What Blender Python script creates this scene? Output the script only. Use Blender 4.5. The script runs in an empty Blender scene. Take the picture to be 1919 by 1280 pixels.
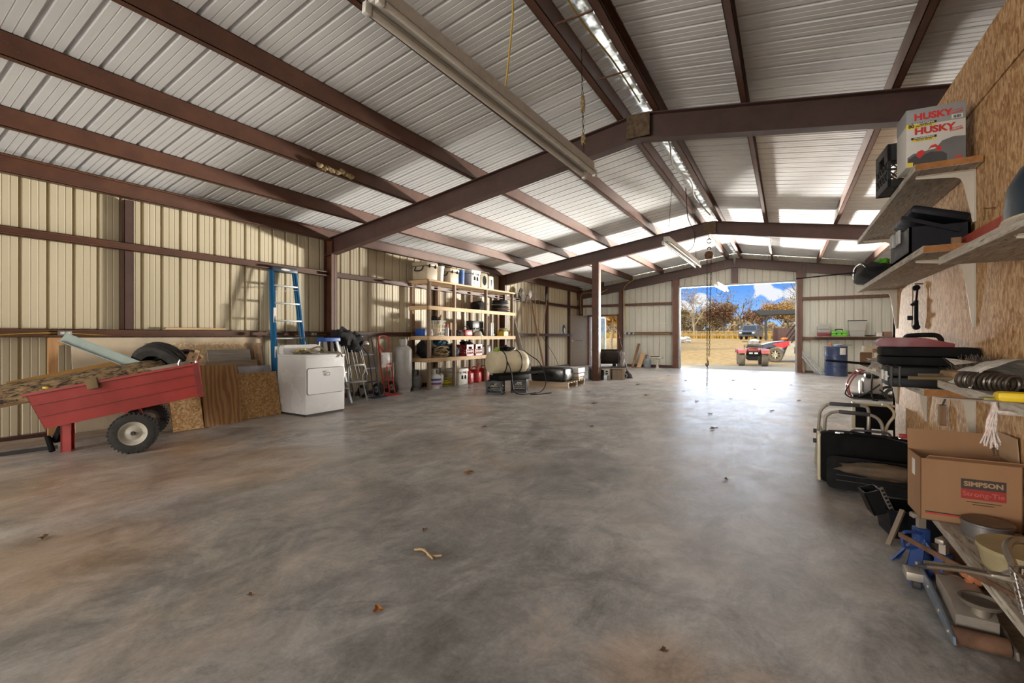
import bpy, bmesh, math, random
from mathutils import Matrix, Vector, Euler, noise
sc = bpy.context.scene
C = sc.collection
random.seed(7)
PI = math.pi
# ---------------------------------------------------------------- camera, sky, sun, exposure
cam = bpy.data.cameras.new('camera'); cam_o = bpy.data.objects.new('camera', cam); C.objects.link(cam_o)
cam.sensor_width = 36.0; cam.lens = 860 / 1919 * 36; cam.shift_y = -10.5 / 1919
cam.clip_start = 0.02; cam.clip_end = 600
YAW = math.atan(513 / 860)
cam_o.location = (0, 0, 1.2); cam_o.rotation_euler = (PI / 2, 0, YAW)
sc.camera = cam_o
sc.view_settings.view_transform = 'Standard'; sc.view_settings.look = 'None'
sc.view_settings.gamma = 1.0; sc.view_settings.exposure = 0.32
sc.cycles.max_bounces = 12; sc.cycles.diffuse_bounces = 8; sc.cycles.glossy_bounces = 4
sc.cycles.transparent_max_bounces = 12; sc.cycles.sample_clamp_indirect = 8.0
sc.cycles.caustics_reflective = False; sc.cycles.caustics_refractive = False

def make_world():
    w = bpy.data.worlds.new('sky'); sc.world = w; w.use_nodes = True
    nt = w.node_tree; nd = nt.nodes; lk = nt.links; nd.clear()
    out = nd.new('ShaderNodeOutputWorld'); bg = nd.new('ShaderNodeBackground')
    tc = nd.new('ShaderNodeTexCoord'); sep = nd.new('ShaderNodeSeparateXYZ')
    lk.new(tc.outputs['Generated'], sep.inputs[0])
    def math_(op, a, b=None, clamp=False):
        n = nd.new('ShaderNodeMath'); n.operation = op; n.use_clamp = clamp
        for i, x in enumerate((a, b)):
            if x is None: continue
            if isinstance(x, (int, float)): n.inputs[i].default_value = x
            else: lk.new(x, n.inputs[i])
        return n.outputs[0]
    ramp = nd.new('ShaderNodeValToRGB'); lk.new(sep.outputs['Z'], ramp.inputs[0])
    e = ramp.color_ramp.elements
    e[0].position = 0.0; e[0].color = (.36, .58, .90, 1)
    e[1].position = 0.10; e[1].color = (.10, .30, .80, 1)
    x = e.new(0.5); x.color = (.10, .26, .70, 1)
    nz = nd.new('ShaderNodeTexNoise'); nz.inputs['Scale'].default_value = 22.0; nz.inputs['Detail'].default_value = 7
    nz.inputs['Roughness'].default_value = .58
    mp = nd.new('ShaderNodeMapping'); mp.inputs['Scale'].default_value = (1, 1, 1.6)
    lk.new(tc.outputs['Generated'], mp.inputs[0]); lk.new(mp.outputs[0], nz.inputs['Vector'])
    # cumulus heaped low in the north, and unseen added fill brightness overhead and southward
    def blob(az, el, r, k):
        d = Vector((math.sin(az) * math.cos(el), math.cos(az) * math.cos(el), math.sin(el)))
        n = nd.new('ShaderNodeVectorMath'); n.operation = 'DISTANCE'
        lk.new(tc.outputs['Generated'], n.inputs[0]); n.inputs[1].default_value = d
        return math_('MULTIPLY', math_('SUBTRACT', 1.0, math_('DIVIDE', n.outputs['Value'], r), True), k)
    R = math.radians
    tot = None
    for az, el, r, k in ((-10.4, 3.6, .018, 1.3), (-8.5, 4.1, .022, 1.35), (-9.5, 2.8, .018, 1.1), (-7.7, 3.2, .014, 1.0), (-2.2, 5.3, .020, 1.3), (-1.3, 4.6, .020, 1.3), (-2.9, 4.3, .012, 1.0), (.6, 4.6, .026, 1.0)):
        b = blob(R(az), R(el), r, k)
        tot = b if tot is None else math_('ADD', tot, b)
    low = math_('MULTIPLY', tot, math_('ADD', math_('MULTIPLY', nz.outputs[0], 2.2), -.25))
    low = math_('SMOOTH_MIN', low, 1.0) if False else math_('MINIMUM', math_('MULTIPLY', math_('SUBTRACT', low, .32), 5.0), 1.0, True)
    hi = math_('MULTIPLY', math_('SUBTRACT', sep.outputs['Z'], .16), 4.0, True)
    south = math_('MULTIPLY', math_('SUBTRACT', math_('MULTIPLY', sep.outputs['Y'], -1.0), .05), 4.0, True)
    up = math_('MULTIPLY', math_('ADD', sep.outputs['Z'], .02), 40.0, True)
    sky_fill = math_('MULTIPLY', math_('MAXIMUM', hi, south), up)
    band = math_('MULTIPLY', math_('MULTIPLY', math_('SUBTRACT', sep.outputs['Z'], .112), 25.0, True), math_('MULTIPLY', math_('SUBTRACT', .42, sep.outputs['Z']), 8.0, True))
    band = math_('MULTIPLY', band, math_('MULTIPLY', math_('SUBTRACT', sep.outputs['Y'], .45), 3.0, True))
    mixc = nd.new('ShaderNodeMix'); mixc.data_type = 'RGBA'
    lk.new(low, mixc.inputs[0]); lk.new(ramp.outputs[0], mixc.inputs[6]); mixc.inputs[7].default_value = (.72, .74, .78, 1)
    mixb = nd.new('ShaderNodeMix'); mixb.data_type = 'RGBA'
    lk.new(sky_fill, mixb.inputs[0]); lk.new(mixc.outputs[2], mixb.inputs[6])
    cl = nd.new('ShaderNodeMix'); cl.data_type = 'RGBA'
    lk.new(south, cl.inputs[0]); cl.inputs[6].default_value = tuple(SKY_UP * k for k in (.93, .97, 1.05)) + (1,)
    cl.inputs[7].default_value = tuple(SKY_SOUTH * k for k in (1.0, .97, .92)) + (1,)
    lk.new(cl.outputs[2], mixb.inputs[7])
    mixn = nd.new('ShaderNodeMix'); mixn.data_type = 'RGBA'   # unseen bright sky band added over the north horizon for floor glare
    lk.new(band, mixn.inputs[0]); lk.new(mixb.outputs[2], mixn.inputs[6]); mixn.inputs[7].default_value = tuple(SKY_NORTH * k for k in (.82, .95, 1.14)) + (1,)
    lk.new(mixn.outputs[2], bg.inputs['Color']); bg.inputs['Strength'].default_value = SKY
    lk.new(bg.outputs[0], out.inputs[0])
SKY, SKY_UP, SKY_SOUTH, SKY_NORTH = 1.0, 1.1, 2.2, 5.0
make_world()
sun = bpy.data.lights.new('sun', 'SUN'); sun_o = bpy.data.objects.new('sun', sun); C.objects.link(sun_o)
sun.energy = 2.4; sun.angle = math.radians(.6); sun.color = (1.0, .86, .66)
sun_o.rotation_euler = Vector((.66, .62, -.55)).to_track_quat('-Z', 'Y').to_euler()
sun_o.location = (-20, -20, 20)
def fill_lamp(name, loc, aim, w, h, energy, col, spread=180):
    d = bpy.data.lights.new(name, 'AREA'); d.shape = 'RECTANGLE'; d.size = w; d.size_y = h; d.energy = energy; d.color = col; d.spread = math.radians(spread)
    o = bpy.data.objects.new(name, d); C.objects.link(o); o.location = loc
    o.rotation_euler = (Vector(aim) - Vector(loc)).to_track_quat('-Z', 'Y').to_euler(); return o
# added fill lamps, out of view beside the vehicle doorway and in the open end
fill_lamp('fill_yard_west', (-5.5, 22.5, .62), (3.6, 5.0, 6.6), 1.7, 1.0, 1400, (1.0, .94, .85), 46)
fill_lamp('fill_yard_east', (1.6, 22.5, .62), (-6.0, 6.0, 6.4), 1.7, 1.0, 800, (1.0, .94, .84), 46)
fill_lamp('fill_open_end', (-1.6, -6.3, 1.5), (-1.6, 4.0, 2.6), 9.0, 2.6, 120, (1.0, .95, .87))
fill_lamp('fill_open_end_west', (-5.6, -6.0, 1.3), (.9, 4.0, 1.7), 3.2, 2.4, 330, (1.0, .93, .82))
# ---------------------------------------------------------------- helpers
def T(x=0, y=0, z=0): return Matrix.Translation((x, y, z))
def Rx(d): return Matrix.Rotation(math.radians(d), 4, 'X')
def Ry(d): return Matrix.Rotation(math.radians(d), 4, 'Y')
def Rz(d): return Matrix.Rotation(math.radians(d), 4, 'Z')
def frame_to(p0, p1):
    d = Vector(p1) - Vector(p0)
    return Matrix.Translation(p0) @ d.to_track_quat('Z', 'Y').to_matrix().to_4x4(), d.length
def arc(c, r, a0, a1, n, plane='xy', off=0):
    o = []
    for i in range(n + 1):
        a = math.radians(a0 + (a1 - a0) * i / n); u, v = r * math.cos(a), r * math.sin(a)
        o.append({'xy': (c[0] + u, c[1] + v, c[2]), 'xz': (c[0] + u, c[1], c[2] + v), 'yz': (c[0], c[1] + u, c[2] + v)}[plane])
    return o
def roundpoly(pts, r, n=4):
    """2-D polygon with rounded corners"""
    out = []; m = len(pts)
    for i in range(m):
        p = Vector(pts[i]); a = Vector(pts[i - 1]); b = Vector(pts[(i + 1) % m])
        da = (a - p); db = (b - p); rr = min(r, da.length * .45, db.length * .45)
        p0 = p + da.normalized() * rr; p1 = p + db.normalized() * rr
        for k in range(n + 1):
            t = k / n
            out.append(tuple(p0 * (1 - t) ** 2 + p * 2 * t * (1 - t) + p1 * t * t))
    return out
def smooth_path(pts, n=6):
    P = [Vector(p) for p in pts]; out = []
    for i in range(len(P) - 1):
        p0 = P[max(i - 1, 0)]; p1 = P[i]; p2 = P[i + 1]; p3 = P[min(i + 2, len(P) - 1)]
        for k in range(n):
            t = k / n
            out.append(.5 * ((2 * p1) + (p2 - p0) * t + (2 * p0 - 5 * p1 + 4 * p2 - p3) * t * t + (3 * p1 - p0 - 3 * p2 + p3) * t ** 3))
    out.append(P[-1]); return [tuple(v) for v in out]
class MB:
    def __init__(s, M=None): s.v = []; s.f = []; s.m = []; s.M = M or Matrix()
    def add(s, vs, fs, M=None, m=0):
        X = s.M @ M if M is not None else s.M; b = len(s.v)
        s.v += [tuple(X @ Vector(v)) for v in vs]; s.f += [tuple(b + i for i in f) for f in fs]; s.m += [m] * len(fs)
        return s
    def bm(s, bm, M=None, m=0):
        bm.verts.index_update(); s.add([v.co[:] for v in bm.verts], [[v.index for v in f.verts] for f in bm.faces], M, m); bm.free(); return s
    def box(s, lo, hi, b=0, M=None, m=0, seg=2):
        x0, y0, z0 = lo; x1, y1, z1 = hi
        if b <= 0:
            return s.add([(x0, y0, z0), (x1, y0, z0), (x1, y1, z0), (x0, y1, z0), (x0, y0, z1), (x1, y0, z1), (x1, y1, z1), (x0, y1, z1)],
                         [(0, 3, 2, 1), (4, 5, 6, 7), (0, 1, 5, 4), (1, 2, 6, 5), (2, 3, 7, 6), (3, 0, 4, 7)], M, m)
        bm = bmesh.new(); bmesh.ops.create_cube(bm, size=1)
        for v in bm.verts: v.co = ((x0 + x1) / 2 + v.co.x * (x1 - x0), (y0 + y1) / 2 + v.co.y * (y1 - y0), (z0 + z1) / 2 + v.co.z * (z1 - z0))
        b = min(b, .45 * min(abs(x1 - x0), abs(y1 - y0), abs(z1 - z0)))
        bmesh.ops.bevel(bm, geom=bm.edges[:], offset=b, segments=seg, profile=.5, affect='EDGES')
        return s.bm(bm, M, m)
    def cbox(s, c, size, b=0, M=None, m=0):
        h = [k / 2 for k in size]
        return s.box([c[i] - h[i] for i in range(3)], [c[i] + h[i] for i in range(3)], b, M, m)
    def beam(s, p0, p1, w, h, m=0, roll=0, b=0):
        X, L = frame_to(p0, p1)
        return s.box((-w / 2, -h / 2, 0), (w / 2, h / 2, L), b, X @ Rz(roll), m)
    def cyl(s, p0, p1, r, r2=None, n=14, m=0, caps=True):
        r2 = r if r2 is None else r2; X, L = frame_to(p0, p1)
        vs = [(rr * math.cos(2 * PI * i / n), rr * math.sin(2 * PI * i / n), z) for rr, z in ((r, 0), (r2, L)) for i in range(n)]
        fs = [(i, (i + 1) % n, n + (i + 1) % n, n + i) for i in range(n)]
        if caps: fs += [tuple(range(n - 1, -1, -1)), tuple(range(n, 2 * n))]
        return s.add(vs, fs, X, m)
    def tube(s, pts, r, n=8, closed=False, m=0, M=None):
        P = [Vector(p) for p in pts]; N = len(P); rs = r if isinstance(r, (list, tuple)) else [r] * N
        vs = []; nrm = None
        for i in range(N):
            if closed: t = P[(i + 1) % N] - P[i - 1]
            else: t = P[min(i + 1, N - 1)] - P[max(i - 1, 0)]
            t.normalize()
            if nrm is None:
                nrm = t.orthogonal().normalized()
            else:
                nrm = nrm - t * nrm.dot(t)
                nrm = nrm.normalized() if nrm.length > 1e-6 else t.orthogonal().normalized()
            bi = t.cross(nrm)
            for k in range(n):
                a = 2 * PI * k / n; vs.append(P[i] + (nrm * math.cos(a) + bi * math.sin(a)) * rs[i])
        fs = [(i * n + k, i * n + (k + 1) % n, ((i + 1) % N) * n + (k + 1) % n, ((i + 1) % N) * n + k) for i in range(N if closed else N - 1) for k in range(n)]
        if not closed: fs += [tuple(range(n - 1, -1, -1)), tuple(range((N - 1) * n, N * n))]
        return s.add(vs, fs, M, m)
    def lathe(s, prof, M=None, n=24, m=0, caps=True):
        vs = [(r * math.cos(2 * PI * i / n), r * math.sin(2 * PI * i / n), z) for r, z in prof for i in range(n)]
        K = len(prof)
        fs = [(j * n + i, j * n + (i + 1) % n, (j + 1) * n + (i + 1) % n, (j + 1) * n + i) for j in range(K - 1) for i in range(n)]
        if caps: fs += [tuple(range(n - 1, -1, -1)), tuple(range((K - 1) * n, K * n))]
        return s.add(vs, fs, M, m)
    def prism(s, poly, lo, hi, axis='y', M=None, m=0):
        n = len(poly)
        def P(a, b, h): return {'x': (h, a, b), 'y': (a, h, b), 'z': (a, b, h)}[axis]
        vs = [P(a, b, lo) for a, b in poly] + [P(a, b, hi) for a, b in poly]
        fs = [tuple(range(n)), tuple(range(2 * n - 1, n - 1, -1))] + [(i, n + i, n + (i + 1) % n, (i + 1) % n) for i in range(n)]
        return s.add(vs, fs, M, m)
    def sph(s, c, r, M=None, m=0, n=12, k=8):
        r = r if isinstance(r, (tuple, list)) else (r, r, r); vs = []; fs = []
        for j in range(1, k):
            a = PI * j / k
            for i in range(n):
                t = 2 * PI * i / n; vs.append((c[0] + r[0] * math.sin(a) * math.cos(t), c[1] + r[1] * math.sin(a) * math.sin(t), c[2] + r[2] * math.cos(a)))
        for j in range(k - 2):
            for i in range(n): fs.append((j * n + i, (j + 1) * n + i, (j + 1) * n + (i + 1) % n, j * n + (i + 1) % n))
        vs += [(c[0], c[1], c[2] + r[2]), (c[0], c[1], c[2] - r[2])]; A = len(vs) - 2
        for i in range(n):
            fs.append((A, i, (i + 1) % n)); fs.append((A + 1, (k - 2) * n + (i + 1) % n, (k - 2) * n + i))
        return s.add(vs, fs, M, m)
    def lump(s, c, r, amp=.25, freq=2.0, seed=0, M=None, m=0, n=22, k=14, flat=None):
        """an irregular soft heap"""
        b = len(s.v); s.sph((0, 0, 0), 1.0, Matrix(), m, n, k)
        X = (s.M @ M if M is not None else s.M); inv = s.M.inverted(); o = Vector((seed * 3.1, seed * 1.7, seed))
        for i in range(b, len(s.v)):
            u = inv @ Vector(s.v[i]); d = 1 + amp * noise.noise(u * freq + o) + amp * .5 * noise.noise(u * freq * 2.7 + o)
            p = Vector((c[0] + u.x * d * r[0], c[1] + u.y * d * r[1], c[2] + u.z * d * r[2]))
            if flat is not None: p.z = max(p.z, flat)
            s.v[i] = tuple(X @ p)
        return s
    def build(s, name, mat, parent=None, smooth=32, loc=None, label=None, rot=None):
        me = bpy.data.meshes.new(name); me.from_pydata(s.v, [], s.f)
        mats = mat if isinstance(mat, (list, tuple)) else [mat]
        for x in mats: me.materials.append(x)
        if len(mats) > 1: me.polygons.foreach_set('material_index', s.m)
        bm = bmesh.new(); bm.from_mesh(me); bmesh.ops.recalc_face_normals(bm, faces=bm.faces[:]); bm.to_mesh(me); bm.free()
        if smooth:
            me.polygons.foreach_set('use_smooth', [True] * len(me.polygons)); me.set_sharp_from_angle(angle=math.radians(smooth))
        me.update()
        o = bpy.data.objects.new(name, me); C.objects.link(o)
        if parent is not None: o.parent = parent
        if loc is not None: o.location = loc
        if rot is not None: o.rotation_euler = rot
        if label: o['label'] = label
        return o
def tag(o, label, cat, group=None, kind=None):
    o['label'] = label; o['category'] = cat
    if group: o['group'] = group
    if kind: o['kind'] = kind
    return o
def thing(name, label, cat, loc=(0, 0, 0), rz=0, group=None, rot=None):
    o = bpy.data.objects.new(name, None); C.objects.link(o); o.empty_display_size = .1
    o.location = loc; o.rotation_euler = rot if rot is not None else (0, 0, math.radians(rz))
    return tag(o, label, cat, group)
def struct(o, label, cat, group=None): return tag(o, label, cat, group, 'structure')
def dup(root, label, loc=None, rz=None, rot=None):
    r = root.copy(); C.objects.link(r); r['label'] = label
    if loc is not None: r.location = loc
    if rz is not None: r.rotation_euler = (0, 0, math.radians(rz))
    if rot is not None: r.rotation_euler = rot
    for ch in list(root.children):
        c = ch.copy(); C.objects.link(c); c.parent = r
        for g in list(ch.children):
            d = g.copy(); C.objects.link(d); d.parent = c
    return r
def text_mesh(s, size, name, mat, parent, M, align='CENTER', extrude=.0006, bold=0.0, sx=1.0, shear=0.0, label=None):
    cu = bpy.data.curves.new(name, 'FONT'); cu.body = s; cu.size = size; cu.align_x = align; cu.align_y = 'CENTER'; cu.extrude = extrude; cu.offset = bold; cu.shear = shear
    cu.resolution_u = 3
    o = bpy.data.objects.new(name, cu); C.objects.link(o)
    dg = bpy.context.evaluated_depsgraph_get(); dg.update()
    me = bpy.data.meshes.new_from_object(o.evaluated_get(dg)); bpy.data.objects.remove(o)
    me.transform(M @ Matrix.Diagonal((sx, 1, 1, 1))); me.materials.clear(); me.materials.append(mat)
    o = bpy.data.objects.new(name, me); C.objects.link(o)
    if parent is not None: o.parent = parent
    if label: o['label'] = label
    return o
# ---------------------------------------------------------------- materials
class NT:
    def __init__(s, name):
        s.mat = bpy.data.materials.new(name); s.mat.use_nodes = True; s.nt = s.mat.node_tree; s.nt.nodes.clear()
        s.out = s.n('ShaderNodeOutputMaterial'); s.b = s.n('ShaderNodeBsdfPrincipled'); s.l(s.b.outputs[0], s.out.inputs[0])
        s.tc = s.n('ShaderNodeTexCoord')
    def n(s, t): return s.nt.nodes.new(t)
    def l(s, a, b): s.nt.links.new(a, b)
    def map(s, scale=(1, 1, 1), rot=(0, 0, 0), co='Object', loc=(0, 0, 0)):
        m = s.n('ShaderNodeMapping'); m.inputs['Scale'].default_value = scale; m.inputs['Rotation'].default_value = rot; m.inputs['Location'].default_value = loc
        s.l(s.tc.outputs[co], m.inputs[0]); return m.outputs[0]
    def noise(s, vec, scale, detail=4, rough=.55, dist=0):
        x = s.n('ShaderNodeTexNoise'); x.inputs['Scale'].default_value = scale; x.inputs['Detail'].default_value = detail
        x.inputs['Roughness'].default_value = rough; x.inputs['Distortion'].default_value = dist
        if vec is not None: s.l(vec, x.inputs['Vector'])
        return x.outputs[0]
    def ramp(s, f, stops):
        r = s.n('ShaderNodeValToRGB'); s.l(f, r.inputs[0]); e = r.color_ramp.elements
        while len(e) < len(stops): e.new(.5)
        for i, (p, c) in enumerate(stops):
            e[i].position = p; e[i].color = (tuple(c) + (1,))[:4] if not isinstance(c, (int, float)) else (c, c, c, 1)
        return r.outputs[0]
    def mix(s, f, a, b, blend='MIX'):
        m = s.n('ShaderNodeMix'); m.data_type = 'RGBA'; m.blend_type = blend
        for i, x in ((0, f), (6, a), (7, b)):
            if isinstance(x, (int, float)): m.inputs[i].default_value = x if i == 0 else (x, x, x, 1)
            elif isinstance(x, (tuple, list)): m.inputs[i].default_value = (tuple(x) + (1,))[:4]
            else: s.l(x, m.inputs[i])
        return m.outputs[2]
    def math(s, op, a, b=0.0, clamp=False):
        m = s.n('ShaderNodeMath'); m.operation = op; m.use_clamp = clamp
        for i, x in enumerate((a, b)):
            if isinstance(x, (int, float)): m.inputs[i].default_value = x
            else: s.l(x, m.inputs[i])
        return m.outputs[0]
    def set(s, key, x):
        i = s.b.inputs[key]
        if isinstance(x, (int, float)): i.default_value = x
        elif isinstance(x, (tuple, list)): i.default_value = (tuple(x) + (1,))[:4]
        else: s.l(x, i)
    def bump(s, h, strength=.3, dist=.01):
        b = s.n('ShaderNodeBump'); b.inputs['Strength'].default_value = strength; b.inputs['Distance'].default_value = dist
        s.l(h, b.inputs['Height']); s.l(b.outputs[0], s.b.inputs['Normal'])
def mat(name, col, rough=.55, metal=0.0, var=.18, scale=6.0, stretch=(1, 1, 1), bump=0.0, col2=None, spec=.5, dirt=0.0, dirtcol=(.10, .075, .05)):
    t = NT(name); v = t.map(stretch); nz = t.noise(v, scale, 5)
    a = tuple(c * (1 - var) for c in col); b = tuple(min(1, c * (1 + var)) for c in col) if col2 is None else col2
    c = t.ramp(nz, [(.3, a), (.7, b)])
    if dirt > 0:
        d = t.ramp(t.noise(t.map(), scale * .45, 6, .65), [(.5, 0.0), (.72, dirt)]); c = t.mix(d, c, dirtcol)
    t.set('Base Color', c); t.set('Metallic', metal); t.set('Specular IOR Level', spec)
    t.set('Roughness', t.ramp(t.noise(t.map(), scale * 2.3, 3), [(.3, max(.02, rough - .08)), (.7, min(1, rough + .08))]))
    if bump: t.bump(nz, bump, .004)
    return t.mat
def wood(name, c0, c1, axis='z', scale=1.0, rough=.7, knots=True):
    t = NT(name); st = {'x': (.09, 1, 1), 'y': (1, .09, 1), 'z': (1, 1, .09)}[axis]
    v = t.map(tuple(k * scale for k in st)); nz = t.noise(v, 34, 6, .6, .4); big = t.noise(t.map(tuple(k * scale for k in st)), 6, 3)
    f = t.mix(.4, nz, big); c = t.ramp(f, [(.32, c0), (.62, c1)])
    if knots:
        vo = t.n('ShaderNodeTexVoronoi'); vo.inputs['Scale'].default_value = 5.5; t.l(t.map(tuple((.4 if k < .5 else 1) * scale for k in st)), vo.inputs['Vector'])
        c = t.mix(t.ramp(vo.outputs['Distance'], [(.03, .85), (.09, 0.0)]), c, tuple(k * .35 for k in c0))
    t.set('Base Color', c); t.set('Roughness', rough); t.bump(nz, .25, .003); return t.mat
def osb(name, c0, c1, c2, ang=(0, 0, 0), scale=1.0, st=(1, 1, .32)):
    t = NT(name); v = t.map(tuple(k * scale for k in st), ang)
    w = t.n('ShaderNodeVectorMath'); w.operation = 'ADD'; t.l(v, w.inputs[0])
    nn = t.n('ShaderNodeTexNoise'); nn.inputs['Scale'].default_value = 9; t.l(v, nn.inputs['Vector'])
    sc_ = t.n('ShaderNodeVectorMath'); sc_.operation = 'SCALE'; t.l(nn.outputs['Color'], sc_.inputs[0]); sc_.inputs['Scale'].default_value = .05; t.l(sc_.outputs[0], w.inputs[1])
    vo = t.n('ShaderNodeTexVoronoi'); vo.inputs['Scale'].default_value = 38; t.l(w.outputs[0], vo.inputs['Vector'])
    vo2 = t.n('ShaderNodeTexVoronoi'); vo2.inputs['Scale'].default_value = 75; t.l(w.outputs[0], vo2.inputs['Vector'])
    sp = t.n('ShaderNodeSeparateColor'); t.l(vo.outputs['Color'], sp.inputs[0]); sp2 = t.n('ShaderNodeSeparateColor'); t.l(vo2.outputs['Color'], sp2.inputs[0])
    fine = t.noise(t.map(tuple(k * scale for k in (1, 1, .06))), 120, 4)
    f = t.mix(.2, t.mix(.45, sp.outputs[0], sp2.outputs[0]), fine)
    c = t.ramp(f, [(.2, c0), (.48, c1), (.78, c2)])
    big = t.noise(t.map(), 1.3, 4); c = t.mix(t.ramp(big, [(.35, .0), (.75, .3)]), c, tuple(k * .55 for k in c1))
    t.set('Base Color', c); t.set('Roughness', .62); t.bump(f, .35, .004); return t.mat
# ================================================================ the building
def steel_mat(name, c0, c1):
    t = NT(name); n1 = t.noise(t.map(), 5, 6, .65); n2 = t.noise(t.map(), 60, 3)
    c = t.ramp(n1, [(.3, c0), (.7, c1)]); c = t.mix(t.ramp(n2, [(.62, 0.0), (.72, .35)]), c, (.20, .085, .04))
    t.set('Base Color', c); t.set('Roughness', .48); t.bump(n2, .12, .002); return t.mat
STEEL = steel_mat('red oxide steel', (.075, .029, .017), (.125, .049, .025))
STEEL_D = steel_mat('dark oxide steel', (.058, .030, .026), (.085, .042, .034))
def panel_mat(name, c0, c1, rough, metal=0.0, spec=.5):
    t = NT(name); n1 = t.noise(t.map((1, 1, .35)), 2.2, 5); n2 = t.noise(t.map(), 40, 3)
    c = t.mix(.15, t.ramp(n1, [(.3, c0), (.7, c1)]), t.ramp(n2, [(.3, c0), (.7, c1)]))
    t.set('Base Color', c); t.set('Roughness', rough); t.set('Metallic', metal); t.set('Specular IOR Level', spec); return t.mat
WALLP = panel_mat('cream wall sheet', (.52, .455, .315), (.58, .51, .365), .5)
WALLF = panel_mat('grey cream wall sheet', (.52, .52, .46), (.58, .58, .51), .5)
ROOFP = panel_mat('white primed roof sheet', (.70, .715, .735), (.78, .79, .80), .5, .0, .25)
def concrete():
    t = NT('trowelled concrete'); v = t.map()
    n1 = t.noise(v, .42, 7, .66, .9); n2 = t.noise(v, 2.1, 8, .72, .6); n3 = t.noise(v, 46, 5, .75); n4 = t.noise(t.map((1, .35, 1), (0, 0, .5)), 5, 6, .7, 1.5)
    c = t.ramp(n1, [(.42, (.20, .197, .190)), (.49, (.37, .368, .36)), (.56, (.54, .54, .54))])
    c = t.mix(.5, c, t.ramp(n2, [(.40, (.17, .167, .160)), (.5, (.38, .378, .37)), (.60, (.60, .60, .60))]))
    c = t.mix(.22, c, t.ramp(n4, [(.38, (.16, .156, .15)), (.62, (.58, .576, .57))])); c = t.mix(.10, c, t.ramp(n3, [(.36, (.12, .12, .115)), (.64, (.62, .61, .60))]))
    rust = t.ramp(t.noise(t.map(loc=(3.1, 1.4, 0)), .55, 7, .66, .5), [(.53, 0.0), (.64, .6)]); c = t.mix(rust, c, (.33, .215, .125))
    dk = t.ramp(t.noise(t.map((1, .7, 1), loc=(7, 2, 0)), .8, 10, .78, .7), [(.50, 0.0), (.66, .5)]); c = t.mix(dk, c, (.12, .115, .11))
    sp = t.ramp(t.noise(t.map(loc=(1, 9, 0)), 26, 4, .6), [(.70, 0.0), (.75, .6)]); c = t.mix(sp, c, (.07, .06, .05))
    pale = t.ramp(t.noise(t.map((1, .5, 1), loc=(4, 4, 0)), 1.6, 8, .7, 1.0), [(.54, 0.0), (.66, .4)]); c = t.mix(pale, c, (.52, .51, .49))
    vo = t.n('ShaderNodeTexVoronoi'); vo.feature = 'DISTANCE_TO_EDGE'; vo.inputs['Scale'].default_value = .23
    dn = t.n('ShaderNodeTexNoise'); dn.inputs['Scale'].default_value = 1.6; dn.inputs['Detail'].default_value = 6; t.l(v, dn.inputs['Vector'])
    ad = t.n('ShaderNodeVectorMath'); ad.operation = 'MULTIPLY_ADD'; t.l(dn.outputs['Color'], ad.inputs[0]); ad.inputs[1].default_value = (.8, .8, 0); t.l(v, ad.inputs[2])
    t.l(ad.outputs[0], vo.inputs['Vector']); cr = t.ramp(vo.outputs['Distance'], [(.0, .35), (.0008, 0.0)]); c = t.mix(cr, c, (.15, .14, .13))
    def blot(pts, col, k, edge):
        nonlocal c
        m = None
        for x, y, r in pts:
            dd = t.n('ShaderNodeVectorMath'); dd.operation = 'DISTANCE'; t.l(v, dd.inputs[0]); dd.inputs[1].default_value = (x, y, 0)
            q = t.math('SUBTRACT', 1.0, t.math('DIVIDE', dd.outputs['Value'], r), True); m = q if m is None else t.math('MAXIMUM', m, q)
        m = t.math('MULTIPLY', t.math('ADD', m, t.math('MULTIPLY', t.math('SUBTRACT', t.mix(.4, n1, n2), .5), edge)), 1.6, True)
        c = t.mix(t.math('MULTIPLY', m, k, True), c, col)
    blot([(-1.9, 2.3, 1.9), (-2.9, 1.4, 1.3), (-1.2, 1.5, .9), (-1.5, 3.6, 1.1), (-3.3, 3.8, .9)], (.12, .118, .114), .5, 3.2)
    blot([(-4.9, 1.5, 1.2), (-4.3, 2.4, .9), (-5.4, 2.4, .7), (-.38, 1.72, .30), (-.05, 1.75, .22), (-3.4, .8, .7)], (.40, .25, .13), .6, 2.8)
    blot([(-.10, 4.1, .42), (-.45, 3.6, .25), (.15, 3.7, .28), (-.9, 3.0, .25)], (.17, .125, .085), .7, 3.6)
    blot([(-.5, 3.0, 1.2), (-.9, 5.0, 1.2), (-.2, 2.3, .8)], (.56, .56, .56), .45, 3.0)  # doorway glare painted into the floor colour as pale patches
    n5 = t.noise(t.map((1, .6, 1), (0, 0, -.6), loc=(5, 5, 0)), 3.4, 10, .78, .7)
    c = t.mix(1.0, c, t.ramp(t.mix(.12, t.mix(.6, n2, n5), n3), [(.39, .68), (.5, 1.12), (.60, 1.56)]), 'MULTIPLY')
    t.set('Base Color', c)
    t.set('Roughness', t.ramp(t.mix(.5, n2, n4), [(.3, .26), (.7, .48)])); t.set('Specular IOR Level', .6)
    t.bump(t.mix(.5, n2, n3), .05, .01); return t.mat
CONC = concrete()
XL, XR, XC, YB, YF = -7.44, 4.36, -1.54, -6.56, 17.84
SL = .155
def z_raft(x): return 2.99 + SL * ((x - XL) if x <= XC else (XR - x) + (XC * 2 - XL - XR))
def z_roof(x): return z_raft(x) + .2
PITCH = .229
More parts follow.
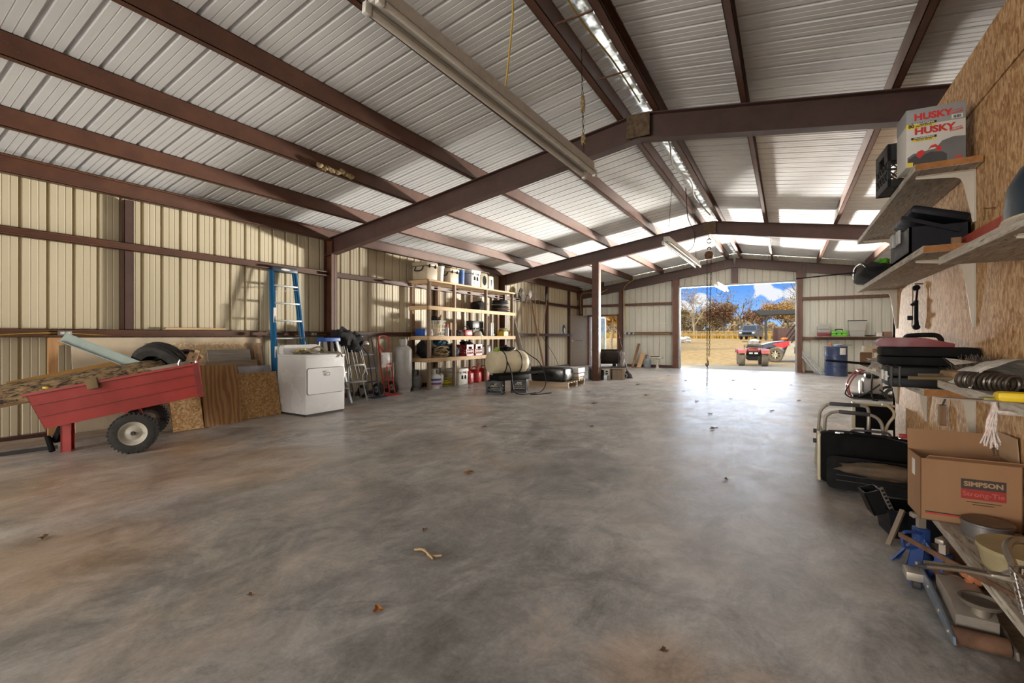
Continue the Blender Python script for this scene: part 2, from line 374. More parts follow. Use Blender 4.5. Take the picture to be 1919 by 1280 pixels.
def rib_profile(u0, u1, h=.030):
    pts = []; k = math.floor(u0 / PITCH)
    while k * PITCH < u1:
        b = k * PITCH
        for du, dh in ((0, h), (.014, h), (.027, 0), (.081, 0), (.085, .0035), (.092, .0035), (.096, 0), (.147, 0), (.151, .0035), (.158, .0035), (.162, 0), (.213, 0), (.227, h)):
            if u0 <= b + du <= u1: pts.append((b + du, dh))
        k += 1
    return [(u0, 0)] + pts + [(u1, 0)]
def sheet(name, profile, lo, hi, m):
    """lo(u,h), hi(u,h): the two ends of every rib line"""
    b = MB(); n = len(profile)
    b.add([lo(u, h) for u, h in profile] + [hi(u, h) for u, h in profile], [(i, i + 1, n + i + 1, n + i) for i in range(n - 1)])
    return b.build(name, m, smooth=0)
o = MB().box((XL - .2, YB - .2, -.15), (XR + .2, YF + .12, 0)).build('floor', CONC, smooth=0); struct(o, 'stained grey concrete slab floor of the metal barn', 'floor')
struct(sheet('wall_left', rib_profile(YB, YF), lambda u, h: (XL - h, u, 0.0), lambda u, h: (XL - h, u, 3.16), WALLP), 'long cream ribbed metal side wall', 'wall')
struct(sheet('wall_right', rib_profile(YB, YF), lambda u, h: (XR + h, u, 0.0), lambda u, h: (XR + h, u, 3.16), WALLP), 'ribbed metal side wall hidden behind the chipboard partition', 'wall')
def gable(name, x0, x1, z0, z1, label):
    struct(sheet(name, rib_profile(x0, x1), lambda u, h: (u, YF + h, z0), lambda u, h: (u, YF + h, z1 if z1 else z_roof(u) - .005), WALLF), label, 'wall')
DL, DR, DH = -3.37, .29, 2.97
WL, WR, WH = -6.97, -5.66, 2.05
gable('wall_far', XL, WL, 0, None, 'narrow strip of ribbed end wall between corner and walk door')
gable('wall_far.001', WL, WR, WH, None, 'ribbed end wall panel over the walk door')
gable('wall_far.002', WR, DL, 0, None, 'ribbed end wall bay with the white stool between the two doorways')
gable('wall_far.003', DL, DR, DH, None, 'ribbed gable panel over the big open vehicle doorway')
gable('wall_far.004', DR, XR, 0, None, 'ribbed end wall bay with the blue drum and storage shelf')
struct(sheet('ceiling', rib_profile(YB - .1, YF + .15, .042), lambda u, h: (XL - .25, u, z_roof(XL - .25) + h), lambda u, h: (XC - .035, u, z_roof(XC - .035) + h), ROOFP), 'pale ribbed metal roof slope above the cream side wall', 'ceiling')
struct(sheet('ceiling.001', rib_profile(YB - .1, YF + .15, .042), lambda u, h: (XR + .25, u, z_roof(XR + .25) + h), lambda u, h: (XC + .035, u, z_roof(XC + .035) + h), ROOFP), 'pale ribbed metal roof slope above the chipboard partition', 'ceiling')
# translucent ridge closure that lets daylight through
t = NT('milky ridge plastic'); tr = t.n('ShaderNodeBsdfTranslucent'); tr.inputs[0].default_value = (.85, .88, .84, 1)
df = t.n('ShaderNodeBsdfDiffuse'); df.inputs[0].default_value = (.7, .7, .66, 1); mx = t.n('ShaderNodeMixShader')
t.l(t.ramp(t.noise(t.map((1, 1, 1)), 6, 4), [(.40, .15), (.6, .95)]), mx.inputs[0]); t.l(tr.outputs[0], mx.inputs[1]); t.l(df.outputs[0], mx.inputs[2]); t.l(mx.outputs[0], t.out.inputs[0])
b = MB(); zr = z_roof(XC) - .012
b.add([(XC - .06, YB, zr), (XC + .06, YB, zr), (XC + .06, YF, zr), (XC - .06, YF, zr)], [(0, 1, 2, 3)])
struct(b.build('trim_1', t.mat, smooth=0), 'bright milky closure strip between the twin ridge purlins', 'trim')
# steel sections -------------------------------------------------
def section(b, p0, p1, prof, up=(0, 0, 1)):
    d = (Vector(p1) - Vector(p0)); L = d.length; z = d.normalized(); y = (Vector(up) - z * z.dot(Vector(up))).normalized(); x = y.cross(z)
    X = Matrix((x, y, z)).transposed().to_4x4(); X.translation = Vector(p0)
    for (x0, y0, x1, y1) in prof: b.box((x0, y0, 0), (x1, y1, L), 0, X)
    return b
def I_sec(w, h, tf=.012, tw=.009): return [(-w / 2, 0, w / 2, tf), (-w / 2, h - tf, w / 2, h), (-tw / 2, tf, tw / 2, h - tf)]
def C_sec(w, h, t=.006, side=1):  # web at x=0, flanges toward side
    a = (0, 0, t * side, h); f = lambda z: (min(0, w * side), z, max(0, w * side), z + t)
    lip = lambda z0: (min(w * side, (w - t) * side), z0, max(w * side, (w - t) * side), z0 + .022)
    return [(min(0, t * side), 0, max(0, t * side), h), f(0), f(h - t), lip(0), lip(h - .022)]
PAT = mat('straw nest', (.30, .22, .11), .9, var=.5, scale=60, bump=.6)
def rafter(y, label, m, patch=True):
    b = MB(); h = .31
    for xa, xb in ((XL + .03, XC), (XR - .03, XC)):
        section(b, (xa, y, z_raft(xa) - h), (xb, y, z_raft(xb) - h), I_sec(.15, h))
    o = b.build('rafter', m, smooth=0); struct(o, label, 'beam')
    if patch:
        q = MB(); q.box((XC - .14, y - .079, z_raft(XC) - h + .02), (XC + .14, y - .065, z_raft(XC) - .012)); q.build('splice_plate', PLATE, o, smooth=0)
    return o
PLATE = mat('bare bolted plate', (.10, .065, .035), .8, var=.5, scale=26)
rafter(5.64, 'large brown roof rafter crossing nearest over the floor', STEEL_D)
rafter(11.74, 'brown roof rafter halfway back, carrying the tall post', STEEL_D)
rafter(17.72, 'brown end rafter against the gable over the big doorway', STEEL_D, False)
rafter(-.46, 'brown roof rafter directly overhead', STEEL_D, False)
rafter(-6.5, 'brown roof rafter at the open front end', STEEL_D, False)
def purlin(x, side, label, w=.065):
    b = MB(); section(b, (x, YB, z_raft(x) + .002), (x, YF - .01, z_raft(x) + .002), C_sec(w, .192, side=side)); struct(b.build('purlin', STEEL, smooth=0), label, 'purlin')
ordn = ['lowest', 'second', 'third', 'fourth']
for i, x in enumerate((-6.30, -5.14, -3.96, -2.76)):
    purlin(x, 1, f'{ordn[i]} roof purlin up from the eave strut above the cream wall')
purlin(-1.72, 1, 'ridge purlin on the cream wall side of the bright closure strip', .08)
purlin(-1.36, -1, 'ridge purlin on the chipboard side of the bright closure strip', .08)
for i, x in enumerate((-.42, .86, 2.1, 3.3)):
    purlin(x, -1, f'{("first", "second", "third", "fourth")[i]} roof purlin down from the ridge on the chipboard side')
for x, sg, nm in ((XL + .11, -1, 'cream side wall'), (XR - .11, 1, 'hidden side wall')):
    b = MB(); section(b, (x, YB, 2.97), (x, YF - .01, 2.97), C_sec(.1, .2, side=-sg if False else (1 if sg > 0 else 1) * 0 + (-1 if sg < 0 else 1)))
    struct(b.build('eave_strut', STEEL, smooth=0), f'brown eave strut along the top of the {nm}', 'strut')
def girt(p0, p1, label, up=(0, 0, 1), h=.095, d=.085, side=1):
    b = MB(); section(b, p0, p1, C_sec(d, h, side=side)); struct(b.build('girt', STEEL, smooth=0), label, 'girt')
ys = [YB, -.46, 2.57, 5.64, 11.74, YF]
seg = [(YB, -.4, 'behind the camera end'), (-.4, 5.57, 'along the ladder and red cart bay'), (5.71, 11.67, 'behind the wooden tool shelf'), (11.81, YF - .02, 'with the hanging garden tools')]
for z, nm in ((2.30, 'upper'), (1.185, 'lower')):
    for a, c_, w in seg: girt((XL + .1, a, z), (XL + .1, c_, z), f'{nm} brown wall girt {w}', side=-1 if False else -1)
for z, nm in ((2.37, 'upper'), (1.25, 'lower')):
    if nm == 'upper':
        girt((XL, YF - .09, z), (WR + .1, YF - .09, z), 'upper end wall girt over the walk door'); girt((WR + .2, YF - .09, z), (DL - .28, YF - .09, z), 'upper end wall girt over the white stool')
    else:
        girt((WR + .2, YF - .09, z), (DL - .28, YF - .09, z), 'lower end wall girt above the white stool')
    girt((DR + .15, YF - .09, z if nm == 'upper' else 1.07), (XR, YF - .09, z if nm == 'upper' else 1.07), f'{nm} end wall girt ' + ('over the blue drum bay' if nm == 'upper' else 'carrying the storage board above the blue drum'))
def column(x, y, z1, w, d, label, m=STEEL, along='x'):
    b = MB()
    if along == 'x':   # flanges across the wall
        b.box((x, y - w / 2, 0), (x + .012, y + w / 2, z1)); b.box((x + d - .012, y - w / 2, 0), (x + d, y + w / 2, z1)); b.box((x, y - .005, 0), (x + d, y + .005, z1))
    else:
        b.box((x - w / 2, y - d, 0), (x + w / 2, y - d + .012, z1)); b.box((x - w / 2, y - .012, 0), (x + w / 2, y, z1)); b.box((x - .005, y - d, 0), (x + .005, y, z1))
    struct(b.build('column', m, smooth=0), label, 'column')
column(XL + .005, 5.64, z_raft(XL + .1) - .02, .12, .22, 'brown wall column carrying the nearest rafter')
column(XL + .005, 11.74, z_raft(XL + .1) - .02, .12, .22, 'brown wall column behind the far end of the tool shelf')
column(XL + .005, -.46, z_raft(XL + .1) - .02, .12, .22, 'brown wall column beside the camera')
column(XR - .225, 5.64, 2.9, .12, .22, 'brown column on the hidden side wall'); column(XR - .225, 11.74, 2.9, .12, .22, 'brown column deep on the hidden side wall')
def midcol(y, label):
    b = MB(); section(b, (XL + .09, y, 0), (XL + .09, y, 2.97), C_sec(.1, .085, side=1), up=(-1, 0, 0)); struct(b.build('column', STEEL_D, smooth=0), label, 'column')
midcol(2.53, 'dark brown channel post halfway along the ladder bay'); midcol(8.69, 'brown channel post hidden behind the wooden tool shelf'); midcol(14.8, 'brown channel post behind the garden tools'); midcol(16.75, 'short brown post beside the open steel door')
column(XL + .16, YF - .02, 3.1, .14, .14, 'brown corner column by the open steel door', along='y')
column(-5.58, YF - .02, z_raft(-5.58) - .3, .13, .16, 'brown end wall column beside the walk door', along='y')
column(DL - .13, YF - .02, z_raft(DL) - .3, .22, .16, 'brown doorway column nearest the white stool', along='y')
column(DR + .09, YF - .02, z_raft(DR) - .3, .16, .16, 'brown doorway column nearest the blue drum', along='y')
b = MB(); b.box((XC - .1, YF - .14, DH + .04), (XC + .1, YF - .02, z_raft(XC) - .3)); struct(b.build('column', STEEL_D, smooth=0), 'short brown king post in the gable above the doorway', 'column')
b = MB(); b.box((-4.46, 11.65, 0), (-4.27, 11.83, z_raft(-4.3) - .31), .012); struct(b.build('column', mat('post rust steel', (.085, .038, .024), .6, var=.3), smooth=30), 'tall square brown post standing against the iron stove', 'column')
# door trims
GAL = mat('galvanised trim', (.26, .26, .255), .5, .3, var=.12)
for nm, lo, hi, lb in (('trim_2', (DL - .03, YF - .19, 0), (DL + .02, YF + .06, DH + .03), 'pale metal jamb of the big doorway on the stool side'),
                       ('trim_3', (DR - .02, YF - .19, 0), (DR + .03, YF + .06, DH + .03), 'pale metal jamb of the big doorway on the drum side'),
                       ('trim_4', (DL - .03, YF - .19, DH), (DR + .03, YF + .06, DH + .06), 'pale metal header strip over the big doorway')):
    struct(MB().box(lo, hi, .004).build(nm, GAL, smooth=0), lb, 'trim')
BRN = mat('brown door frame', (.14, .06, .03), .5)
b = MB(); b.box((WR - .07, YF - .12, 0), (WR, YF + .05, WH)); b.box((WL, YF - .12, 0), (WL + .07, YF + .05, WH)); b.box((WL, YF - .12, WH - .07), (WR, YF + .05, WH)); struct(b.build('trim_5', BRN, smooth=0), 'brown frame of the walk door opening', 'trim')
for k, x in enumerate((XL + .01, DL - .1)):
    pass
struct(MB().box((WR, YF - .10, 0), (DL - .05, YF - .005, .10)).build('baseboard_far', STEEL_D, smooth=0), 'brown base angle under the white stool bay', 'base rail')
struct(MB().box((DR + .05, YF - .06, 0), (XR, YF - .005, .07)).build('baseboard_drum', STEEL_D, smooth=0), 'brown base angle behind the blue drum', 'base rail')
struct(MB().box((XL + .005, YB, 0), (XL + .09, 16.7, .08)).build('baseboard_left', STEEL_D, smooth=0), 'dark base angle along the foot of the cream wall', 'base rail')
# chipboard partition --------------------------------------------
OSBW = osb('weathered chipboard', (.27, .125, .045), (.50, .28, .118), (.74, .50, .28), scale=1.35, st=(1, 1, .45))
OX = .93
b = MB(); g = .003
for y0, y1 in ((-1.2, .9), (.9, 3.33), (3.33, 5.95)):
    b.box((OX, y0 + g, .0), (OX + .012, y1 - g, 2.50 - g)); 
for y0, y1 in ((-1.2, 1.4), (1.4, 3.02), (3.02, 5.95)): b.box((OX - .004, y0 + g, 2.50 + g), (OX + .012, y1 - g, 2.84))
b.box((OX + .013, -1.2, 0), (OX + .10, 5.94, 2.83)); b.box((OX, 5.84, 0), (XR - .02, 5.95, 2.84)); b.box((OX + .013, -1.2, 2.78), (XR - .02, 5.95, 2.83)); b.box((OX + .013, -1.2, 0), (XR - .02, -1.1, 2.83))
struct(b.build('wall_partition', OSBW, smooth=0), 'weathered chipboard partition wall carrying the bracketed shelves', 'wall')
# ================================================================ outdoors: ground
def ground_mat():
    t = NT('straw and gravel ground'); v = t.map(); sep = t.n('ShaderNodeSeparateXYZ'); t.l(v, sep.inputs[0])
    n1 = t.noise(v, .35, 6, .6); n2 = t.noise(v, 3.0, 6, .65); n3 = t.noise(v, 40, 3, .7)
    straw = t.ramp(n2, [(.3, (.20, .13, .055)), (.5, (.33, .23, .10)), (.7, (.44, .33, .17))])
    gravel = t.ramp(n3, [(.3, (.11, .10, .095)), (.55, (.25, .24, .22)), (.75, (.40, .38, .35))])
    f = t.math('ADD', t.math('MULTIPLY', t.math('SUBTRACT', 22.4, sep.outputs[1]), .5), t.math('MULTIPLY', t.math('SUBTRACT', n1, .5), 5.0))
    f2 = t.math('ADD', t.math('MULTIPLY', t.math('SUBTRACT', t.math('ADD', sep.outputs[0], 3.0), t.math('MULTIPLY', t.math('SUBTRACT', sep.outputs[1], 20), .05)), .35), t.math('MULTIPLY', t.math('SUBTRACT', n1, .5), 3.0))
    c = t.mix(t.math('MAXIMUM', t.math('MULTIPLY', f, 1.0, True), t.math('MULTIPLY', f2, .55, True)), straw, gravel)
    t.set('Base Color', c); t.set('Roughness', .95); t.set('Specular IOR Level', .1); t.bump(n3, .5, .03); return t.mat
def gz(x, y):
    h = 0 if y < 25 else .75 * min(1, (y - 25) / 32) ** 1.3
    if y > 57: h += (y - 57) * .004
    return h - .03
b = MB(); xs = [-90 + 6 * i for i in range(31)]; ysn = [-60, -40, -20, -6.9, 0, 10, 17.5, 18.2] + [20 + 2 * i for i in range(30)] + [90, 110, 150, 220]
vs = [(x, y, gz(x, y) if y > 18 or True else 0) for y in ysn for x in xs]; n = len(xs)
b.add(vs, [(j * n + i, j * n + i + 1, (j + 1) * n + i + 1, (j + 1) * n + i) for j in range(len(ysn) - 1) for i in range(n - 1)])
struct(b.build('ground', ground_mat()), 'dry straw and gravel yard outside the doorway', 'ground')
# ================================================================ shared materials and kinds
BLK = mat('black plastic', (.005, .005, .0055), .5, spec=.25); BLKM = mat('matt black', (.006, .006, .0065), .8, spec=.12); DGREY = mat('dark grey plastic', (.045, .045, .047), .5, spec=.35)
RUB = mat('tyre rubber', (.022, .021, .020), .85, var=.3, scale=20, dirt=.35, dirtcol=(.09, .07, .05)); CHR = mat('chrome', (.62, .62, .63), .18, 1.0, var=.06)
ALU = mat('aluminium', (.46, .47, .48), .4, .6, var=.1); GREYP = mat('grey enamel', (.40, .41, .40), .45); WHT = mat('white enamel', (.74, .75, .77), .25, var=.02, scale=1.5)
REDP = mat('faded red paint', (.30, .035, .03), .38, var=.22, scale=3, dirt=.25, dirtcol=(.16, .07, .05)); BLUP = mat('blue paint', (.02, .06, .19), .4); RED = mat('red plastic', (.45, .02, .02), .4); 
YEL = mat('yellow plastic', (.62, .42, .03), .45); GRN = mat('green plastic', (.10, .42, .03), .45); TAN = mat('tan plastic', (.52, .43, .31), .55); CARD = mat('cardboard', (.36, .21, .11), .85, var=.12); 
WHP = mat('white plastic', (.68, .67, .63), .45, dirt=.2); RUST = mat('rusted iron', (.12, .06, .035), .85, var=.5, scale=14, bump=.4); IRON = mat('cast iron', (.022, .017, .014), .8, var=.4, scale=10, spec=.25)
PINE = {a: wood('pine ' + a, (.50, .31, .15), (.72, .52, .31), a) for a in 'xyz'}; OLDW = {a: wood('weathered board ' + a, (.17, .125, .09), (.30, .235, .175), a) for a in 'xyz'}
STUD = {a: wood('brown stud ' + a, (.15, .085, .045), (.27, .16, .085), a) for a in 'xyz'}; GREYW = {a: wood('grey plank ' + a, (.20, .18, .155), (.36, .33, .29), a) for a in 'xyz'}
PLYD = NT('grainy plywood'); w_ = PLYD.n('ShaderNodeTexWave'); w_.bands_direction = 'Y'; w_.inputs['Scale'].default_value = 5; w_.inputs['Distortion'].default_value = 9; w_.inputs['Detail'].default_value = 4; w_.inputs['Detail Scale'].default_value = 1.2; PLYD.l(PLYD.map((1, 1, .22)), w_.inputs['Vector'])
PLYD.set('Base Color', PLYD.ramp(w_.outputs['Color'], [(.1, (.22, .105, .034)), (.5, (.30, .155, .052)), (.9, (.37, .20, .072))])); PLYD.set('Roughness', .55); PLYD = PLYD.mat
OSBG = osb('golden chipboard', (.26, .13, .04), (.44, .25, .09), (.62, .42, .20), st=(1, 1, 1)); OSBP = osb('pale chipboard', (.42, .29, .16), (.58, .43, .26), (.72, .59, .41), st=(1, 1, 1))
BEIGE = mat('beige panel', (.52, .43, .31), .7, var=.16, scale=3, dirt=.4, dirtcol=(.30, .20, .11))
LBL = mat('paper label', (.66, .64, .60), .6); INK = mat('black ink', (.012, .012, .012), .6); REDI = mat('red ink', (.55, .03, .03), .55); YEL2 = mat('yellow print', (.75, .58, .04), .55); ORG = mat('orange plastic', (.62, .13, .02), .45)
ROPE = mat('old rope', (.30, .22, .12), .9, var=.3, scale=50, bump=.5); YCAB = mat('yellow cable', (.50, .34, .05), .5); CLOTHK = mat('black cloth', (.012, .012, .013), .95, var=.5, scale=12, bump=.5)
def tyre(b, c, R, r, w, axis_M=None, lugs=0, m=0):
    """a tyre ring: axis local y, centre c; R outer, r bead radius"""
    pr_ = [(r, -w * .42), (R * .86, -w * .5), (R * .97, -w * .42), (R, -w * .28), (R, w * .28), (R * .97, w * .42), (R * .86, w * .5), (r, w * .42), (r * .97, 0)]
    X = Matrix.Translation(c) @ (axis_M or Matrix()) @ Rx(90); n = 40; K = len(pr_)
    vs = [(q * math.cos(2 * PI * i / n), q * math.sin(2 * PI * i / n), z) for q, z in pr_ for i in range(n)]
    b.add(vs, [(j * n + i, j * n + (i + 1) % n, ((j + 1) % K) * n + (i + 1) % n, ((j + 1) % K) * n + i) for j in range(K) for i in range(n)], X, m)
    for k in range(lugs):
        a = 360 * k / lugs
        for s_ in (-1, 1): b.box((R - .008, -w * .06 * 0 + (0 if s_ > 0 else -w * .46), -.008 * R / .2), (R + .007 * R / .2, (w * .46 if s_ > 0 else 0), .008 * R / .2), 0, X @ Rz(a + s_ * 180 / lugs / 2) @ Rx(90), m)
def rim_(b, c, r, w, axis_M=None, side=-1, m=0):
    X = Matrix.Translation(c) @ (axis_M or Matrix()) @ Rx(90); 
    b.lathe([(.001, side * -w * .12), (r * .16, side * -w * .12), (r * .18, side * -w * .30), (r * .40, side * -w * .22), (r * .62, side * -w * .10), (r * .80, side * -w * .22), (r * .92, side * -w * .42), (r, side * -w * .46), (r, side * w * .4)], X, 32, m, False)
def milk_crate(label, loc, rz, m, group=None, s=.33, h=.28, name='milk_crate'):
    t_ = thing(name, label, 'crate', loc, rz, group); b = MB(); e = s / 2; k = .018
    for sx in (-1, 1):
        for sy in (-1, 1): b.box((sx * e - (k if sx > 0 else 0), sy * e - (k if sy > 0 else 0), 0), (sx * e + (k if sx < 0 else 0), sy * e + (k if sy < 0 else 0), h))
    for f in range(4):
        X = Rz(90 * f)
        for z0, z1 in ((0, .045), (h - .05, h - .0), (h * .40 - .007, h * .40 + .007)): b.box((-e, -e, z0), (e, -e + .012, z1), 0, X)
        b.box((-e, -e, h - .11), (-.07, -e + .008, h - .05), 0, X); b.box((.07, -e, h - .11), (e, -e + .008, h - .05), 0, X)
        n = 5
        for i in range(n):
            xa = -e + (i + .5) * s / n; d_ = s / n / 2
            for za, zb in ((.045, h * .4), (h * .4, h - .11)):
                zm = (za + zb) / 2
                for q0, q1 in (((xa - d_, za), (xa + d_, zb)), ((xa + d_, za), (xa - d_, zb))): b.beam((q0[0], -e + .006, q0[1]) if f == 0 else tuple(X @ Vector((q0[0], -e + .006, q0[1]))), tuple(X @ Vector((q1[0], -e + .006, q1[1]))), .009, .007)
    b.build('body', m, t_); q = MB()
    q.box((-e + .012, -e + .012, .006), (e - .012, e - .012, .014)); q.build('bottom', m, t_); return t_
def tool_case(name, label, cat, loc, rz, size, m, hm=None, latches=2, handle=True, split=.5, group=None, tilt=None):
    L, D, H = size; t_ = thing(name, label, cat, loc, rz, group, tilt)
    MB().box((-L / 2, -D / 2, 0), (L / 2, D / 2, H * split - .002), min(.018, H * .07)).build('body', m, t_); MB().box((-L / 2, -D / 2, H * split + .002), (L / 2, D / 2, H), min(.018, H * .07)).build('lid', m, t_)
    for i in range(latches):
        x = -L / 2 + L * (i + 1) / (latches + 1) * 1.0; MB().box((x - .022, -D / 2 - .008, H * split - .03), (x + .022, -D / 2 + .004, H * split + .025), .004).build('latch', hm or m, t_)
    if handle: MB().tube([(-.07, -D / 2, H * split - .01), (-.065, -D / 2 - .03, H * split - .01), (.065, -D / 2 - .03, H * split - .01), (.07, -D / 2, H * split - .01)], .008).build('handle', hm or m, t_)
    return t_
# ================================================================ red dump cart and what lies in it
ct = thing('dump_cart', 'red steel dump cart tipped back and loaded with scrap by the cream wall', 'cart', (-6.17, 1.50, 0), 62)
X = T(0, 0, .297) @ Ry(-10.8); L, W, H = 1.25, .72, .37; b = MB(X); w_ = .006
def side(y0, y1, s_): b.add([(0, y0, 0), (L, y0, 0), (L + .03, y1, H), (-.06, y1, H), (0, y0 + w_ * s_, 0), (L, y0 + w_ * s_, 0), (L + .03, y1 + w_ * s_, H), (-.06, y1 + w_ * s_, H)], [(0, 1, 2, 3), (7, 6, 5, 4), (0, 4, 5, 1), (1, 5, 6, 2), (2, 6, 7, 3), (3, 7, 4, 0)])
side(0, -.03, 1); side(W, W + .03, -1)
b.box((0, 0, 0), (L, W, .006)); b.add([(0, 0, 0), (0, W, 0), (-.06, W + .03, H), (-.06, -.03, H), (.006, 0, 0), (.006, W, 0), (-.054, W + .03, H), (-.054, -.03, H)], [(0, 1, 2, 3), (7, 6, 5, 4), (0, 4, 5, 1), (1, 5, 6, 2), (2, 6, 7, 3), (3, 7, 4, 0)])
for z, x0, x1 in ((.13, -.02, L + .01), (.25, -.04, L + .02)): b.beam((x0, -.012 - .03 * z / H, z), (x1, -.012 - .03 * z / H, z), .012, .006)
b.box((L - .015, -.022, 0), (L + .045, .02, .02)); b.build('tub', REDP, ct, smooth=0)
b = MB(X); b.beam((-.07, -.042, H - .01), (L + .04, -.042, H - .01), .028, .022); b.beam((-.07, W + .042, H - .01), (L + .04, W + .042, H - .01), .028, .022); b.beam((-.07, -.04, H - .01), (-.07, W + .04, H - .01), .028, .022); b.build('rim', REDP, ct, smooth=0)
b = MB(X); b.add([(L, -.002, .02), (L, W + .002, .02), (L + .03, W + .03, H), (L + .03, -.03, H), (L + .012, -.002, .02), (L + .012, W, .02), (L + .042, W + .03, H), (L + .042, -.03, H)], [(0, 1, 2, 3), (7, 6, 5, 4), (0, 4, 5, 1), (1, 5, 6, 2), (2, 6, 7, 3), (3, 7, 4, 0)])
b.beam((L + .03, -.035, -.01), (L + .045, -.035, H), .035, .05); b.build('tailgate', mat('dark red paint', (.19, .018, .018), .45, var=.25), ct, smooth=0)
b = MB(); b.box((.04, .30, 0), (.055, .44, .36)); b.box((.04, .30, 0), (.12, .315, .36)); b.box((.04, .425, 0), (.12, .44, .36)); b.build('leg', REDP, ct, smooth=0)
b = MB(); b.beam((.05, .36, .28), (-.02, .40, .10), .06, .05); b.tube([(-.02, .40, .12), (-.07, .36, .16), (-.02, .30, .02)], .026, 10); b.build('tongue', BLKM, ct)
MB().cyl((.687, -.12, .2), (.687, .88, .2), .016).beam((.687, .05, .2), (.60, .05, .40), .04, .02).beam((.687, .70, .2), (.60, .70, .40), .04, .02).build('axle', REDP, ct)
CREAMR = mat('dusty cream wheel', (.40, .37, .31), .5, dirt=.4)
for y, sd in ((-.10, 1), (.84, -1)):
    b = MB(); tyre(b, (.687, y, .203), .2, .118, .105, lugs=34); wh = b.build('wheel', RUB, ct)
    b = MB(); rim_(b, (.687, y, .203), .12, .10, side=-sd); b.build('hub', CREAMR, wh); MB().cyl((.687, y - .06 * sd, .203), (.687, y - .03 * sd, .203), .016).build('axle_nut', DGREY, wh)
cw = lambda x, y, z: tuple(Matrix.Translation((-6.17, 1.50, 0)) @ Rz(62) @ Vector((x, y, z)))
# bark slab
BARK = mat('old bark', (.20, .125, .06), .95, var=.3, scale=9, bump=.6)
t = NT('flaking bark'); n_ = t.noise(t.map((1, 2.2, 2.2)), 13, 6, .7, .6); c_ = t.ramp(n_, [(.40, (.018, .012, .008)), (.47, (.14, .09, .045)), (.62, (.30, .20, .10))]); t.set('Base Color', c_); t.set('Roughness', .95); t.bump(n_, .9, .012); BARK2 = t.mat
sl = thing('bark_slab', 'long half-round log slab with flaking bark lying across the red cart', 'slab', cw(.16, .17, .70), rot=(math.radians(30), math.radians(-10.5), math.radians(62)))
b = MB(); n = 40; ring = 9; vs = []
for i in range(n + 1):
    x = -.86 + 1.62 * i / n; tp = min(1, (n - i) / 5 + .35)
    for k in range(ring):
        a = PI * k / (ring - 1); q = 1 + .12 * noise.noise(Vector((x * 5, a * 2, 0))) + .06 * noise.noise(Vector((x * 17, a * 5, 3)))
        vs.append((x, -.165 * math.cos(a) * q * (.6 + .4 * tp), .085 * math.sin(a) * q * tp + .012))
b.add(vs, [(i * ring + k, i * ring + k + 1, (i + 1) * ring + k + 1, (i + 1) * ring + k) for i in range(n) for k in range(ring - 1)] + [(n * ring + k for k in range(ring))] if False else [(i * ring + k, i * ring + k + 1, (i + 1) * ring + k + 1, (i + 1) * ring + k) for i in range(n) for k in range(ring - 1)] + [tuple(n * ring + k for k in range(ring)), tuple(k for k in range(ring))])
b.build('bark', BARK2, sl); b = MB(); b.box((-.86, -.16, -.012), (.74, .16, .014)); b.build('sawn_face', STUD['x'], sl, smooth=0)
def plank(name, label, p0, p1, w, h, m, cat='board', roll=0, group=None):
    c_ = (Vector(p0) + Vector(p1)) / 2; Xf, L_ = frame_to(p0, p1); b = MB(); b.box((-w / 2, -h / 2, -L_ / 2), (w / 2, h / 2, L_ / 2), .002)
    o = b.build(name, m, smooth=0); o.matrix_world = Matrix.Translation(c_) @ Xf.to_3x3().to_4x4() @ Rz(roll); return tag(o, label, cat, group)
AMB = mat('amber board', (.26, .13, .03), .6, var=.2)
plank('board', 'amber brown board lying along the back of the bark slab', cw(-.42, .52, .70), cw(.62, .44, .93), .09, .018, AMB, roll=30)
PGR = mat('pale green metal', (.36, .44, .41), .45, var=.12, dirt=.2)
b = MB(); b.beam((0, 0, -.62), (0, 0, .62), .10, .006).beam((.05, .02, -.62), (.05, .02, .62), .006, .04).beam((-.05, .02, -.62), (-.05, .02, .62), .006, .04); o = b.build('metal_channel', PGR, smooth=0)
p0, p1 = Vector(cw(.02, .46, 1.185)), Vector(cw(.78, .34, .80)); Xf, L_ = frame_to(p0, p1); o.matrix_world = Matrix.Translation((p0 + p1) / 2) @ Xf.to_3x3().to_4x4() @ Rz(75) @ Matrix.Diagonal((1, 1, L_ / 1.24, 1)); tag(o, 'pale green metal channel sticking up diagonally out of the cart', 'channel')
TA = Vector((-.5, -.80, -.36)).to_track_quat('Y', 'Z').to_matrix().to_4x4()
tt = thing('spare_tyre', 'worn black car tyre leaning in the red cart', 'tyre', cw(.86, .40, .83), 62); b = MB()
tyre(b, (0, 0, 0), .30, .185, .19, TA); 
for k in range(4): b.tube([tuple(TA @ Vector((.302 * math.cos(a), (-.05 + .033 * k), .302 * math.sin(a)))) for a in [2 * PI * i / 36 for i in range(36)]], .004, 5, True)
b.build('tread', RUB, tt); b = MB(); rim_(b, (0, 0, 0), .187, .16, TA, side=-1); b.build('rim', BLK, tt)
hc = thing('hubcap', 'shiny dark chrome hubcap under the tyre in the cart', 'hubcap', cw(.70, .22, .80), 62); b = MB(); q = Vector((-.35, -.7, .6)).to_track_quat('Z', 'Y').to_matrix().to_4x4()
b.lathe([(.001, .03), (.06, .028), (.10, .015), (.15, .012), (.16, 0), (.155, -.01)], q, 30, caps=False); b.build('disc', mat('black chrome', (.08, .08, .085), .12, .9), hc)
MAR = mat('maroon cloth', (.055, .018, .030), .9, var=.4); b = MB(); b.lump((0, 0, 0), (.15, .09, .055), .35, 2.2, 3); o = b.build('rag', MAR, smooth=60, loc=cw(1.08, .52, .985)); tag(o, 'maroon rag bundled on the scrap behind the tyre', 'rag')
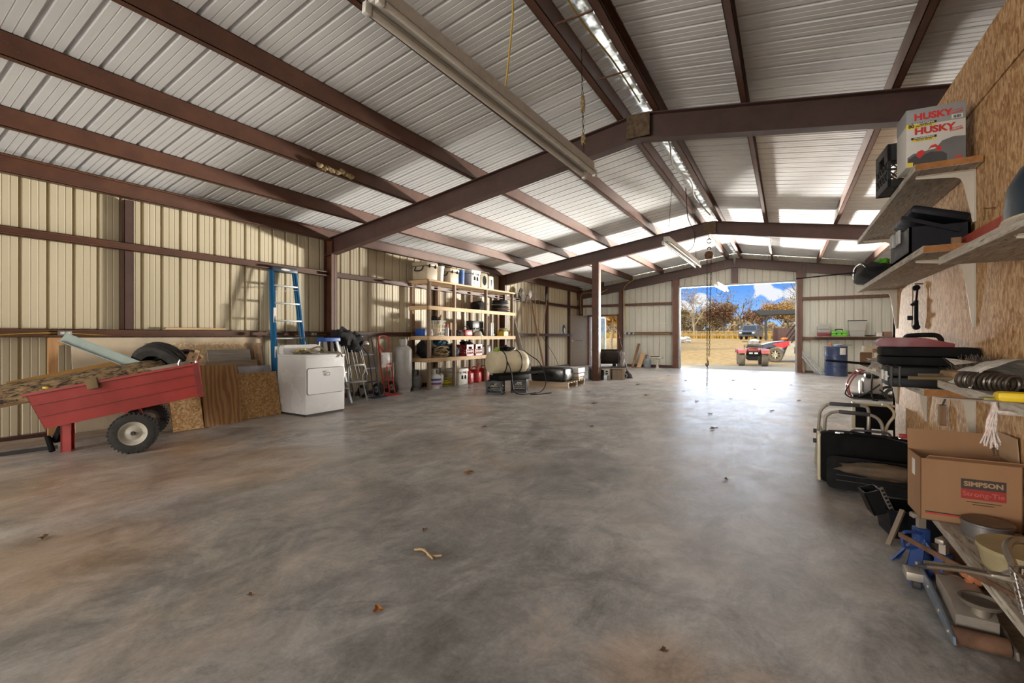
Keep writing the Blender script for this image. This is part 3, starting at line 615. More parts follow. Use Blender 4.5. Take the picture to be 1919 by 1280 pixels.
for k, (x, y, z, rx, ry, l, lb) in enumerate(((1.0, .40, .93, 10, 70, .34, 'short pale wood offcut under the maroon rag'), (1.13, .22, .935, 5, 20, .17, 'short upright wood offcut at the tailgate end of the cart'), (1.19, .26, .95, -8, 12, .17, 'split wood offcut leaning beside the clamp in the cart'), (1.20, .42, .93, 60, 50, .22, 'small pale wood chip at the cart corner'), (.55, .18, .745, 4, 88, .55, 'thin splintered lath lying along the cart rim'), (.40, .05, .70, 4, 96, .30, 'curved bark strip lying on the cart rim'), (.95, .06, .865, 3, 79, .42, 'rough brown lath along the cart rim by the clamp'))):
    b = MB(); b.box((-.022, -.011, -l / 2), (.022, .011, l / 2), .002); o = b.build('wood_offcut', [PINE['z'], STUD['z'], PINE['z'], PINE['z'], OLDW['z'], STUD['z'], OLDW['z']][k], smooth=0, loc=cw(x, y, z), rot=(math.radians(rx), math.radians(ry), math.radians(62))); tag(o, lb, 'offcut', 'scrap offcuts in the red cart')
cl = thing('clamp', 'small chrome C-shaped clamp hanging on the cart rim near the tailgate', 'clamp', cw(1.13, .0, .89), 62); b = MB(); b.tube(smooth_path([(-.06, 0, .05), (-.075, 0, .0), (-.04, 0, -.035), (.06, 0, -.03), (.085, 0, .03)], 5), .012); b.build('frame', CHR, cl); MB().cyl((.085, 0, .02), (.03, 0, .03), .008).build('screw', CHR, cl)
o = MB().box((-.045, -.03, -.05), (.045, .03, .06), .012).build('strap', mat('brown webbing', (.17, .12, .06), .9), loc=cw(.36, -.05, .72), rot=(0, math.radians(-10), math.radians(62))); tag(o, 'folded brown webbing strap hanging over the cart side', 'strap')
o = MB().lathe([(.001, 0), (.035, 0), (.035, .018), (.001, .018)], None, 16).build('jar_lid', YEL, loc=cw(.0, .07, .685)); tag(o, 'yellow plastic cap on the front corner of the cart', 'cap')
# ================================================================ sheets leaning along the cream wall
def sheet_lean(name, label, y0, y1, xb, xt, zt, m, z0=0.0, th=.014, cat='panel', skew=0.0):
    hgt = math.hypot(xb - xt, zt - z0); o = MB().box((0, 0, 0), (th, y1 - y0, hgt)).build(name, m, smooth=0, loc=(xb, y0, z0 + .002)); o.rotation_euler = (math.radians(skew), -math.atan2(xb - xt, zt - z0), 0); return tag(o, label, cat)
sheet_lean('panel', 'long beige sheet on edge leaning under the wall girt behind the red cart', 1.99, 4.30, -7.12, -7.275, 1.175, BEIGE)
sheet_lean('panel', 'pale chipboard sheet with dark saw lines leaning against the long beige sheet', 2.78, 4.02, -7.0, -7.235, 1.10, OSBP)
sheet_lean('board', 'grey weathered plywood offcut standing taller behind the other grey one', 3.42, 4.03, -6.90, -7.16, .99, GREYW['y'])
sheet_lean('board', 'brownish grey plank offcut standing in front of the grey plywood', 3.34, 4.08, -6.80, -7.05, .83, OLDW['y'])
sheet_lean('panel', 'long golden chipboard strip on edge running from the cart to the dryer', 2.80, 4.235, -6.66, -6.80, .65, OSBG)
sheet_lean('panel', 'dark grainy plywood piece leaning in front of the golden chipboard strip', 3.10, 3.58, -6.54, -6.775, .80, PLYD, skew=-3)
sheet_lean('panel', 'square golden chipboard piece under the tail of the red cart', 2.73, 3.08, -6.52, -6.68, .58, OSBG)
sheet_lean('board', 'grey board lying along the top of the golden chipboard strip beside the dryer', 3.72, 4.20, -6.84, -6.90, .74, mat('blue grey board', (.32, .32, .36), .6, var=.3), .60)
sheet_lean('board', 'brown stud end leaning at the far end of the beige sheet', 4.10, 4.22, -7.0, -7.20, 1.08, STUD['z'], th=.038)
b = MB(); FRM = wood('orange pine', (.34, .16, .06), (.52, .29, .13), 'z')
for lo, hi in (((0, 0, 0), (.035, .085, 1.18)), ((0, .085, 1.09), (.035, .75, 1.18)), ((0, .75, 0), (.035, .835, 1.18))): b.box(lo, hi)
o = b.build('wooden_frame', FRM, smooth=0, loc=(-7.318, 1.80, .0)); tag(o, 'orange pine door frame leaning behind the beige sheet', 'frame')
for k, (y0, y1, x, z, r, lb) in enumerate(((2.98, 3.72, -7.38, 1.282, 0, 'pale pine stick lying lower on the girt above the red cart'), (3.0, 3.78, -7.375, 1.305, 2, 'pale pine stick lying on top of another on the girt'))): 
    plank('lumber', lb, (x, y0, z), (x + .01 * r, y1, z + .0), .035, .022, PINE['z'], 'lumber', group='pine sticks on the lower girt')
plank('lumber', 'thin brown batten lying on the girt beside the pine sticks', (-7.33, 2.25, 1.195), (-7.33, 2.95, 1.195), .03, .02, STUD['z'], 'lumber')
def outlet(y, z, label, x=XL + .105):
    t_ = thing('power_outlet', label, 'outlet', (x, y, z)); MB().box((0, -.06, -.035), (.035, .06, .035), .004).build('box', GAL, t_)
    for s_ in (-1, 1): MB().box((.034, s_ * .026 - .018, -.014), (.040, s_ * .026 + .018, .014), .005).build('socket', WHP, t_)
outlet(1.95, 1.235, 'pale twin power outlet on the girt above the red cart'); outlet(5.28, 1.235, 'twin power outlet on the girt beside the blue ladder')
def cable(label, pts, r=.006, m=YCAB, name='cable', cat='cable'): return tag(MB().tube(smooth_path(pts, 8), r, 6).build(name, m), label, cat)
cable('yellow cable drooping along the girt behind the red cart', [(-7.32, 1.2, 1.19), (-7.33, 1.6, 1.225), (-7.33, 1.9, 1.235), (-7.32, 2.2, 1.215), (-7.33, 2.45, 1.20)]); cable('yellow cable running along the girt past the blue ladder', [(-7.33, 4.9, 1.24), (-7.32, 5.25, 1.23), (-7.33, 5.55, 1.225)])
MB_ = None
plank('board', 'dusty brown board lying on the floor along the foot of the cream wall', (-7.20, .55, .012), (-6.98, 2.3, .012), .14, .022, OLDW['z'], roll=90)
plank('board', 'dark narrow strip lying on the floor beside the dusty board', (-6.80, .75, .012), (-6.66, 1.72, .012), .05, .022, DGREY, roll=90)
# ================================================================ dryer
dr = thing('clothes_dryer', 'white clothes dryer standing in front of the blue ladder', 'dryer', (-6.43, 4.60, 0), 0)
MB().box((-.35, -.35, .03), (.35, .35, .905), .012).build('body', WHT, dr); MB().box((-.33, -.33, 0), (.33, .33, .035)).build('plinth', DGREY, dr)
MB().box((-.352, -.354, .875), (.356, .354, .915), .014).build('top', WHT, dr)
b = MB(); pl = roundpoly([(-.32, .90), (-.32, 1.06), (.32, 1.06), (.32, .90)], .07, 5); b.prism(pl, -.35, -.24, 'x'); b.build('control_panel', WHT, dr)
d_ = MB().prism(roundpoly([(-.322, .325), (-.322, .71), (.328, .71), (.328, .325)], .035, 4), .346, .364, 'x').build('door', WHT, dr)
MB().prism(roundpoly([(-.05, .585), (-.05, .665), (.065, .665), (.065, .585)], .02, 4), .355, .3665, 'x').build('handle_recess', GREYP, d_); MB().box((.36, -.04, .645), (.384, .055, .668), .006).box((.36, -.025, .60), (.376, .04, .625), .006).build('handle', WHP, d_)
MB().prism(roundpoly([(-.330, .317), (-.330, .718), (.336, .718), (.336, .317)], .04, 4), .340, .3515, 'x').build('door_gap', DGREY, dr)
o = MB().lump((0, 0, 0), (.13, .2, .045), .5, 2.5, 5).build('glove', mat('pale leather', (.46, .42, .36), .9, var=.3), smooth=60, loc=(-6.60, 4.62, .95)); tag(o, 'crumpled pale work glove on the dryer top', 'glove')
b = MB(); b.tube(smooth_path([(-.05, -.25, .01), (.02, -.1, .03), (.12, .0, .05), (.05, .16, .02), (.2, .26, .012), (.32, .3, .014), (.352, .33, -.06)], 6), .012, 6); b.tube(smooth_path([(-.12, .1, .06), (.0, .16, .10), (.1, .22, .03), (.22, .2, .015)], 6), .013, 6); o = b.build('strap', mat('olive strap', (.24, .19, .11), .9), loc=(-6.40, 4.55, .925)); tag(o, 'olive tie strap trailing over the dryer front edge', 'strap')
fl_ = thing('artificial_flowers', 'small bunch of yellow artificial flowers lying on the dryer', 'flowers', (-6.45, 4.50, .93)); b = MB()
for k in range(9): b.sph((random.uniform(-.09, .09), random.uniform(-.12, .12), random.uniform(.01, .06)), (.022, .022, .016), n=8, k=5)
b.build('blossom', YEL, fl_); b = MB()
for k in range(16): 
    a = random.uniform(0, 6.28); q = (random.uniform(-.1, .1), random.uniform(-.15, .15), random.uniform(.0, .05)); b.beam(q, (q[0] + .07 * math.cos(a), q[1] + .07 * math.sin(a), q[2] + random.uniform(-.02, .03)), .02, .004)
b.build('leaf', mat('dull green', (.10, .13, .06), .8), fl_)
# ================================================================ blue stepladder
BLU = mat('blue fibreglass', (.015, .15, .33), .45, var=.1, dirt=.15)
ld = thing('stepladder', 'tall blue fibreglass stepladder leaning closed on the cream wall', 'ladder', (-6.98, 4.68, 0))
def lx(z): return -.31 * z / 2.34
for s_ in (-1, 1):
    f = lambda z, off=0: (lx(z) + off, s_ * (.305 - .10 * z / 2.34), z)
    b = MB(); b.beam(f(0), f(2.30), .075, .022, roll=90 if False else 0); b.beam(f(.0, .035), f(2.30, .03), .012, .035); b.build('rail', BLU, ld); 
    b = MB(); b.beam(f(0.02, -.075), (lx(2.28) - .045, s_ * .205, 2.28), .05, .02); b.build('rear_rail', BLU, ld)
for k in range(1, 8):
    z = k * .292; y = .305 - .10 * z / 2.34; b = MB(); b.box((lx(z) - .04, -y, z - .022), (lx(z) + .045, y, z + .004), .003); b.build('step', ALU, ld)
b = MB(); b.box((lx(2.3) - .09, -.225, 2.27), (lx(2.3) + .06, .225, 2.35), .012); tc_ = b.build('top_cap', mat('navy cap', (.02, .035, .06), .5), ld)
MB().prism([(.14 * math.cos(a) * .6, 2.31 + .018 * math.sin(a)) for a in [2 * PI * i / 20 for i in range(20)]], lx(2.3) + .058, lx(2.3) + .064, 'x').build('badge', LBL, tc_)
b = MB(); b.box((lx(1.55) + .035, -.262, 1.42), (lx(1.55) + .052, -.222, 1.66)).box((lx(1.0) + .035, -.285, .85), (lx(1.0) + .052, -.25, 1.03)); b.build('sticker', LBL, ld)
MB().beam((lx(1.95) + .01, -.2, 1.93), (lx(1.8) + .01, .21, 1.98), .02, .008).build('spreader', ALU, ld)
# small stepladder behind the dryer
BL2 = mat('bright blue cap', (.02, .08, .33), .45); s2 = thing('step_ladder', 'short aluminium stepladder with bright blue top behind the dryer', 'ladder', (-6.98, 5.33, 0))
for s_ in (-1, 1):
    MB().beam((.34, s_ * .22, 0), (.07, s_ * .12, 1.12), .06, .022).build('front_leg', ALU, s2); MB().beam((-.20, s_ * .22, 0), (-.05, s_ * .12, 1.12), .05, .02).build('rear_leg', ALU, s2)
MB().box((-.11, -.16, 1.10), (.13, .16, 1.17), .012).build('top_cap', BL2, s2)
for k in range(1, 4): z = k * .28; MB().box((.34 - .27 * z / 1.12 - .05, -.2, z - .02), (.34 - .27 * z / 1.12 + .04, .2, z), .003).build('step', ALU, s2)
# black bundle with grey poles
PGY = mat('dull grey pole', (.24, .24, .235), .5, .3)
bn = thing('folded_canopy', 'folded canopy of grey poles with black cloth bunched on top', 'canopy', (-7.08, 5.84, 0), 0)
b = MB(); b.lump((.02, -.14, 1.17), (.13, .24, .16), .4, 2.0, 8, n=26, k=18).lump((.0, .12, 1.08), (.11, .2, .19), .4, 2.2, 4, n=26, k=18); b.build('cover', CLOTHK, bn, smooth=60)
for k in range(9):
    y0 = -.32 + .075 * k; b = MB(); b.cyl((.04 + .015 * (k % 3), y0 + (.20 if k % 2 else .12), .02 if k < 6 else .44), (.03 + .01 * (k % 2), y0 - .06, 1.12), .011, n=8); b.build('pole', PGY, bn)
MB().sph((.11, .33, 1.05), (.05, .08, .06)).build('reflector', CHR, bn)
# grey step stool
st = thing('step_stool', 'grey tubular step stool standing beside the dryer', 'stool', (-6.72, 5.72, 0), 0); SG = mat('grey tube', (.42, .44, .42), .4, .3)
for s_ in (-1, 1): pass
MB().tube(smooth_path([(.05, -.20, 0), (.03, -.20, .45), (.02, -.19, .62), (.02, -.12, .67), (.02, .10, .67), (.02, .185, .62), (.02, .17, .52), (.02, .13, .42), (.06, .21, 0)], 6), .013, 8).build('frame', SG, st)
MB().tube([(-.30, -.18, 0), (-.08, -.18, .42)], .011).tube([(-.30, .18, 0), (-.08, .14, .42)], .011).build('rear_frame', SG, st)
MB().box((-.12, -.13, .66), (.10, .11, .688), .006).build('seat', GREYP, st); MB().box((-.10, -.22, .36), (.11, .17, .378), .006).build('step', GREYP, st)
# hand trucks
def hand_truck(label, loc, m, lean, plate=False):
    t_ = thing('hand_truck', label, 'hand truck', loc, 0); lean_ = lambda z, off=0: -lean * z + off; hw = .145
    MB().tube(smooth_path([(lean_(0), -hw, .03), (lean_(.6), -hw, .6), (lean_(1.08), -hw, 1.08), (lean_(1.19), -hw * .75, 1.18), (lean_(1.2), 0, 1.2), (lean_(1.19), hw * .75, 1.18), (lean_(1.08), hw, 1.08), (lean_(.6), hw, .6), (lean_(0), hw, .03)], 5), .014, 8).build('frame', m, t_)
    MB().tube(smooth_path([(lean_(1.02), -hw, 1.02), (lean_(.94, .02), -.06, .90), (lean_(.8, .015), 0, .78), (lean_(.2), 0, .2), (lean_(.04), 0, .04)], 5), .012, 8).build('centre_bar', m, t_)
    for z in (.30, .56, .83): MB().box((lean_(z) - .008, -hw, z - .012), (lean_(z) + .008, hw, z + .012)).build('crossbar', m, t_)
    MB().box((0, -.17, .0), (.20, .17, .012)).build('toe_plate', m, t_)
    for s_ in (-1, 1):
        b = MB(); tyre(b, (-.11, s_ * .185, .128), .125, .07, .06); w = b.build('wheel', RUB, t_); b = MB(); rim_(b, (-.11, s_ * .185, .128), .072, .05, side=1); b.lathe([(.001, .02), (.07, .02), (.07, -.02), (.001, -.02)], T(-.11, s_ * .185, .128) @ Rx(90), 20); b.build('hub', GREYP, w)
    MB().cyl((-.11, -.2, .128), (-.11, .2, .128), .01).build('axle', m, t_)
    if plate:
        p_ = MB().box((lean_(.69) + .012, -.15, .55), (lean_(.69) + .03, .155, .86), .01).build('wrap', mat('plastic wrap', (.55, .53, .52), .3), t_); text_mesh('TRUCK', .07, 'lettering', INK, p_, T(lean_(.69) + .031, -.13, .70) @ Rz(90) @ Rx(90) @ Rz(90)); MB().box((lean_(.69) + .030, .0, .60), (lean_(.69) + .0315, .13, .64)).build('print', REDI, p_)
    return t_
hand_truck('dark blue hand truck leaning on the cream wall next to the grey stool', (-6.93, 6.34, 0), mat('navy tube', (.03, .05, .11), .35), .20)
hand_truck('red hand truck with white wrapping beside the tall gas cylinder', (-6.98, 6.80, 0), RED, .16, True)
# gas cylinders
def gas_cylinder(label, loc, r, h, m, collar=True, band=None, group=None):
    t_ = thing('gas_cylinder', label, 'gas cylinder', loc, 0, group); f = r * .35
    pr_ = [(r * .82, 0), (r * .82, .05)] + [(r * (1 - .18 * (1 - math.sin(a))) if True else r, .05 + r * .35 * math.sin(a)) for a in [PI / 2 * k / 4 for k in range(5)]] + [(r * math.cos(a) if math.cos(a) > .12 else r * .12, h - r * .62 + r * .62 * math.sin(a)) for a in [PI / 2 * k / 8 for k in range(9)]]
    MB().lathe(pr_, None, 30).build('tank', m, t_)
    if collar:
        b = MB(); cr = r * .55
        for a0, a1 in ((25, 155), (205, 335)):
            P = [(cr * math.cos(math.radians(a0 + (a1 - a0) * k / 10)), cr * math.sin(math.radians(a0 + (a1 - a0) * k / 10))) for k in range(11)]
            b.add([(x, y, h - r * .14) for x, y in P] + [(x, y, h + .10) for x, y in P], [(k, k + 1, 12 + k, 11 + k) for k in range(10)])
        b.tube([(cr * math.cos(a), cr * math.sin(a), h + .10) for a in [2 * PI * k / 24 for k in range(24)]], .008, 6, True); b.build('collar', m, t_)
    MB().cyl((0, 0, h - .01), (0, 0, h + .06), .022).cyl((-.03, 0, h + .045), (.05, 0, h + .045), .018).build('valve', mat('brass', (.42, .30, .10), .35, .8), t_)
    if band:
        o_ = MB().lathe([(r + .002, h * .28), (r + .002, h * .68)], None, 30, caps=False).build('label', BL2, t_); MB().lathe([(r + .003, h * .42), (r + .003, h * .55)], None, 30, caps=False).build('label_stripe', LBL, o_); MB().lathe([(r + .003, h * .31), (r + .003, h * .36)], None, 30, caps=False).build('label_stripe', REDI, o_)
    return t_
GTK = mat('grey tank', (.40, .40, .39), .4, var=.1, dirt=.25); t_ = gas_cylinder('tall grey gas cylinder standing at the near end of the tool shelf', (-7.05, 7.26, 0), .188, 1.0, GTK, False)
MB().lathe([(.08, .99), (.09, 1.10), (.085, 1.13), (.06, 1.13)], None, 20).build('cap', GTK, t_)
GDK = mat('dark grey tank', (.13, .13, .13), .5, dirt=.3)
gas_cylinder('small dark grey gas cylinder under the near end of the tool shelf', (-7.08, 7.66, 0), .152, .34, GDK, group='small gas cylinders under the tool shelf')
gas_cylinder('small white gas cylinder with a blue label under the tool shelf', (-6.90, 8.10, 0), .152, .34, WHP, band=True, group='small gas cylinders under the tool shelf')
gas_cylinder('small plain pale grey gas cylinder next to the yellow hose coil', (-7.06, 8.40, 0), .152, .34, mat('pale tank', (.50, .51, .51), .4, dirt=.15), group='small gas cylinders under the tool shelf')
# ================================================================ wooden tool shelf
sh = thing('tool_shelf', 'pine shelving unit with four crowded levels against the cream wall', 'shelving unit', (-7.06, 9.66, 0))
py = [-1.83, -.93, .42, 1.77]
for k, y in enumerate(py):
    for x, nm in ((.240, 'post'), (-.245, 'post')):
        MB().box((x - .022, y - .05, 0), (x + .022, y + .05, 2.42), .003).build(nm, STUD['z'], sh, smooth=0)
        MB().box((x + (.02 if x > 0 else -.058), y - .045, 0), (x + (.058 if x > 0 else -.02), y - .007, 2.42), .003).build('post_stiffener', OLDW['z'], sh, smooth=0)
for nm, z, th, f in (('shelf', .70, .03, 1), ('shelf', 1.195, .03, 1), ('shelf', 1.87, .03, 1), ('shelf', 2.45, .035, 0)):
    MB().box((-.285, -1.92, z - th), (.27, 1.86, z), .002).build(nm, PINE['y'], sh, smooth=0)
    if f:
        for a, c_ in ((-1.90, .12), (.124, 1.86)): MB().box((.272, a, z - .088), (.308, c_, z), .003).build('edge_board', PINE['y'], sh, smooth=0)
        MB().box((-.27, -1.94, z - .088), (.272, -1.902, z), .003).build('end_board', PINE['x'], sh, smooth=0)
    else:
        MB().box((.24, -1.90, z - .035), (.30, 1.86, z + .004), .003).build('edge_board', PINE['y'], sh, smooth=0); MB().box((-.27, -1.93, z - .09), (.27, -1.90, z), .003).build('end_board', PINE['x'], sh, smooth=0)
SZ = {0: .002, 1: .702, 2: 1.197, 3: 1.872, 4: 2.456}
# --- top level
def cooler(label, loc, size, m, latch=BLKM, lidm=None, handle=True, pocket=False, group=None, rz=0, name='cooler'):
    t_ = thing(name, label, 'cooler', loc, rz, group); w, l, h = size
    MB().box((-w / 2, -l / 2, 0), (w / 2, l / 2, h * .76), .03).build('body', m, t_); MB().box((-w / 2 - .012, -l / 2 - .012, h * .77), (w / 2 + .012, l / 2 + .012, h), .025).build('lid', lidm or m, t_)
    for s_ in (-1, 1): MB().box((w / 2 - .004, s_ * l * .28 - .02, h * .66), (w / 2 + .018, s_ * l * .28 + .02, h * .86), .005).build('latch', latch, t_)
    if handle: MB().tube(smooth_path([(-w * .25, -l / 2, h * .72), (-w * .2, -l / 2 - .06, h * .50), (w * .2, -l / 2 - .06, h * .50), (w * .25, -l / 2, h * .72)], 5), .011).build('handle', latch, t_)
    if pocket:
        for s_ in (-1, 1): MB().prism(roundpoly([(s_ * .06 - .04, h * .36), (s_ * .06 - .03, h * .60), (s_ * .06 + .03, h * .60), (s_ * .06 + .04, h * .36)], .02), w / 2 - .002, w / 2 + .003, 'x').build('hand_hole', BLKM, t_)
        if h > .3: MB().box((w / 2 - .001, -.09, h * .08), (w / 2 + .004, .09, h * .28), .002).build('label', LBL, t_)
    return t_
cooler('big tan cooler with black lid band at the near end of the top shelf', (-7.03, 7.93, SZ[4]), (.44, .36, .40), TAN, lidm=mat('tan lid', (.40, .34, .25), .5))
bk = thing('bucket', 'pale grey bucket with raised handle on the top shelf next to the big tan cooler', 'bucket', (-6.98, 8.32, SZ[4])); MB().lathe([(.12, 0), (.145, .33), (.155, .335), (.155, .36), (.145, .36), (.14, .34)], None, 24).build('body', WHP, bk); MB().tube(arc((0, 0, .33), .15, 0, 180, 12, 'yz'), .006).build('handle', DGREY, bk)
cooler('small square tan cooler between the bucket and the blue jug', (-6.98, 8.76, SZ[4]), (.30, .34, .36), TAN)
jg = thing('water_jug', 'blue insulated drinks jug on the top shelf', 'jug', (-6.97, 9.12, SZ[4])); MB().lathe([(.13, 0), (.135, .30), (.135, .31)], None, 26).build('body', mat('jug blue', (.03, .10, .33), .4), jg); MB().lathe([(.137, .31), (.137, .36), (.10, .385), (.001, .385)], None, 26, caps=False).build('lid', mat('jug lid', (.06, .16, .42), .4), jg)
cooler('tall white plastic crate with two dark hand holes on the top shelf', (-6.98, 9.58, SZ[4]), (.40, .40, .42), WHP, latch=WHP, handle=False, pocket=True, name='storage_crate')
c_ = thing('feed_jug', 'olive tan jug with a big dark oval recess on the top shelf', 'jug', (-6.97, 10.02, SZ[4])); MB().box((-.15, -.17, 0), (.15, .17, .40), .04).build('body', mat('olive tan', (.36, .32, .20), .6), c_); MB().prism([(.09 * math.cos(a), .20 + .13 * math.sin(a)) for a in [2 * PI * k / 18 for k in range(18)]], .148, .153, 'x').build('recess', BLKM, c_)
c_ = thing('feed_jug', 'narrow pale jug with wire bail at the far end of the top shelf', 'jug', (-6.97, 10.38, SZ[4])); MB().box((-.13, -.12, 0), (.13, .12, .36), .035).build('body', WHP, c_); MB().box((.126, -.03, .05), (.134, .03, .26), .003).build('recess', DGREY, c_); MB().tube(arc((0, 0, .35), .11, 0, 180, 12, 'yz'), .006).build('bail', DGREY, c_)
# --- second level: folded clothes and bags
o = MB().lump((0, 0, .10), (.15, .28, .16), .4, 1.8, 3, flat=0).build('duffel_bag', CLOTHK, smooth=60, loc=(-7.08, 10.12, SZ[3])); tag(o, 'slumped black duffel bag on the second highest shelf', 'bag')
FC = [mat('folded cloth %d' % i, c, .9, var=.3, scale=20, bump=.3) for i, c in enumerate(((.03, .03, .033), (.05, .055, .075), (.30, .29, .27), (.18, .08, .06)))]
LB = ['black folded tarp at the bottom of the stack on the second highest shelf', 'rust edged folded cloth low in the stack', 'black folded jacket above the rust edged cloth', 'grey folded jacket in the middle of the stack', 'dark folded jacket over the grey one', 'navy folded jacket on top of the stack']
for k in range(6):
    b = MB(); b.lump((0, 0, .033), (.23, .40 - .03 * k, .038), .16, 3, k + 11, n=30, k=10); o = b.build('folded_jacket', FC[[0, 3, 0, 2, 0, 1][k]], smooth=60, loc=(-6.98, 11.02 + .02 * (k % 2), SZ[3] + .056 * k)); tag(o, LB[k], 'jacket', 'folded jackets on the second highest shelf')
# --- third level
o = thing('carton', 'small blue and white carton at the near end of the third shelf', 'box', (-7.02, 7.93, SZ[2])); MB().box((-.12, -.10, 0), (.12, .19, .16), .004).build('body', mat('white carton', (.50, .45, .42), .7), o); MB().box((-.122, -.195, 0), (.122, -.10, .16), .003).build('side', BL2, o); MB().box((.119, .0, .06), (.1225, .09, .10)).build('hand_hole', mat('dark maroon', (.1, .03, .03), .7), o)
lb = thing('laundry_basket', 'white perforated basket of yellow oddments on the third shelf', 'basket', (-6.98, 8.27, SZ[2])); b = MB()
for k in range(5): 
    z = .0 + .085 * k; q = .13 + .03 * z / .34; b.tube([tuple((q * sx, q * 1.15 * sy, z + .008)) for sx, sy in roundpoly([(-1, -1), (1, -1), (1, 1), (-1, 1)], .5, 4)], .010, 6, True)
for a, c2 in roundpoly([(-1, -1), (1, -1), (1, 1), (-1, 1)], .5, 4) + [(k / 3, s_) for k in (-1, 0, 1) for s_ in (-1, 1)] + [(s_, k / 3) for k in (-1, 0, 1) for s_ in (-1, 1)]: b.beam((.13 * a, .15 * c2, 0), (.16 * a, .184 * c2, .345), .014, .008)
b.box((-.13, -.15, 0), (.13, .15, .01)); b.build('body', WHP, lb)
o = MB().lump((0, 0, 0), (.12, .13, .06), .4, 2, 2).build('cloth', CLOTHK, smooth=60, loc=(-6.99, 8.22, SZ[2] + .40)); tag(o, 'dark cap and cloth heaped on the white basket', 'cloth')
o = MB().lathe([(.02, -.12), (.03, 0), (.025, .10), (.01, .15)], Rx(-20), 12).build('bottle', YEL, loc=(-6.97, 8.37, SZ[2] + .36)); tag(o, 'yellow squeeze bottle sticking out of the white basket', 'bottle')
o = MB().box((-.10, -.10, -.12), (.10, .10, .10), .01).build('packet', YEL, loc=(-6.98, 8.25, SZ[2] + .16)); tag(o, 'yellow packet inside the white basket', 'packet')
c_ = thing('spray_bottle', 'clear bottle with red cap beside the white basket', 'bottle', (-6.88, 8.53, SZ[2])); MB().lathe([(.05, 0), (.05, .19), (.03, .22)], None, 16).build('body', mat('milky bottle', (.42, .42, .42), .3), c_); MB().cyl((0, 0, .22), (0, 0, .28), .032).build('cap', RED, c_)
cb = thing('carton', 'open brown cardboard carton in the middle of the third shelf', 'box', (-7.05, 8.82, SZ[2]), 10); MB().box((-.14, -.18, 0), (.14, .18, .15)).build('body', mat('dark carton', (.16, .09, .06), .8), cb); MB().box((.10, -.14, .15), (.112, .18, .32), 0, Rz(0) @ T(0, 0, 0) @ Ry(0)).build('flap', CARD, cb)
o = MB().lump((0, 0, .06), (.10, .17, .08), .45, 2.4, 6, flat=0).build('rag', mat('dark rag', (.05, .03, .028), .95, var=.5), smooth=60, loc=(-6.91, 9.03, SZ[2])); tag(o, 'dark rags in front of the brown carton', 'rag')
ch = thing('chainsaw', 'red chainsaw lying on the third shelf beside the shelf post', 'chainsaw', (-6.95, 9.38, SZ[2])); MB().box((-.10, -.17, 0), (.10, .15, .16), .03).build('body', mat('saw red', (.30, .03, .025), .45), ch); MB().tube(smooth_path([(0, .12, .14), (0, .05, .24), (0, -.10, .22), (0, -.14, .12)], 5), .014).build('handle', BLK, ch); MB().box((-.02, .12, .03), (.0, .40, .10), .004).build('guide_bar', ALU, ch)
hm = thing('hard_hat', 'cream hard hat on the third shelf in front of the black case', 'helmet', (-6.90, 9.82, SZ[2])); MB().lathe([(.155, .0), (.155, .015), (.125, .02), (.118, .07), (.085, .12), (.04, .14), (.001, .145)], None, 26).build('shell', mat('cream shell', (.50, .46, .36), .4), hm)
tool_case('tool_case', 'tall black carry case standing on the third shelf', 'case', (-7.13, 10.02, SZ[2]), 90, (.60, .16, .40), mat('greenish black', (.022, .028, .026), .45), handle=False); 
for k, (y, lb_) in enumerate(((10.40, 'white binder standing against the black case'), (10.48, 'white binder standing furthest from the black case'))): o = MB().box((-.12, -.018, 0), (.12, .018, .36), .004).build('binder', WHP, loc=(-6.97, y, SZ[2])); tag(o, lb_, 'binder')
yb = thing('tub', 'yellow plastic tub heaped with oddments at the far end of the third shelf', 'tub', (-6.97, 11.20, SZ[2])); b = MB(); b.prism(roundpoly([(-.12, -.17), (.12, -.17), (.12, .17), (-.12, .17)], .03), 0, .13, 'z'); b.build('body', YEL, yb)
o = MB().lump((0, 0, 0), (.11, .17, .06), .5, 3, 9).build('cloth', mat('yellow grey rags', (.34, .31, .12), .9, var=.6, scale=14), smooth=60, loc=(-6.95, 11.19, SZ[2] + .17)); tag(o, 'yellowish rags piled on the yellow tub', 'cloth')
o = MB().box((-.16, -.30, 0), (.16, .30, .02), .004).build('tray', DGREY, loc=(-6.93, 10.98 + .18, SZ[2])) if False else None
# --- fourth level
o = MB().lump((0, 0, .19), (.15, .22, .25), .3, 1.6, 5, flat=0).build('duffel_bag', CLOTHK, smooth=60, loc=(-7.06, 7.98, SZ[1])); tag(o, 'big black bag behind the tall gas cylinder on the lowest shelf', 'bag')
o = MB().lathe([(.09, 0), (.12, .34), (.125, .34), (.125, .355), (.001, .355)], None, 18).build('bucket', WHP, loc=(-7.12, 8.28, SZ[1])); tag(o, 'white pail behind the rope coil at the near end of the lowest shelf', 'bucket')
rc = thing('rope_coil', 'tangled coil of old tan rope on the lowest shelf', 'rope', (-6.93, 8.36, SZ[1])); b = MB()
for k in range(12):
    b.tube([tuple((.11 * (1 + .25 * math.sin(k * 2.1)) * math.cos(a) + .02 * math.sin(3 * a + k), .20 * (1 + .22 * math.cos(k * 1.7)) * math.sin(a) + .02 * math.cos(2 * a + k), .025 + .018 * k + .03 * math.sin(2 * a + k * 1.3))) for a in [2 * PI * i / 30 for i in range(30)]], .014, 6, True)
b.build('coil', ROPE, rc)
o = MB().lump((0, 0, 0), (.12, .22, .06), .6, 3, 4).build('tarp', mat('teal tarp', (.03, .10, .15), .5, var=.6, scale=10), smooth=60, loc=(-6.98, 8.42, SZ[1] + .33)); tag(o, 'crumpled teal tarp on top of the rope coil', 'tarp')
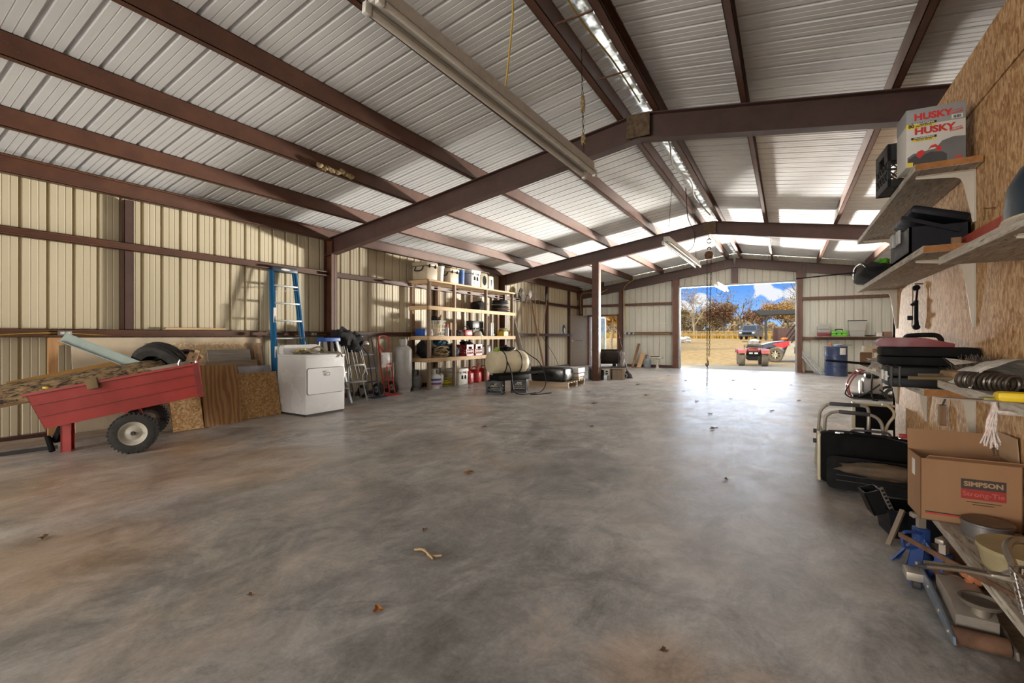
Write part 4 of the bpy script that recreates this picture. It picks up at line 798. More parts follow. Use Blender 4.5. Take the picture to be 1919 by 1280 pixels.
o = MB().lump((0, 0, .11), (.14, .18, .17), .35, 1.9, 7, flat=0).build('backpack', mat('navy bag', (.02, .035, .07), .7, var=.6), smooth=60, loc=(-7.02, 8.92, SZ[1])); tag(o, 'navy blue backpack slumped next to the rope coil', 'backpack')
milk_crate('red crate nearer the shelf post on the lowest shelf', (-6.97, 9.36, SZ[1]), 0, mat('crate red', (.36, .03, .04), .45), 'red crates on the lowest shelf')
milk_crate('red crate beside the green tin on the lowest shelf', (-6.97, 9.75, SZ[1]), 0, mat('crate red pale', (.42, .06, .05), .45), 'red crates on the lowest shelf')
o = MB().lump((0, 0, 0), (.12, .2, .055), .5, 2.6, 2).build('hose', BLKM, smooth=60, loc=(-6.98, 9.40, SZ[1] + .31)); tag(o, 'black hose heaped on the red crates', 'hose')
o = MB().box((-.13, -.12, 0), (.13, .12, .22), .01).build('ammunition_tin', mat('army green', (.05, .07, .035), .5), loc=(-7.02, 10.12, SZ[1])); tag(o, 'green metal tin beside the red crates', 'tin')
o = MB().box((-.10, -.09, 0), (.10, .09, .24), .03).build('radio', mat('grey radio', (.07, .075, .08), .4), loc=(-7.0, 10.37, SZ[1])); tag(o, 'dark grey boxy tool next to the green tin', 'radio')
o = MB().lathe([(.09, 0), (.10, .02), (.14, .17), (.145, .19), (.13, .19), (.09, .05), (.001, .05)], None, 24, caps=False).build('plant_pot', mat('grey pot', (.17, .15, .13), .7), loc=(-6.95, 11.22, SZ[1])); tag(o, 'grey brown bowl shaped pot at the far end of the lowest shelf', 'pot')
# --- floor level
hz = thing('hose_coil', 'yellow air hose coiled on the floor under the shelf', 'hose', (-6.97, 8.62, 0)); b = MB()
for k in range(8): b.tube([tuple((.10 * math.cos(a) * (1 + .12 * math.sin(k * 3)), .16 * math.sin(a), .03 + .016 * k + .10 * abs(math.sin(k)) * (1 + math.cos(a + k)) / 2)) for a in [2 * PI * i / 26 for i in range(26)]], .011, 6, True)
b.build('coil', mat('yellow hose', (.42, .34, .03), .5), hz)
cooler('white cooler with two grey hand holes on the floor under the shelf', (-7.0, 9.06, 0), (.44, .36, .40), WHP, latch=WHP, handle=False, pocket=True, name='cooler')
def gas_can(label, loc, rz, m, spout=True):
    t_ = thing('fuel_can', label, 'fuel can', loc, rz, 'red fuel cans under the tool shelf'); b = MB(); b.box((-.14, -.10, 0), (.14, .10, .27), .03); b.add([(-.12, -.085, .26), (.12, -.085, .26), (.12, .085, .26), (-.12, .085, .26), (-.11, -.05, .33), (.03, -.05, .33), (.03, .05, .33), (-.11, .05, .33)], [(4, 5, 6, 7), (0, 1, 5, 4), (1, 2, 6, 5), (2, 3, 7, 6), (3, 0, 4, 7)]); b.build('body', m, t_)
    MB().tube(smooth_path([(-.10, 0, .32), (-.08, 0, .39), (.02, 0, .385), (.08, 0, .28)], 5), .013).build('handle', m, t_)
    if spout: MB().cyl((.02, 0, .32), (.10, .02, .50), .022, .008).build('spout', m, t_)
    b = MB(); b.tube([(.141, y, z) for y, z in roundpoly([(-.065, .06), (.065, .06), (.065, .22), (-.065, .22)], .03)], .007, 6, True); b.build('raised_panel', m, t_); return t_
gas_can('red fuel can without spout next to the white cooler', (-6.95, 9.44, 0), 5, mat('fuel red', (.40, .03, .025), .4), False)
gas_can('red fuel can with tall red spout, second from the white cooler', (-6.93, 9.76, 0), 12, RED); g_ = gas_can('red fuel can furthest from the white cooler', (-6.98, 10.24, 0), -4, RED)
# ================================================================ sprayer on crates
CRB = mat('crate black', (.018, .018, .019), .5)
milk_crate('black milk crate nearest the gas cylinders under the sprayer tank', (-5.15, 7.97, 0), 20, CRB, 'black crates under the sprayer'); milk_crate('black milk crate under the hose end of the sprayer tank', (-4.90, 8.52, 0), 24, CRB, 'black crates under the sprayer')
sp = thing('sprayer', 'cream plastic spray tank with black straps and boom set on black crates', 'sprayer', (-5.03, 8.24, .282), 67)
CRT = mat('cream tank', (.56, .49, .34), .42, var=.05)
b = MB(); b.lathe([(.001, -.46), (.12, -.455), (.20, -.43), (.238, -.38), (.25, -.30), (.25, .30), (.238, .38), (.20, .43), (.12, .455), (.001, .46)], T(0, 0, .365) @ Ry(90), 36, caps=False); b.cyl((.12, 0, .60), (.12, 0, .645), .075); b.box((-.40, -.12, .11), (.40, .12, .2), .04); b.build('tank', CRT, sp)
for x in (-.19, .20): MB().tube([(x, .256 * math.cos(a), .365 + .256 * math.sin(a)) for a in [2 * PI * k / 36 for k in range(36)]], .011, 6, True).build('strap', BLK, sp)
MB().box((-.34, -.19, .0), (.46, .19, .12), .02).build('tray', BLK, sp); MB().box((-.50, -.24, .115), (.62, -.19, .165), .006).box((.30, -.22, .12), (.82, -.18, .17), .006).build('boom', BLKM, sp)
b = MB(); b.lump((-.06, -.04, .65), (.13, .07, .04), .6, 3, 1); b.cyl((-.05, 0, .66), (-.03, 0, .73), .02); b.build('pump', BLKM, sp); MB().lathe([(.001, .035), (.085, .03), (.09, 0), (.001, 0)], T(.12, 0, .645), 20).build('cap', DGREY, sp)
MB().lump((-.30, -.05, .64), (.06, .04, .045), .4, 2, 3).build('spray_gun', mat('lime plastic', (.22, .34, .04), .5), sp)
MB().tube(smooth_path([(-.19, -.26, .40), (-.12, -.30, .20), (-.13, -.36, -.05), (-.10, -.40, -.22), (.05, -.44, -.27), (.25, -.42, -.272), (.45, -.40, -.27)], 6), .011, 8).tube(smooth_path([(.26, -.2, .62), (.45, -.22, .50), (.62, -.3, .36), (.72, -.36, .1), (.70, -.42, -.1), (.55, -.46, -.24), (.30, -.50, -.272), (.20, -.55, -.272), (.4, -.62, -.272), (.7, -.60, -.272)], 6), .010, 8).build('hose', BLK, sp)
# ================================================================ pallet with wrapped load
pa = thing('pallet', 'wooden pallet carrying the black wrapped load', 'pallet', (-4.80, 10.22, 0), 3); PW = wood('pallet wood', (.26, .19, .12), (.46, .36, .25), 'x')
for y in (-.57, 0, .53): MB().box((-.5, y, .012), (.5, y + .04, .105), .002).build('stringer', PW, pa, smooth=0)
for k in range(7): MB().box((-.5, -.585 + .18 * k, .105), (.5, -.585 + .18 * k + .10, .125), .002).build('deck_board', PW, pa, smooth=0)
for y in (-.585, -.05, .485): MB().box((-.5, y, 0), (.5, y + .10, .014), .002).build('bottom_board', PW, pa, smooth=0)
BAG = mat('black plastic film', (.012, .012, .013), .22, var=.3, scale=5, bump=.5); b = MB(); b.box((-.44, -.30, 0), (.44, .30, .33), .05)
for i, v in enumerate(b.v):
    q = noise.noise(Vector(v) * 5) * .03; b.v[i] = (v[0] * (1 + q), v[1] * (1 + q), v[2] + (q if v[2] > .1 else 0))
o = b.build('wrapped_load', BAG, smooth=50, loc=(-4.83, 9.98, .127), rot=(0, 0, math.radians(3))); tag(o, 'black plastic wrapped bale on the pallet', 'bale')
for k, (z, lb_) in enumerate(((.127, 'pale plank lowest in the stack behind the wrapped bale'), (.205, 'pale plank in the middle of the stack behind the wrapped bale'), (.30, 'thick pale foam slab on top of the stack behind the wrapped bale'))):
    o = MB().box((-.46, -.17 - .02 * k, 0), (.47, .19, (.07, .08, .12)[k]), .015).build('slab', [PW, WHP, WHP][k], smooth=0, loc=(-4.80 + .02 * k, 10.55, z), rot=(0, 0, math.radians(4 - 3 * k))); tag(o, lb_, 'slab', 'slabs stacked on the pallet')
# ================================================================ garden tools and planks along the wall
plank('board', 'broad grey brown plank leaning at the far end of the tool shelf', (-6.55, 11.92, 0.012), (-6.98, 11.70, 1.72), .15, .03, GREYW['z'], roll=70)
plank('stud', 'long orange brown stud leaning on the upper girt among the garden tools', (-6.35, 12.65, .012), (-7.27, 13.45, 2.31), .12, .05, STUD['z'], roll=60)
cable('thin dark rod leaning against the lower girt by the tool shelf', [(-7.30, 12.10, 1.30), (-7.0, 12.45, .65), (-6.75, 12.75, .01)], .008, DGREY, 'rod', 'rod'); cable('thin dark rod leaning beyond the orange brown stud', [(-7.28, 13.9, 1.45), (-7.1, 14.3, .9), (-6.95, 14.6, .45), (-6.85, 14.8, .01)], .008, DGREY, 'rod', 'rod')
HAND = wood('tool handle', (.30, .17, .07), (.46, .29, .14), 'z', knots=False)
def garden_tool(kind, label, y, tilt, ztop, L_, dx=0):
    t_ = thing(kind, label, 'garden tool', (-7.24 + dx, y, ztop), rot=(math.radians(tilt), 0, 0), group='garden tools hung on the upper girt')
    MB().cyl((0, 0, -L_), (0, 0, 0), .016, n=8).build('handle', HAND, t_)
    if kind == 'shovel':
        b = MB(); n = 12; P = [(.11 * math.sin(PI * k / n) ** .6 * (1 if k < n else 1), .30 * k / n) for k in range(n + 1)]
        vs = [(-.02 - .05 * (w / .11) * 0 + .02 * math.sin(z * 8), s_ * w, z) for w, z in P for s_ in (-1, 0, 1)]; b.add(vs, [(3 * k + j, 3 * k + j + 1, 3 * k + 4 + j, 3 * k + 3 + j) for k in range(n) for j in (0, 1)]); b.add([(x + .006, y_, z) for x, y_, z in vs], [(3 * k + j, 3 * k + 3 + j, 3 * k + 4 + j, 3 * k + j + 1) for k in range(n) for j in (0, 1)]); b.build('blade', mat('steel grey blade', (.22, .20, .18), .5, .4), t_)
    elif kind == 'rake':
        MB().box((-.01, -.20, .0), (.012, .20, .03)).build('head', RUST, t_)
        b = MB(); [b.beam((0, -.19 + .032 * k, .02), (.07, -.19 + .032 * k, .03), .006, .006) for k in range(13)]; b.build('tine', RUST, t_)
    elif kind == 'fork':
        b = MB(); [b.tube(smooth_path([(0, 0, 0), (0, y_ * .8, .05), (.01, y_, .15), (-.02, y_, .36)], 4), .008, 6) for y_ in (-.10, -.035, .035, .10)]; b.build('tine', GREYP, t_)
    elif kind == 'broom':
        b = MB(); b.lump((0, 0, .14), (.06, .17, .20), .5, 5, 3, n=26, k=18); b.build('bristle', mat('grey straw', (.16, .14, .12), .95, var=.5, scale=30, bump=.8), t_, smooth=60)
    elif kind == 'hoe':
        MB().tube(smooth_path([(0, 0, 0), (0, .0, .10), (.05, 0, .16), (.09, 0, .13)], 4), .009, 6).build('neck', RUST, t_); MB().box((.08, -.09, .0), (.085, .09, .14)).build('blade', RUST, t_)
    return t_
garden_tool('broom', 'bushy grey straw broom hung head up on the girt nearest the shelf', 12.75, 2, 2.36, 1.0); garden_tool('hoe', 'rusty hoe hung between the broom and the dark spade', 13.0, 4, 2.36, 1.15, .02); garden_tool('shovel', 'dark narrow spade hung left of the pitchfork', 13.28, 5, 2.42, 1.25, .03); garden_tool('fork', 'grey four tined pitchfork hung head up on the girt', 13.62, 3, 2.40, 1.1, .02); garden_tool('rake', 'rusty bow rake hung behind the orange brown stud', 13.9, -2, 2.36, 1.2, .03); garden_tool('shovel', 'round pointed shovel hung furthest along the girt', 14.45, -14, 2.42, 1.2, .03)
o = thing('wall_dial', 'small oval grey and white dial sitting on the girt near the steel door', 'dial', (-7.30, 16.1, 1.285)); MB().prism([(.11 * math.cos(a), .17 + .17 * math.sin(a)) for a in [2 * PI * k / 24 for k in range(24)]], 0, .03, 'x').build('case', DGREY, o); MB().prism([(.07 * math.cos(a), .12 + .10 * math.sin(a)) for a in [2 * PI * k / 24 for k in range(24)]], .03, .035, 'x').build('face', LBL, o)
# ================================================================ walk door leaf, storm door
ds = struct(MB().box((0, -.045, .01), (1.02, 0, 2.02), .004).build('door_1', mat('grey brown steel door', (.21, .17, .13), .6, var=.05), loc=(-6.96, 17.70, 0), rot=(0, 0, math.radians(250.5))), 'grey brown steel walk door standing wide open into the barn', 'door')
hd = MB().cyl((.95, .0, 1.0), (.95, .05, 1.0), .03).cyl((.95, -.045, 1.0), (.95, -.095, 1.0), .03).build('door_knob', ALU, ds); MB().box((.30, .0, 1.005), (.75, .004, 1.02)).build('scuff_strip', DGREY, ds)
t = NT('pale blue glass'); t.set('Base Color', (.62, .78, .80)); t.set('Roughness', .05); t.set('Transmission Weight', .85); t.set('Alpha', .75); GLS = t.mat
sd_ = MB().box((0, 0, .02), (.08, .035, 2.03)).box((.80, 0, .02), (.88, .035, 2.03)).box((0, 0, 1.93), (.88, .035, 2.03)).box((0, 0, .02), (.88, .035, .38)).build('door_2', mat('white storm door', (.62, .65, .66), .4), smooth=0, loc=(-6.93, 17.92, 0), rot=(0, 0, math.radians(62)))
struct(sd_, 'white framed glass storm door swung outward behind the steel door', 'door'); MB().box((.08, .014, .38), (.80, .020, 1.93)).build('pane', GLS, sd_, smooth=0)
# ================================================================ stove corner
stv = thing('barrel_stove', 'black iron barrel stove on a low stand beside the tall brown post', 'stove', (-4.31, 12.32, 0), 30)
b = MB(); b.lathe([(.001, -.33), (.18, -.33), (.20, -.31), (.20, .31), (.18, .33), (.001, .33)], T(0, 0, .62) @ Ry(90), 30, caps=False); b.build('barrel', IRON, stv); MB().box((-.38, -.10, .80), (.36, .12, .825), .004).build('top_plate', IRON, stv); MB().lathe([(.001, .02), (.13, .02), (.13, 0), (.001, 0)], T(.332, 0, .62) @ Ry(90), 20).build('door', RUST, stv)
for x in (-.26, .22): MB().prism([(-.16, .335), (.16, .335), (.12, .47), (-.12, .47)], x, x + .04, 'x').build('cradle', IRON, stv)
sb = thing('workstand', 'low dark wooden stand under the barrel stove', 'stand', (-4.29, 12.30, 0), 30); MB().box((-.45, -.30, .30), (.46, .30, .335), .004).build('top', OLDW['x'], sb, smooth=0)
for x, y in ((-.42, -.27), (.40, -.27), (-.42, .25), (.40, .25), (.0, -.26)): MB().box((x - .02, y - .02, 0), (x + .05, y + .04, .30)).build('leg', OLDW['z'], sb, smooth=0)
MB().box((-.44, -.285, .03), (-.03, .26, .29), .01).build('black_cabinet', BLKM, sb) if False else None
o = MB().box((-.20, -.16, 0), (.18, .17, .27), .01).build('cabinet', mat('black cabinet', (.03, .027, .024), .6), loc=(-4.50, 12.10, .0), rot=(0, 0, math.radians(30))); tag(o, 'black metal cabinet tucked under the stove stand', 'cabinet')
o = thing('switch_box', 'grey electrical switch box hung at the front of the stove stand', 'switch box', (-4.17, 11.99, .13), 30); MB().box((-.07, -.03, 0), (.07, .03, .17), .004).build('body', GREYP, o)
for z in (.05, .11): MB().box((-.03, -.036, z - .02), (.03, -.029, z + .02)).build('socket', BLK, o)
o = MB().box((-.16, -.15, 0), (.17, .15, .27), .003).build('crate', OLDW['z'], smooth=0, loc=(-4.02, 12.42, 0), rot=(0, 0, math.radians(30))); tag(o, 'dark wooden block box under the stove beside the broom', 'box')
plank('pipe_post', 'grey square tube leaning upright against the tall post by the stove', (-4.50, 11.93, .345), (-4.40, 11.95, 2.22), .075, .075, mat('tarnished tube', (.20, .17, .15), .4, .5, var=.4), 'tube')
bo = thing('broom', 'broom with dark flared bristles standing beside the barrel stove', 'broom', (-3.86, 12.85, 0), 0); MB().cyl((0, 0, .18), (-.28, .05, 1.28), .013).build('handle', BLK, bo); MB().cyl((-.245, .043, 1.14), (-.25, .044, 1.17), .02).build('grip', RED, bo); MB().lathe([(.16, .0), (.13, .10), (.05, .18), (.02, .22)], Matrix.Diagonal((1, .5, 1, 1)), 20).build('bristle', mat('dark bristle', (.03, .03, .035), .9, bump=.5, scale=40), bo)
o = MB().lump((0, 0, .20), (.10, .10, .24), .4, 2.3, 3, flat=0).build('glove', mat('grey rag', (.24, .22, .22), .9, var=.5), smooth=60, loc=(-3.93, 12.52, .34)); tag(o, 'grey rags and gloves hanging over the stove end', 'gloves')
cable('tangled grey cord hanging below the stove end', [(-3.88, 12.55, .55), (-3.80, 12.6, .35), (-3.88, 12.62, .2), (-3.80, 12.62, .1), (-3.86, 12.68, .012)], .014, GREYP, 'cord', 'cord')
plank('tray_board', 'small dark board laid across the stove stand end', (-4.08, 12.16, .353), (-3.76, 12.36, .353), .16, .025, DGREY, roll=0)
# ================================================================ end wall odds and ends
plank('lumber', 'tall brown lath leaning on the end wall nearest the stove', (-4.98, 17.25, .012), (-4.86, 17.70, .90), .09, .035, STUD['z'], 'lumber'); plank('lumber', 'short pale board leaning on the end wall beside the water bottle', (-4.76, 17.30, .012), (-4.70, 17.70, .52), .17, .03, PINE['z'], 'lumber'); plank('lumber', 'short dark board behind the pale board on the end wall', (-4.60, 17.52, .012), (-4.56, 17.74, .48), .11, .02, STUD['z'], 'lumber')
wb = thing('water_bottle', 'big clear blue grey water bottle standing on the end wall floor', 'bottle', (-4.46, 17.40, 0)); t = NT('bottle plastic'); t.set('Base Color', (.34, .38, .43)); t.set('Roughness', .15); t.set('Alpha', .8); MB().lathe([(.12, 0), (.135, .03), (.135, .12), (.128, .14), (.135, .16), (.135, .28), (.11, .34), (.04, .39), (.035, .45), (.001, .45)], None, 24).build('body', t.mat, wb); MB().cyl((0, 0, .44), (0, 0, .47), .036).build('cap', BLUP, wb)
so = thing('pedestal_stool', 'cream pedestal stool with torn dark seat on the end wall floor', 'stool', (-4.05, 17.20, 0)); CST = mat('cream enamel', (.55, .52, .44), .4, dirt=.3); MB().lathe([(.15, 0), (.15, .012), (.06, .035), (.04, .10), (.038, .34), (.10, .36), (.001, .36)], None, 24).build('pedestal', CST, so); MB().box((-.22, -.16, .36), (.20, .16, .43), .03).build('seat', CST, so); MB().box((-.24, -.13, .43), (.06, .12, .45), .01).build('seat_pad', BLKM, so)
def wire_box(label, loc, s=(.10, .05, .10)):
    t_ = thing('junction_box', label, 'junction box', loc); MB().box((-s[0] / 2, -s[1], 0), (s[0] / 2, 0, s[2]), .004).build('box', GAL, t_); MB().box((-s[0] * .3, -s[1] - .004, s[2] * .2), (s[0] * .3, -s[1], s[2] * .8)).build('cover', WHP, t_)
wire_box('steel junction box on the end wall girt nearest the walk door', (-5.40, YF - .09, 1.25)); wire_box('steel junction box on the end wall girt, second from the walk door', (-5.24, YF - .09, 1.25)); wire_box('steel junction box on the end wall girt, third from the walk door', (-5.08, YF - .09, 1.255), (.07, .05, .08))
o = MB().tube(smooth_path([(-.14, 0, .03), (-.07, 0, .0), (0, 0, .01), (.07, 0, -.005), (.15, 0, .02)], 5), .013, 6).cyl((0, .02, -.01), (0, 0, -.02), .02).build('antler', LBL, loc=(-4.02, YF - .03, 1.66)); tag(o, 'small white antler like hook hung on the end wall above the stool', 'hook')
for x, lb_ in ((DL - .16, 'brown door track stop box on the stool side of the doorway'), (DR + .22, 'brown door track stop box on the drum side of the doorway')): o = MB().box((-.06, -.12, 0), (.06, 0, .42), .006).build('door_stop', STEEL_D, smooth=0, loc=(x - .05 if x < 0 else x, YF - .04, 3.0 if x < 0 else 3.08)); tag(o, lb_, 'door stop')
cable('yellow wires swagged along the corner of the end wall above the steel door', [(-7.2, 17.6, 2.1), (-7.22, 17.62, 2.8), (-7.0, 17.6, 2.95), (-6.4, 17.55, 2.92), (-6.05, 17.55, 3.05)], .012); cable('yellow wires dropping from the rafter beside the walk door', [(-4.9, 17.55, 3.42), (-5.3, 17.6, 3.2), (-5.45, 17.65, 2.95), (-5.42, 17.7, 2.4), (-5.36, 17.7, 1.4)], .012); cable('thin cable looping across the end wall above the girt', [(-5.44, 17.7, 2.95), (-5.25, 17.74, 2.7), (-4.92, 17.74, 2.45), (-4.9, 17.74, 2.1)], .006); cable('yellow cable lying along the end wall girt', [(-5.0, 17.7, 1.30), (-4.7, 17.7, 1.275), (-4.2, 17.7, 1.285), (-3.7, 17.7, 1.28)], .008)
# ================================================================ bracketed shelves on the chipboard partition
PEEL = NT('peeling white board'); n1_ = PEEL.noise(PEEL.map((1, .12, 1)), 70, 6, .7); n2_ = PEEL.noise(PEEL.map((1, .3, 1)), 14, 5)
PEEL.set('Base Color', PEEL.mix(PEEL.ramp(n2_, [(.40, 0.0), (.62, .8)]), PEEL.ramp(n1_, [(.36, (.12, .09, .06)), (.47, (.45, .41, .34)), (.66, (.64, .59, .51))]), (.37, .32, .285))); PEEL.set('Roughness', .8); PEEL.bump(n1_, .4, .004); PEEL = PEEL.mat
ENDG = wood('orange cut end', (.20, .075, .018), (.36, .155, .045), 'y', 1.0, .7, False); BRKT = mat('cream bracket', (.52, .47, .40), .4, var=.06)
def wall_shelf(label, y0, y1, z, th=.038, w=.288, ends=True, m=None):
    t_ = thing('wall_shelf', label, 'shelf', (OX - w / 2 - .004, (y0 + y1) / 2, z)); L_ = (y1 - y0) / 2
    MB().box((-w / 2, -L_, 0), (w / 2, L_, th), .003).build('board', m or PEEL, t_, smooth=0)
    if ends: MB().box((-w / 2 + .002, -L_ - .0025, .002), (w / 2 - .002, -L_ + .001, th - .002)).build('cut_end', ENDG, t_, smooth=0)
    return t_
def bracket(t_, y, drop=.30, reach=.26):
    """a stamped L-shaped bracket as a part of its shelf"""
    cx, cy, cz = t_.location; X0 = OX - cx - .002; b = MB()
    P = [(X0, -.001), (X0 - reach, -.001), (X0 - reach, -.014), (X0 - .085, -.032), (X0 - .062, -.044), (X0 - .05, -.075), (X0 - .012, -drop), (X0, -drop)]
    b.prism(P, y - cy - .003, y - cy + .003, 'y'); b.box((X0 - .004, y - cy - .016, -drop), (X0, y - cy + .016, 0)); b.box((X0 - reach, y - cy - .016, -.005), (X0, y - cy + .016, -.001)); 
    b.cyl((X0 - .022, y - cy - .006, -.03), (X0 - .022, y - cy - .002, -.03), .005, n=8); b.build('bracket', BRKT, t_, smooth=0)
s1 = wall_shelf('highest weathered plank shelf on the partition carrying the bin bag box', 3.46, 5.94, 2.15); bracket(s1, 3.60); bracket(s1, 5.75)
s2 = wall_shelf('second plank shelf down carrying the open black toolbox', 3.28, 5.92, 1.65); bracket(s2, 3.60, .40); bracket(s2, 5.74, .38)
s3 = wall_shelf('nearest plank shelf at the frame edge with the red level behind it', -.6, 2.98, 1.543); bracket(s3, 2.2, .38)
s4 = wall_shelf('far lower plank shelf loaded with black tool cases', 3.27, 5.93, .875); bracket(s4, 3.60, .33); bracket(s4, 4.65, .33); bracket(s4, 5.72, .33)
s5 = wall_shelf('near lower plank shelf with chipped white edge, coil spring and yellow handled knife', -.6, 3.0, .948); bracket(s5, 2.4, .33)
# --- bin bag box
hb = thing('bin_bag_box', 'grey and white carton of bin bags with big red lettering on the highest shelf', 'box', (.735, 3.62, 2.19), 3)
WB = mat('carton white', (.56, .55, .52), .6, var=.05); GB = mat('carton grey', (.27, .28, .29), .55, var=.05)
MB().box((-.131, -.10, 0), (.131, .10, .335), .003).build('body', WB, hb); fz = -.1012
MB().box((-.1312, fz, .238), (.1312, .1012, .3362), .003).build('grey_band', GB, hb)
fr = lambda x, z, d=0: T(x, fz - .0006 - d, z) @ Rx(90)
BAGK = mat('printed bag black', (.05, .05, .052), .5); BAGG = mat('printed bag grey', (.13, .13, .135), .5)
def poly_front(name, pts, m, d=.0004): MB().prism(pts, fz - d, fz + .002, 'y').build(name, m, hb, smooth=0)
poly_front('picture', [(-.125, .005), (-.125, .055), (-.10, .075), (-.05, .082), (.0, .09), (.03, .13), (.08, .145), (.13, .14), (.13, .005)], BAGG)
poly_front('picture', [(-.122, .004), (-.12, .045), (-.09, .066), (-.06, .06), (-.02, .075), (.03, .068), (.05, .05), (.05, .004)], BAGK, .0008)
for pts in ([(-.085, .06), (-.08, .085), (-.06, .092), (-.045, .08), (-.055, .06), (-.07, .045)], [(-.035, .085), (-.02, .11), (.0, .115), (.015, .10), (.018, .08), (-.002, .10), (-.02, .098)], [(.0, .078), (.02, .102), (.03, .088), (.02, .072)]): poly_front('drawstring', pts, REDI, .0012)
for z, sx in ((.285, 1.0), (.202, 1.06)):
    text_mesh('HUSKY', .052, 'lettering', REDI, hb, fr(-.012 if z > .25 else -.005, z), bold=.0022, sx=sx * 1.02)
    poly_front('black_strip', [(-.108, z - .045), (.005, z - .045), (.005, z - .032), (-.108, z - .032)], INK, .0006); text_mesh('DRAWSTRING', .0125, 'lettering', LBL, hb, fr(-.0515, z - .0385, .0004), sx=1.15, bold=.0004)
    poly_front('yellow_strip', [(-.105, z - .057), (.0, z - .057), (.0, z - .046), (-.105, z - .046)], YEL2, .0006); text_mesh('TRASH BAGS', .0105, 'lettering', INK, hb, fr(-.0525, z - .0515, .0004), sx=1.2)
poly_front('yellow_label', [(-.131, .222), (-.07, .222), (-.07, .249), (-.131, .249)], YEL2, .0007); text_mesh('80', .026, 'lettering', INK, hb, fr(-.108, .236, .0004), bold=.001); text_mesh('BAGS', .008, 'lettering', INK, hb, fr(-.082, .231, .0004))
poly_front('yellow_label', [(-.128, .003), (-.10, .003), (-.10, .026), (-.128, .026)], YEL2, .0010); poly_front('red_label', [(.085, .02), (.115, .02), (.115, .032), (.085, .032)], REDI, .0010)
poly_front('barcode_label', [(.07, .246), (.118, .246), (.118, .268), (.07, .268)], LBL, .0008)
for k in range(9): poly_front('barcode_bar', [(.076 + .0038 * k, .249), (.0776 + .0038 * k + .0008 * (k % 3), .249), (.0776 + .0038 * k + .0008 * (k % 3), .264), (.076 + .0038 * k, .264)], INK, .0012)
for z in (.280, .182):
    text_mesh("NOTHING'S", .0105, 'lettering', REDI, hb, fr(.088, z + .012 if z > .2 else z + .01) @ Rz(8)); text_mesh('TOUGHER', .0125, 'lettering', REDI, hb, fr(.090, z - .001) @ Rz(8), bold=.0003)
milk_crate('black milk crate behind the bin bag box on the highest shelf', (.725, 4.06, 2.192), 4, CRB, s=.31, h=.28)
o = MB().box((-.02, -.03, 0), (.05, .05, .22), .01).build('tin', DGREY, loc=(.885 - .02, 3.62, 2.19)) if False else None
plank('bar', 'short dark steel bar lying at the wall beside the bin bag box', (.905, 3.40, 2.40), (.905, 3.72, 2.40), .03, .02, DGREY) if False else None
# --- second shelf
tb = thing('toolbox', 'open black toolbox with lid propped up on the second shelf', 'toolbox', (.765, 3.86, 1.69)); NVB = mat('blue black plastic', (.006, .007, .011), .5, spec=.25)
b = MB(); b.box((-.13, -.28, 0), (.14, .28, .012)); b.box((-.13, -.28, 0), (-.118, .28, .16)); b.box((.128, -.28, 0), (.14, .28, .16)); b.box((-.13, -.28, 0), (.14, -.268, .16)); b.box((-.13, .268, 0), (.14, .28, .16)); b.build('body', NVB, tb, smooth=0)
MB(T(.13, 0, .165) @ Ry(18)).box((-.27, -.285, 0), (0, .285, .05), .015).build('lid', NVB, tb); MB(T(-.02, -.29, .16) @ Ry(22)).box((-.16, -.005, -.01), (.12, .004, .012)).build('lid_stay', NVB, tb); MB().box((-.145, -.06, .10), (-.13, .03, .19), .006).build('latch', GREYP, tb); MB().box((-.152, .10, .10), (-.13, .17, .19), .006).build('latch', GREYP, tb)
o = MB().box((-.02, -.006, 0), (.02, .006, .05)).build('wood_offcut', STUD['z'], smooth=0, loc=(.80, 3.40, 1.689)); tag(o, 'small wood block standing in front of the open toolbox', 'offcut')
gb = thing('gear_bag', 'black gear bag with lime green patch at the far end of the second shelf', 'bag', (.72, 5.35, 1.69)); MB().lump((0, 0, .07), (.16, .48, .10), .3, 1.8, 9, flat=0).build('body', CLOTHK, gb, smooth=60); MB().lump((.02, -.15, .165), (.05, .13, .03), .3, 2, 2).build('patch', mat('lime cloth', (.10, .42, .02), .6), gb); MB().tube(smooth_path([(-.13, .35, .08), (-.15, .1, .15), (-.13, -.2, .16), (-.10, -.38, .08)], 5), .012).build('strap', BLK, gb)
plank('rod', 'thin fishing rod poking out from the black gear bag', (.10, 5.95, 1.83), (.75, 5.3, 1.80), .012, .012, BLK, 'rod')
lv = thing('spirit_level', 'red bar lying between the second shelf and the nearest shelf', 'level', (.875, 3.45, 1.69)); MB().box((-.025, -.48, 0), (.025, .42, .065), .006).build('body', mat('dusty red', (.33, .05, .03), .5), lv)
# --- nearest shelf: rounded blue thing
hl = thing('helmet', 'dark blue rounded helmet with cream rim on the nearest shelf', 'helmet', (.775, 2.22, 1.582)); NB = mat('dark teal shell', (.012, .03, .05), .35)
MB().lathe([(.155, 0), (.155, .05), (.145, .13), (.11, .19), (.06, .225), (.001, .235)], Matrix.Diagonal((.8, 1.15, 1, 1)), 30).build('shell', NB, hl); MB().tube([(.124 * math.cos(a), .179 * math.sin(a), .01) for a in [2 * PI * k / 36 for k in range(36)]], .009, 6, True).tube([(.128 * math.cos(a) * math.cos(.0), 0.0 + .03, 0) if False else (.02, .18 * math.cos(a), .24 * math.sin(a)) for a in [PI * k / 20 for k in range(21)]], .007, 6).build('rim', CRT, hl)
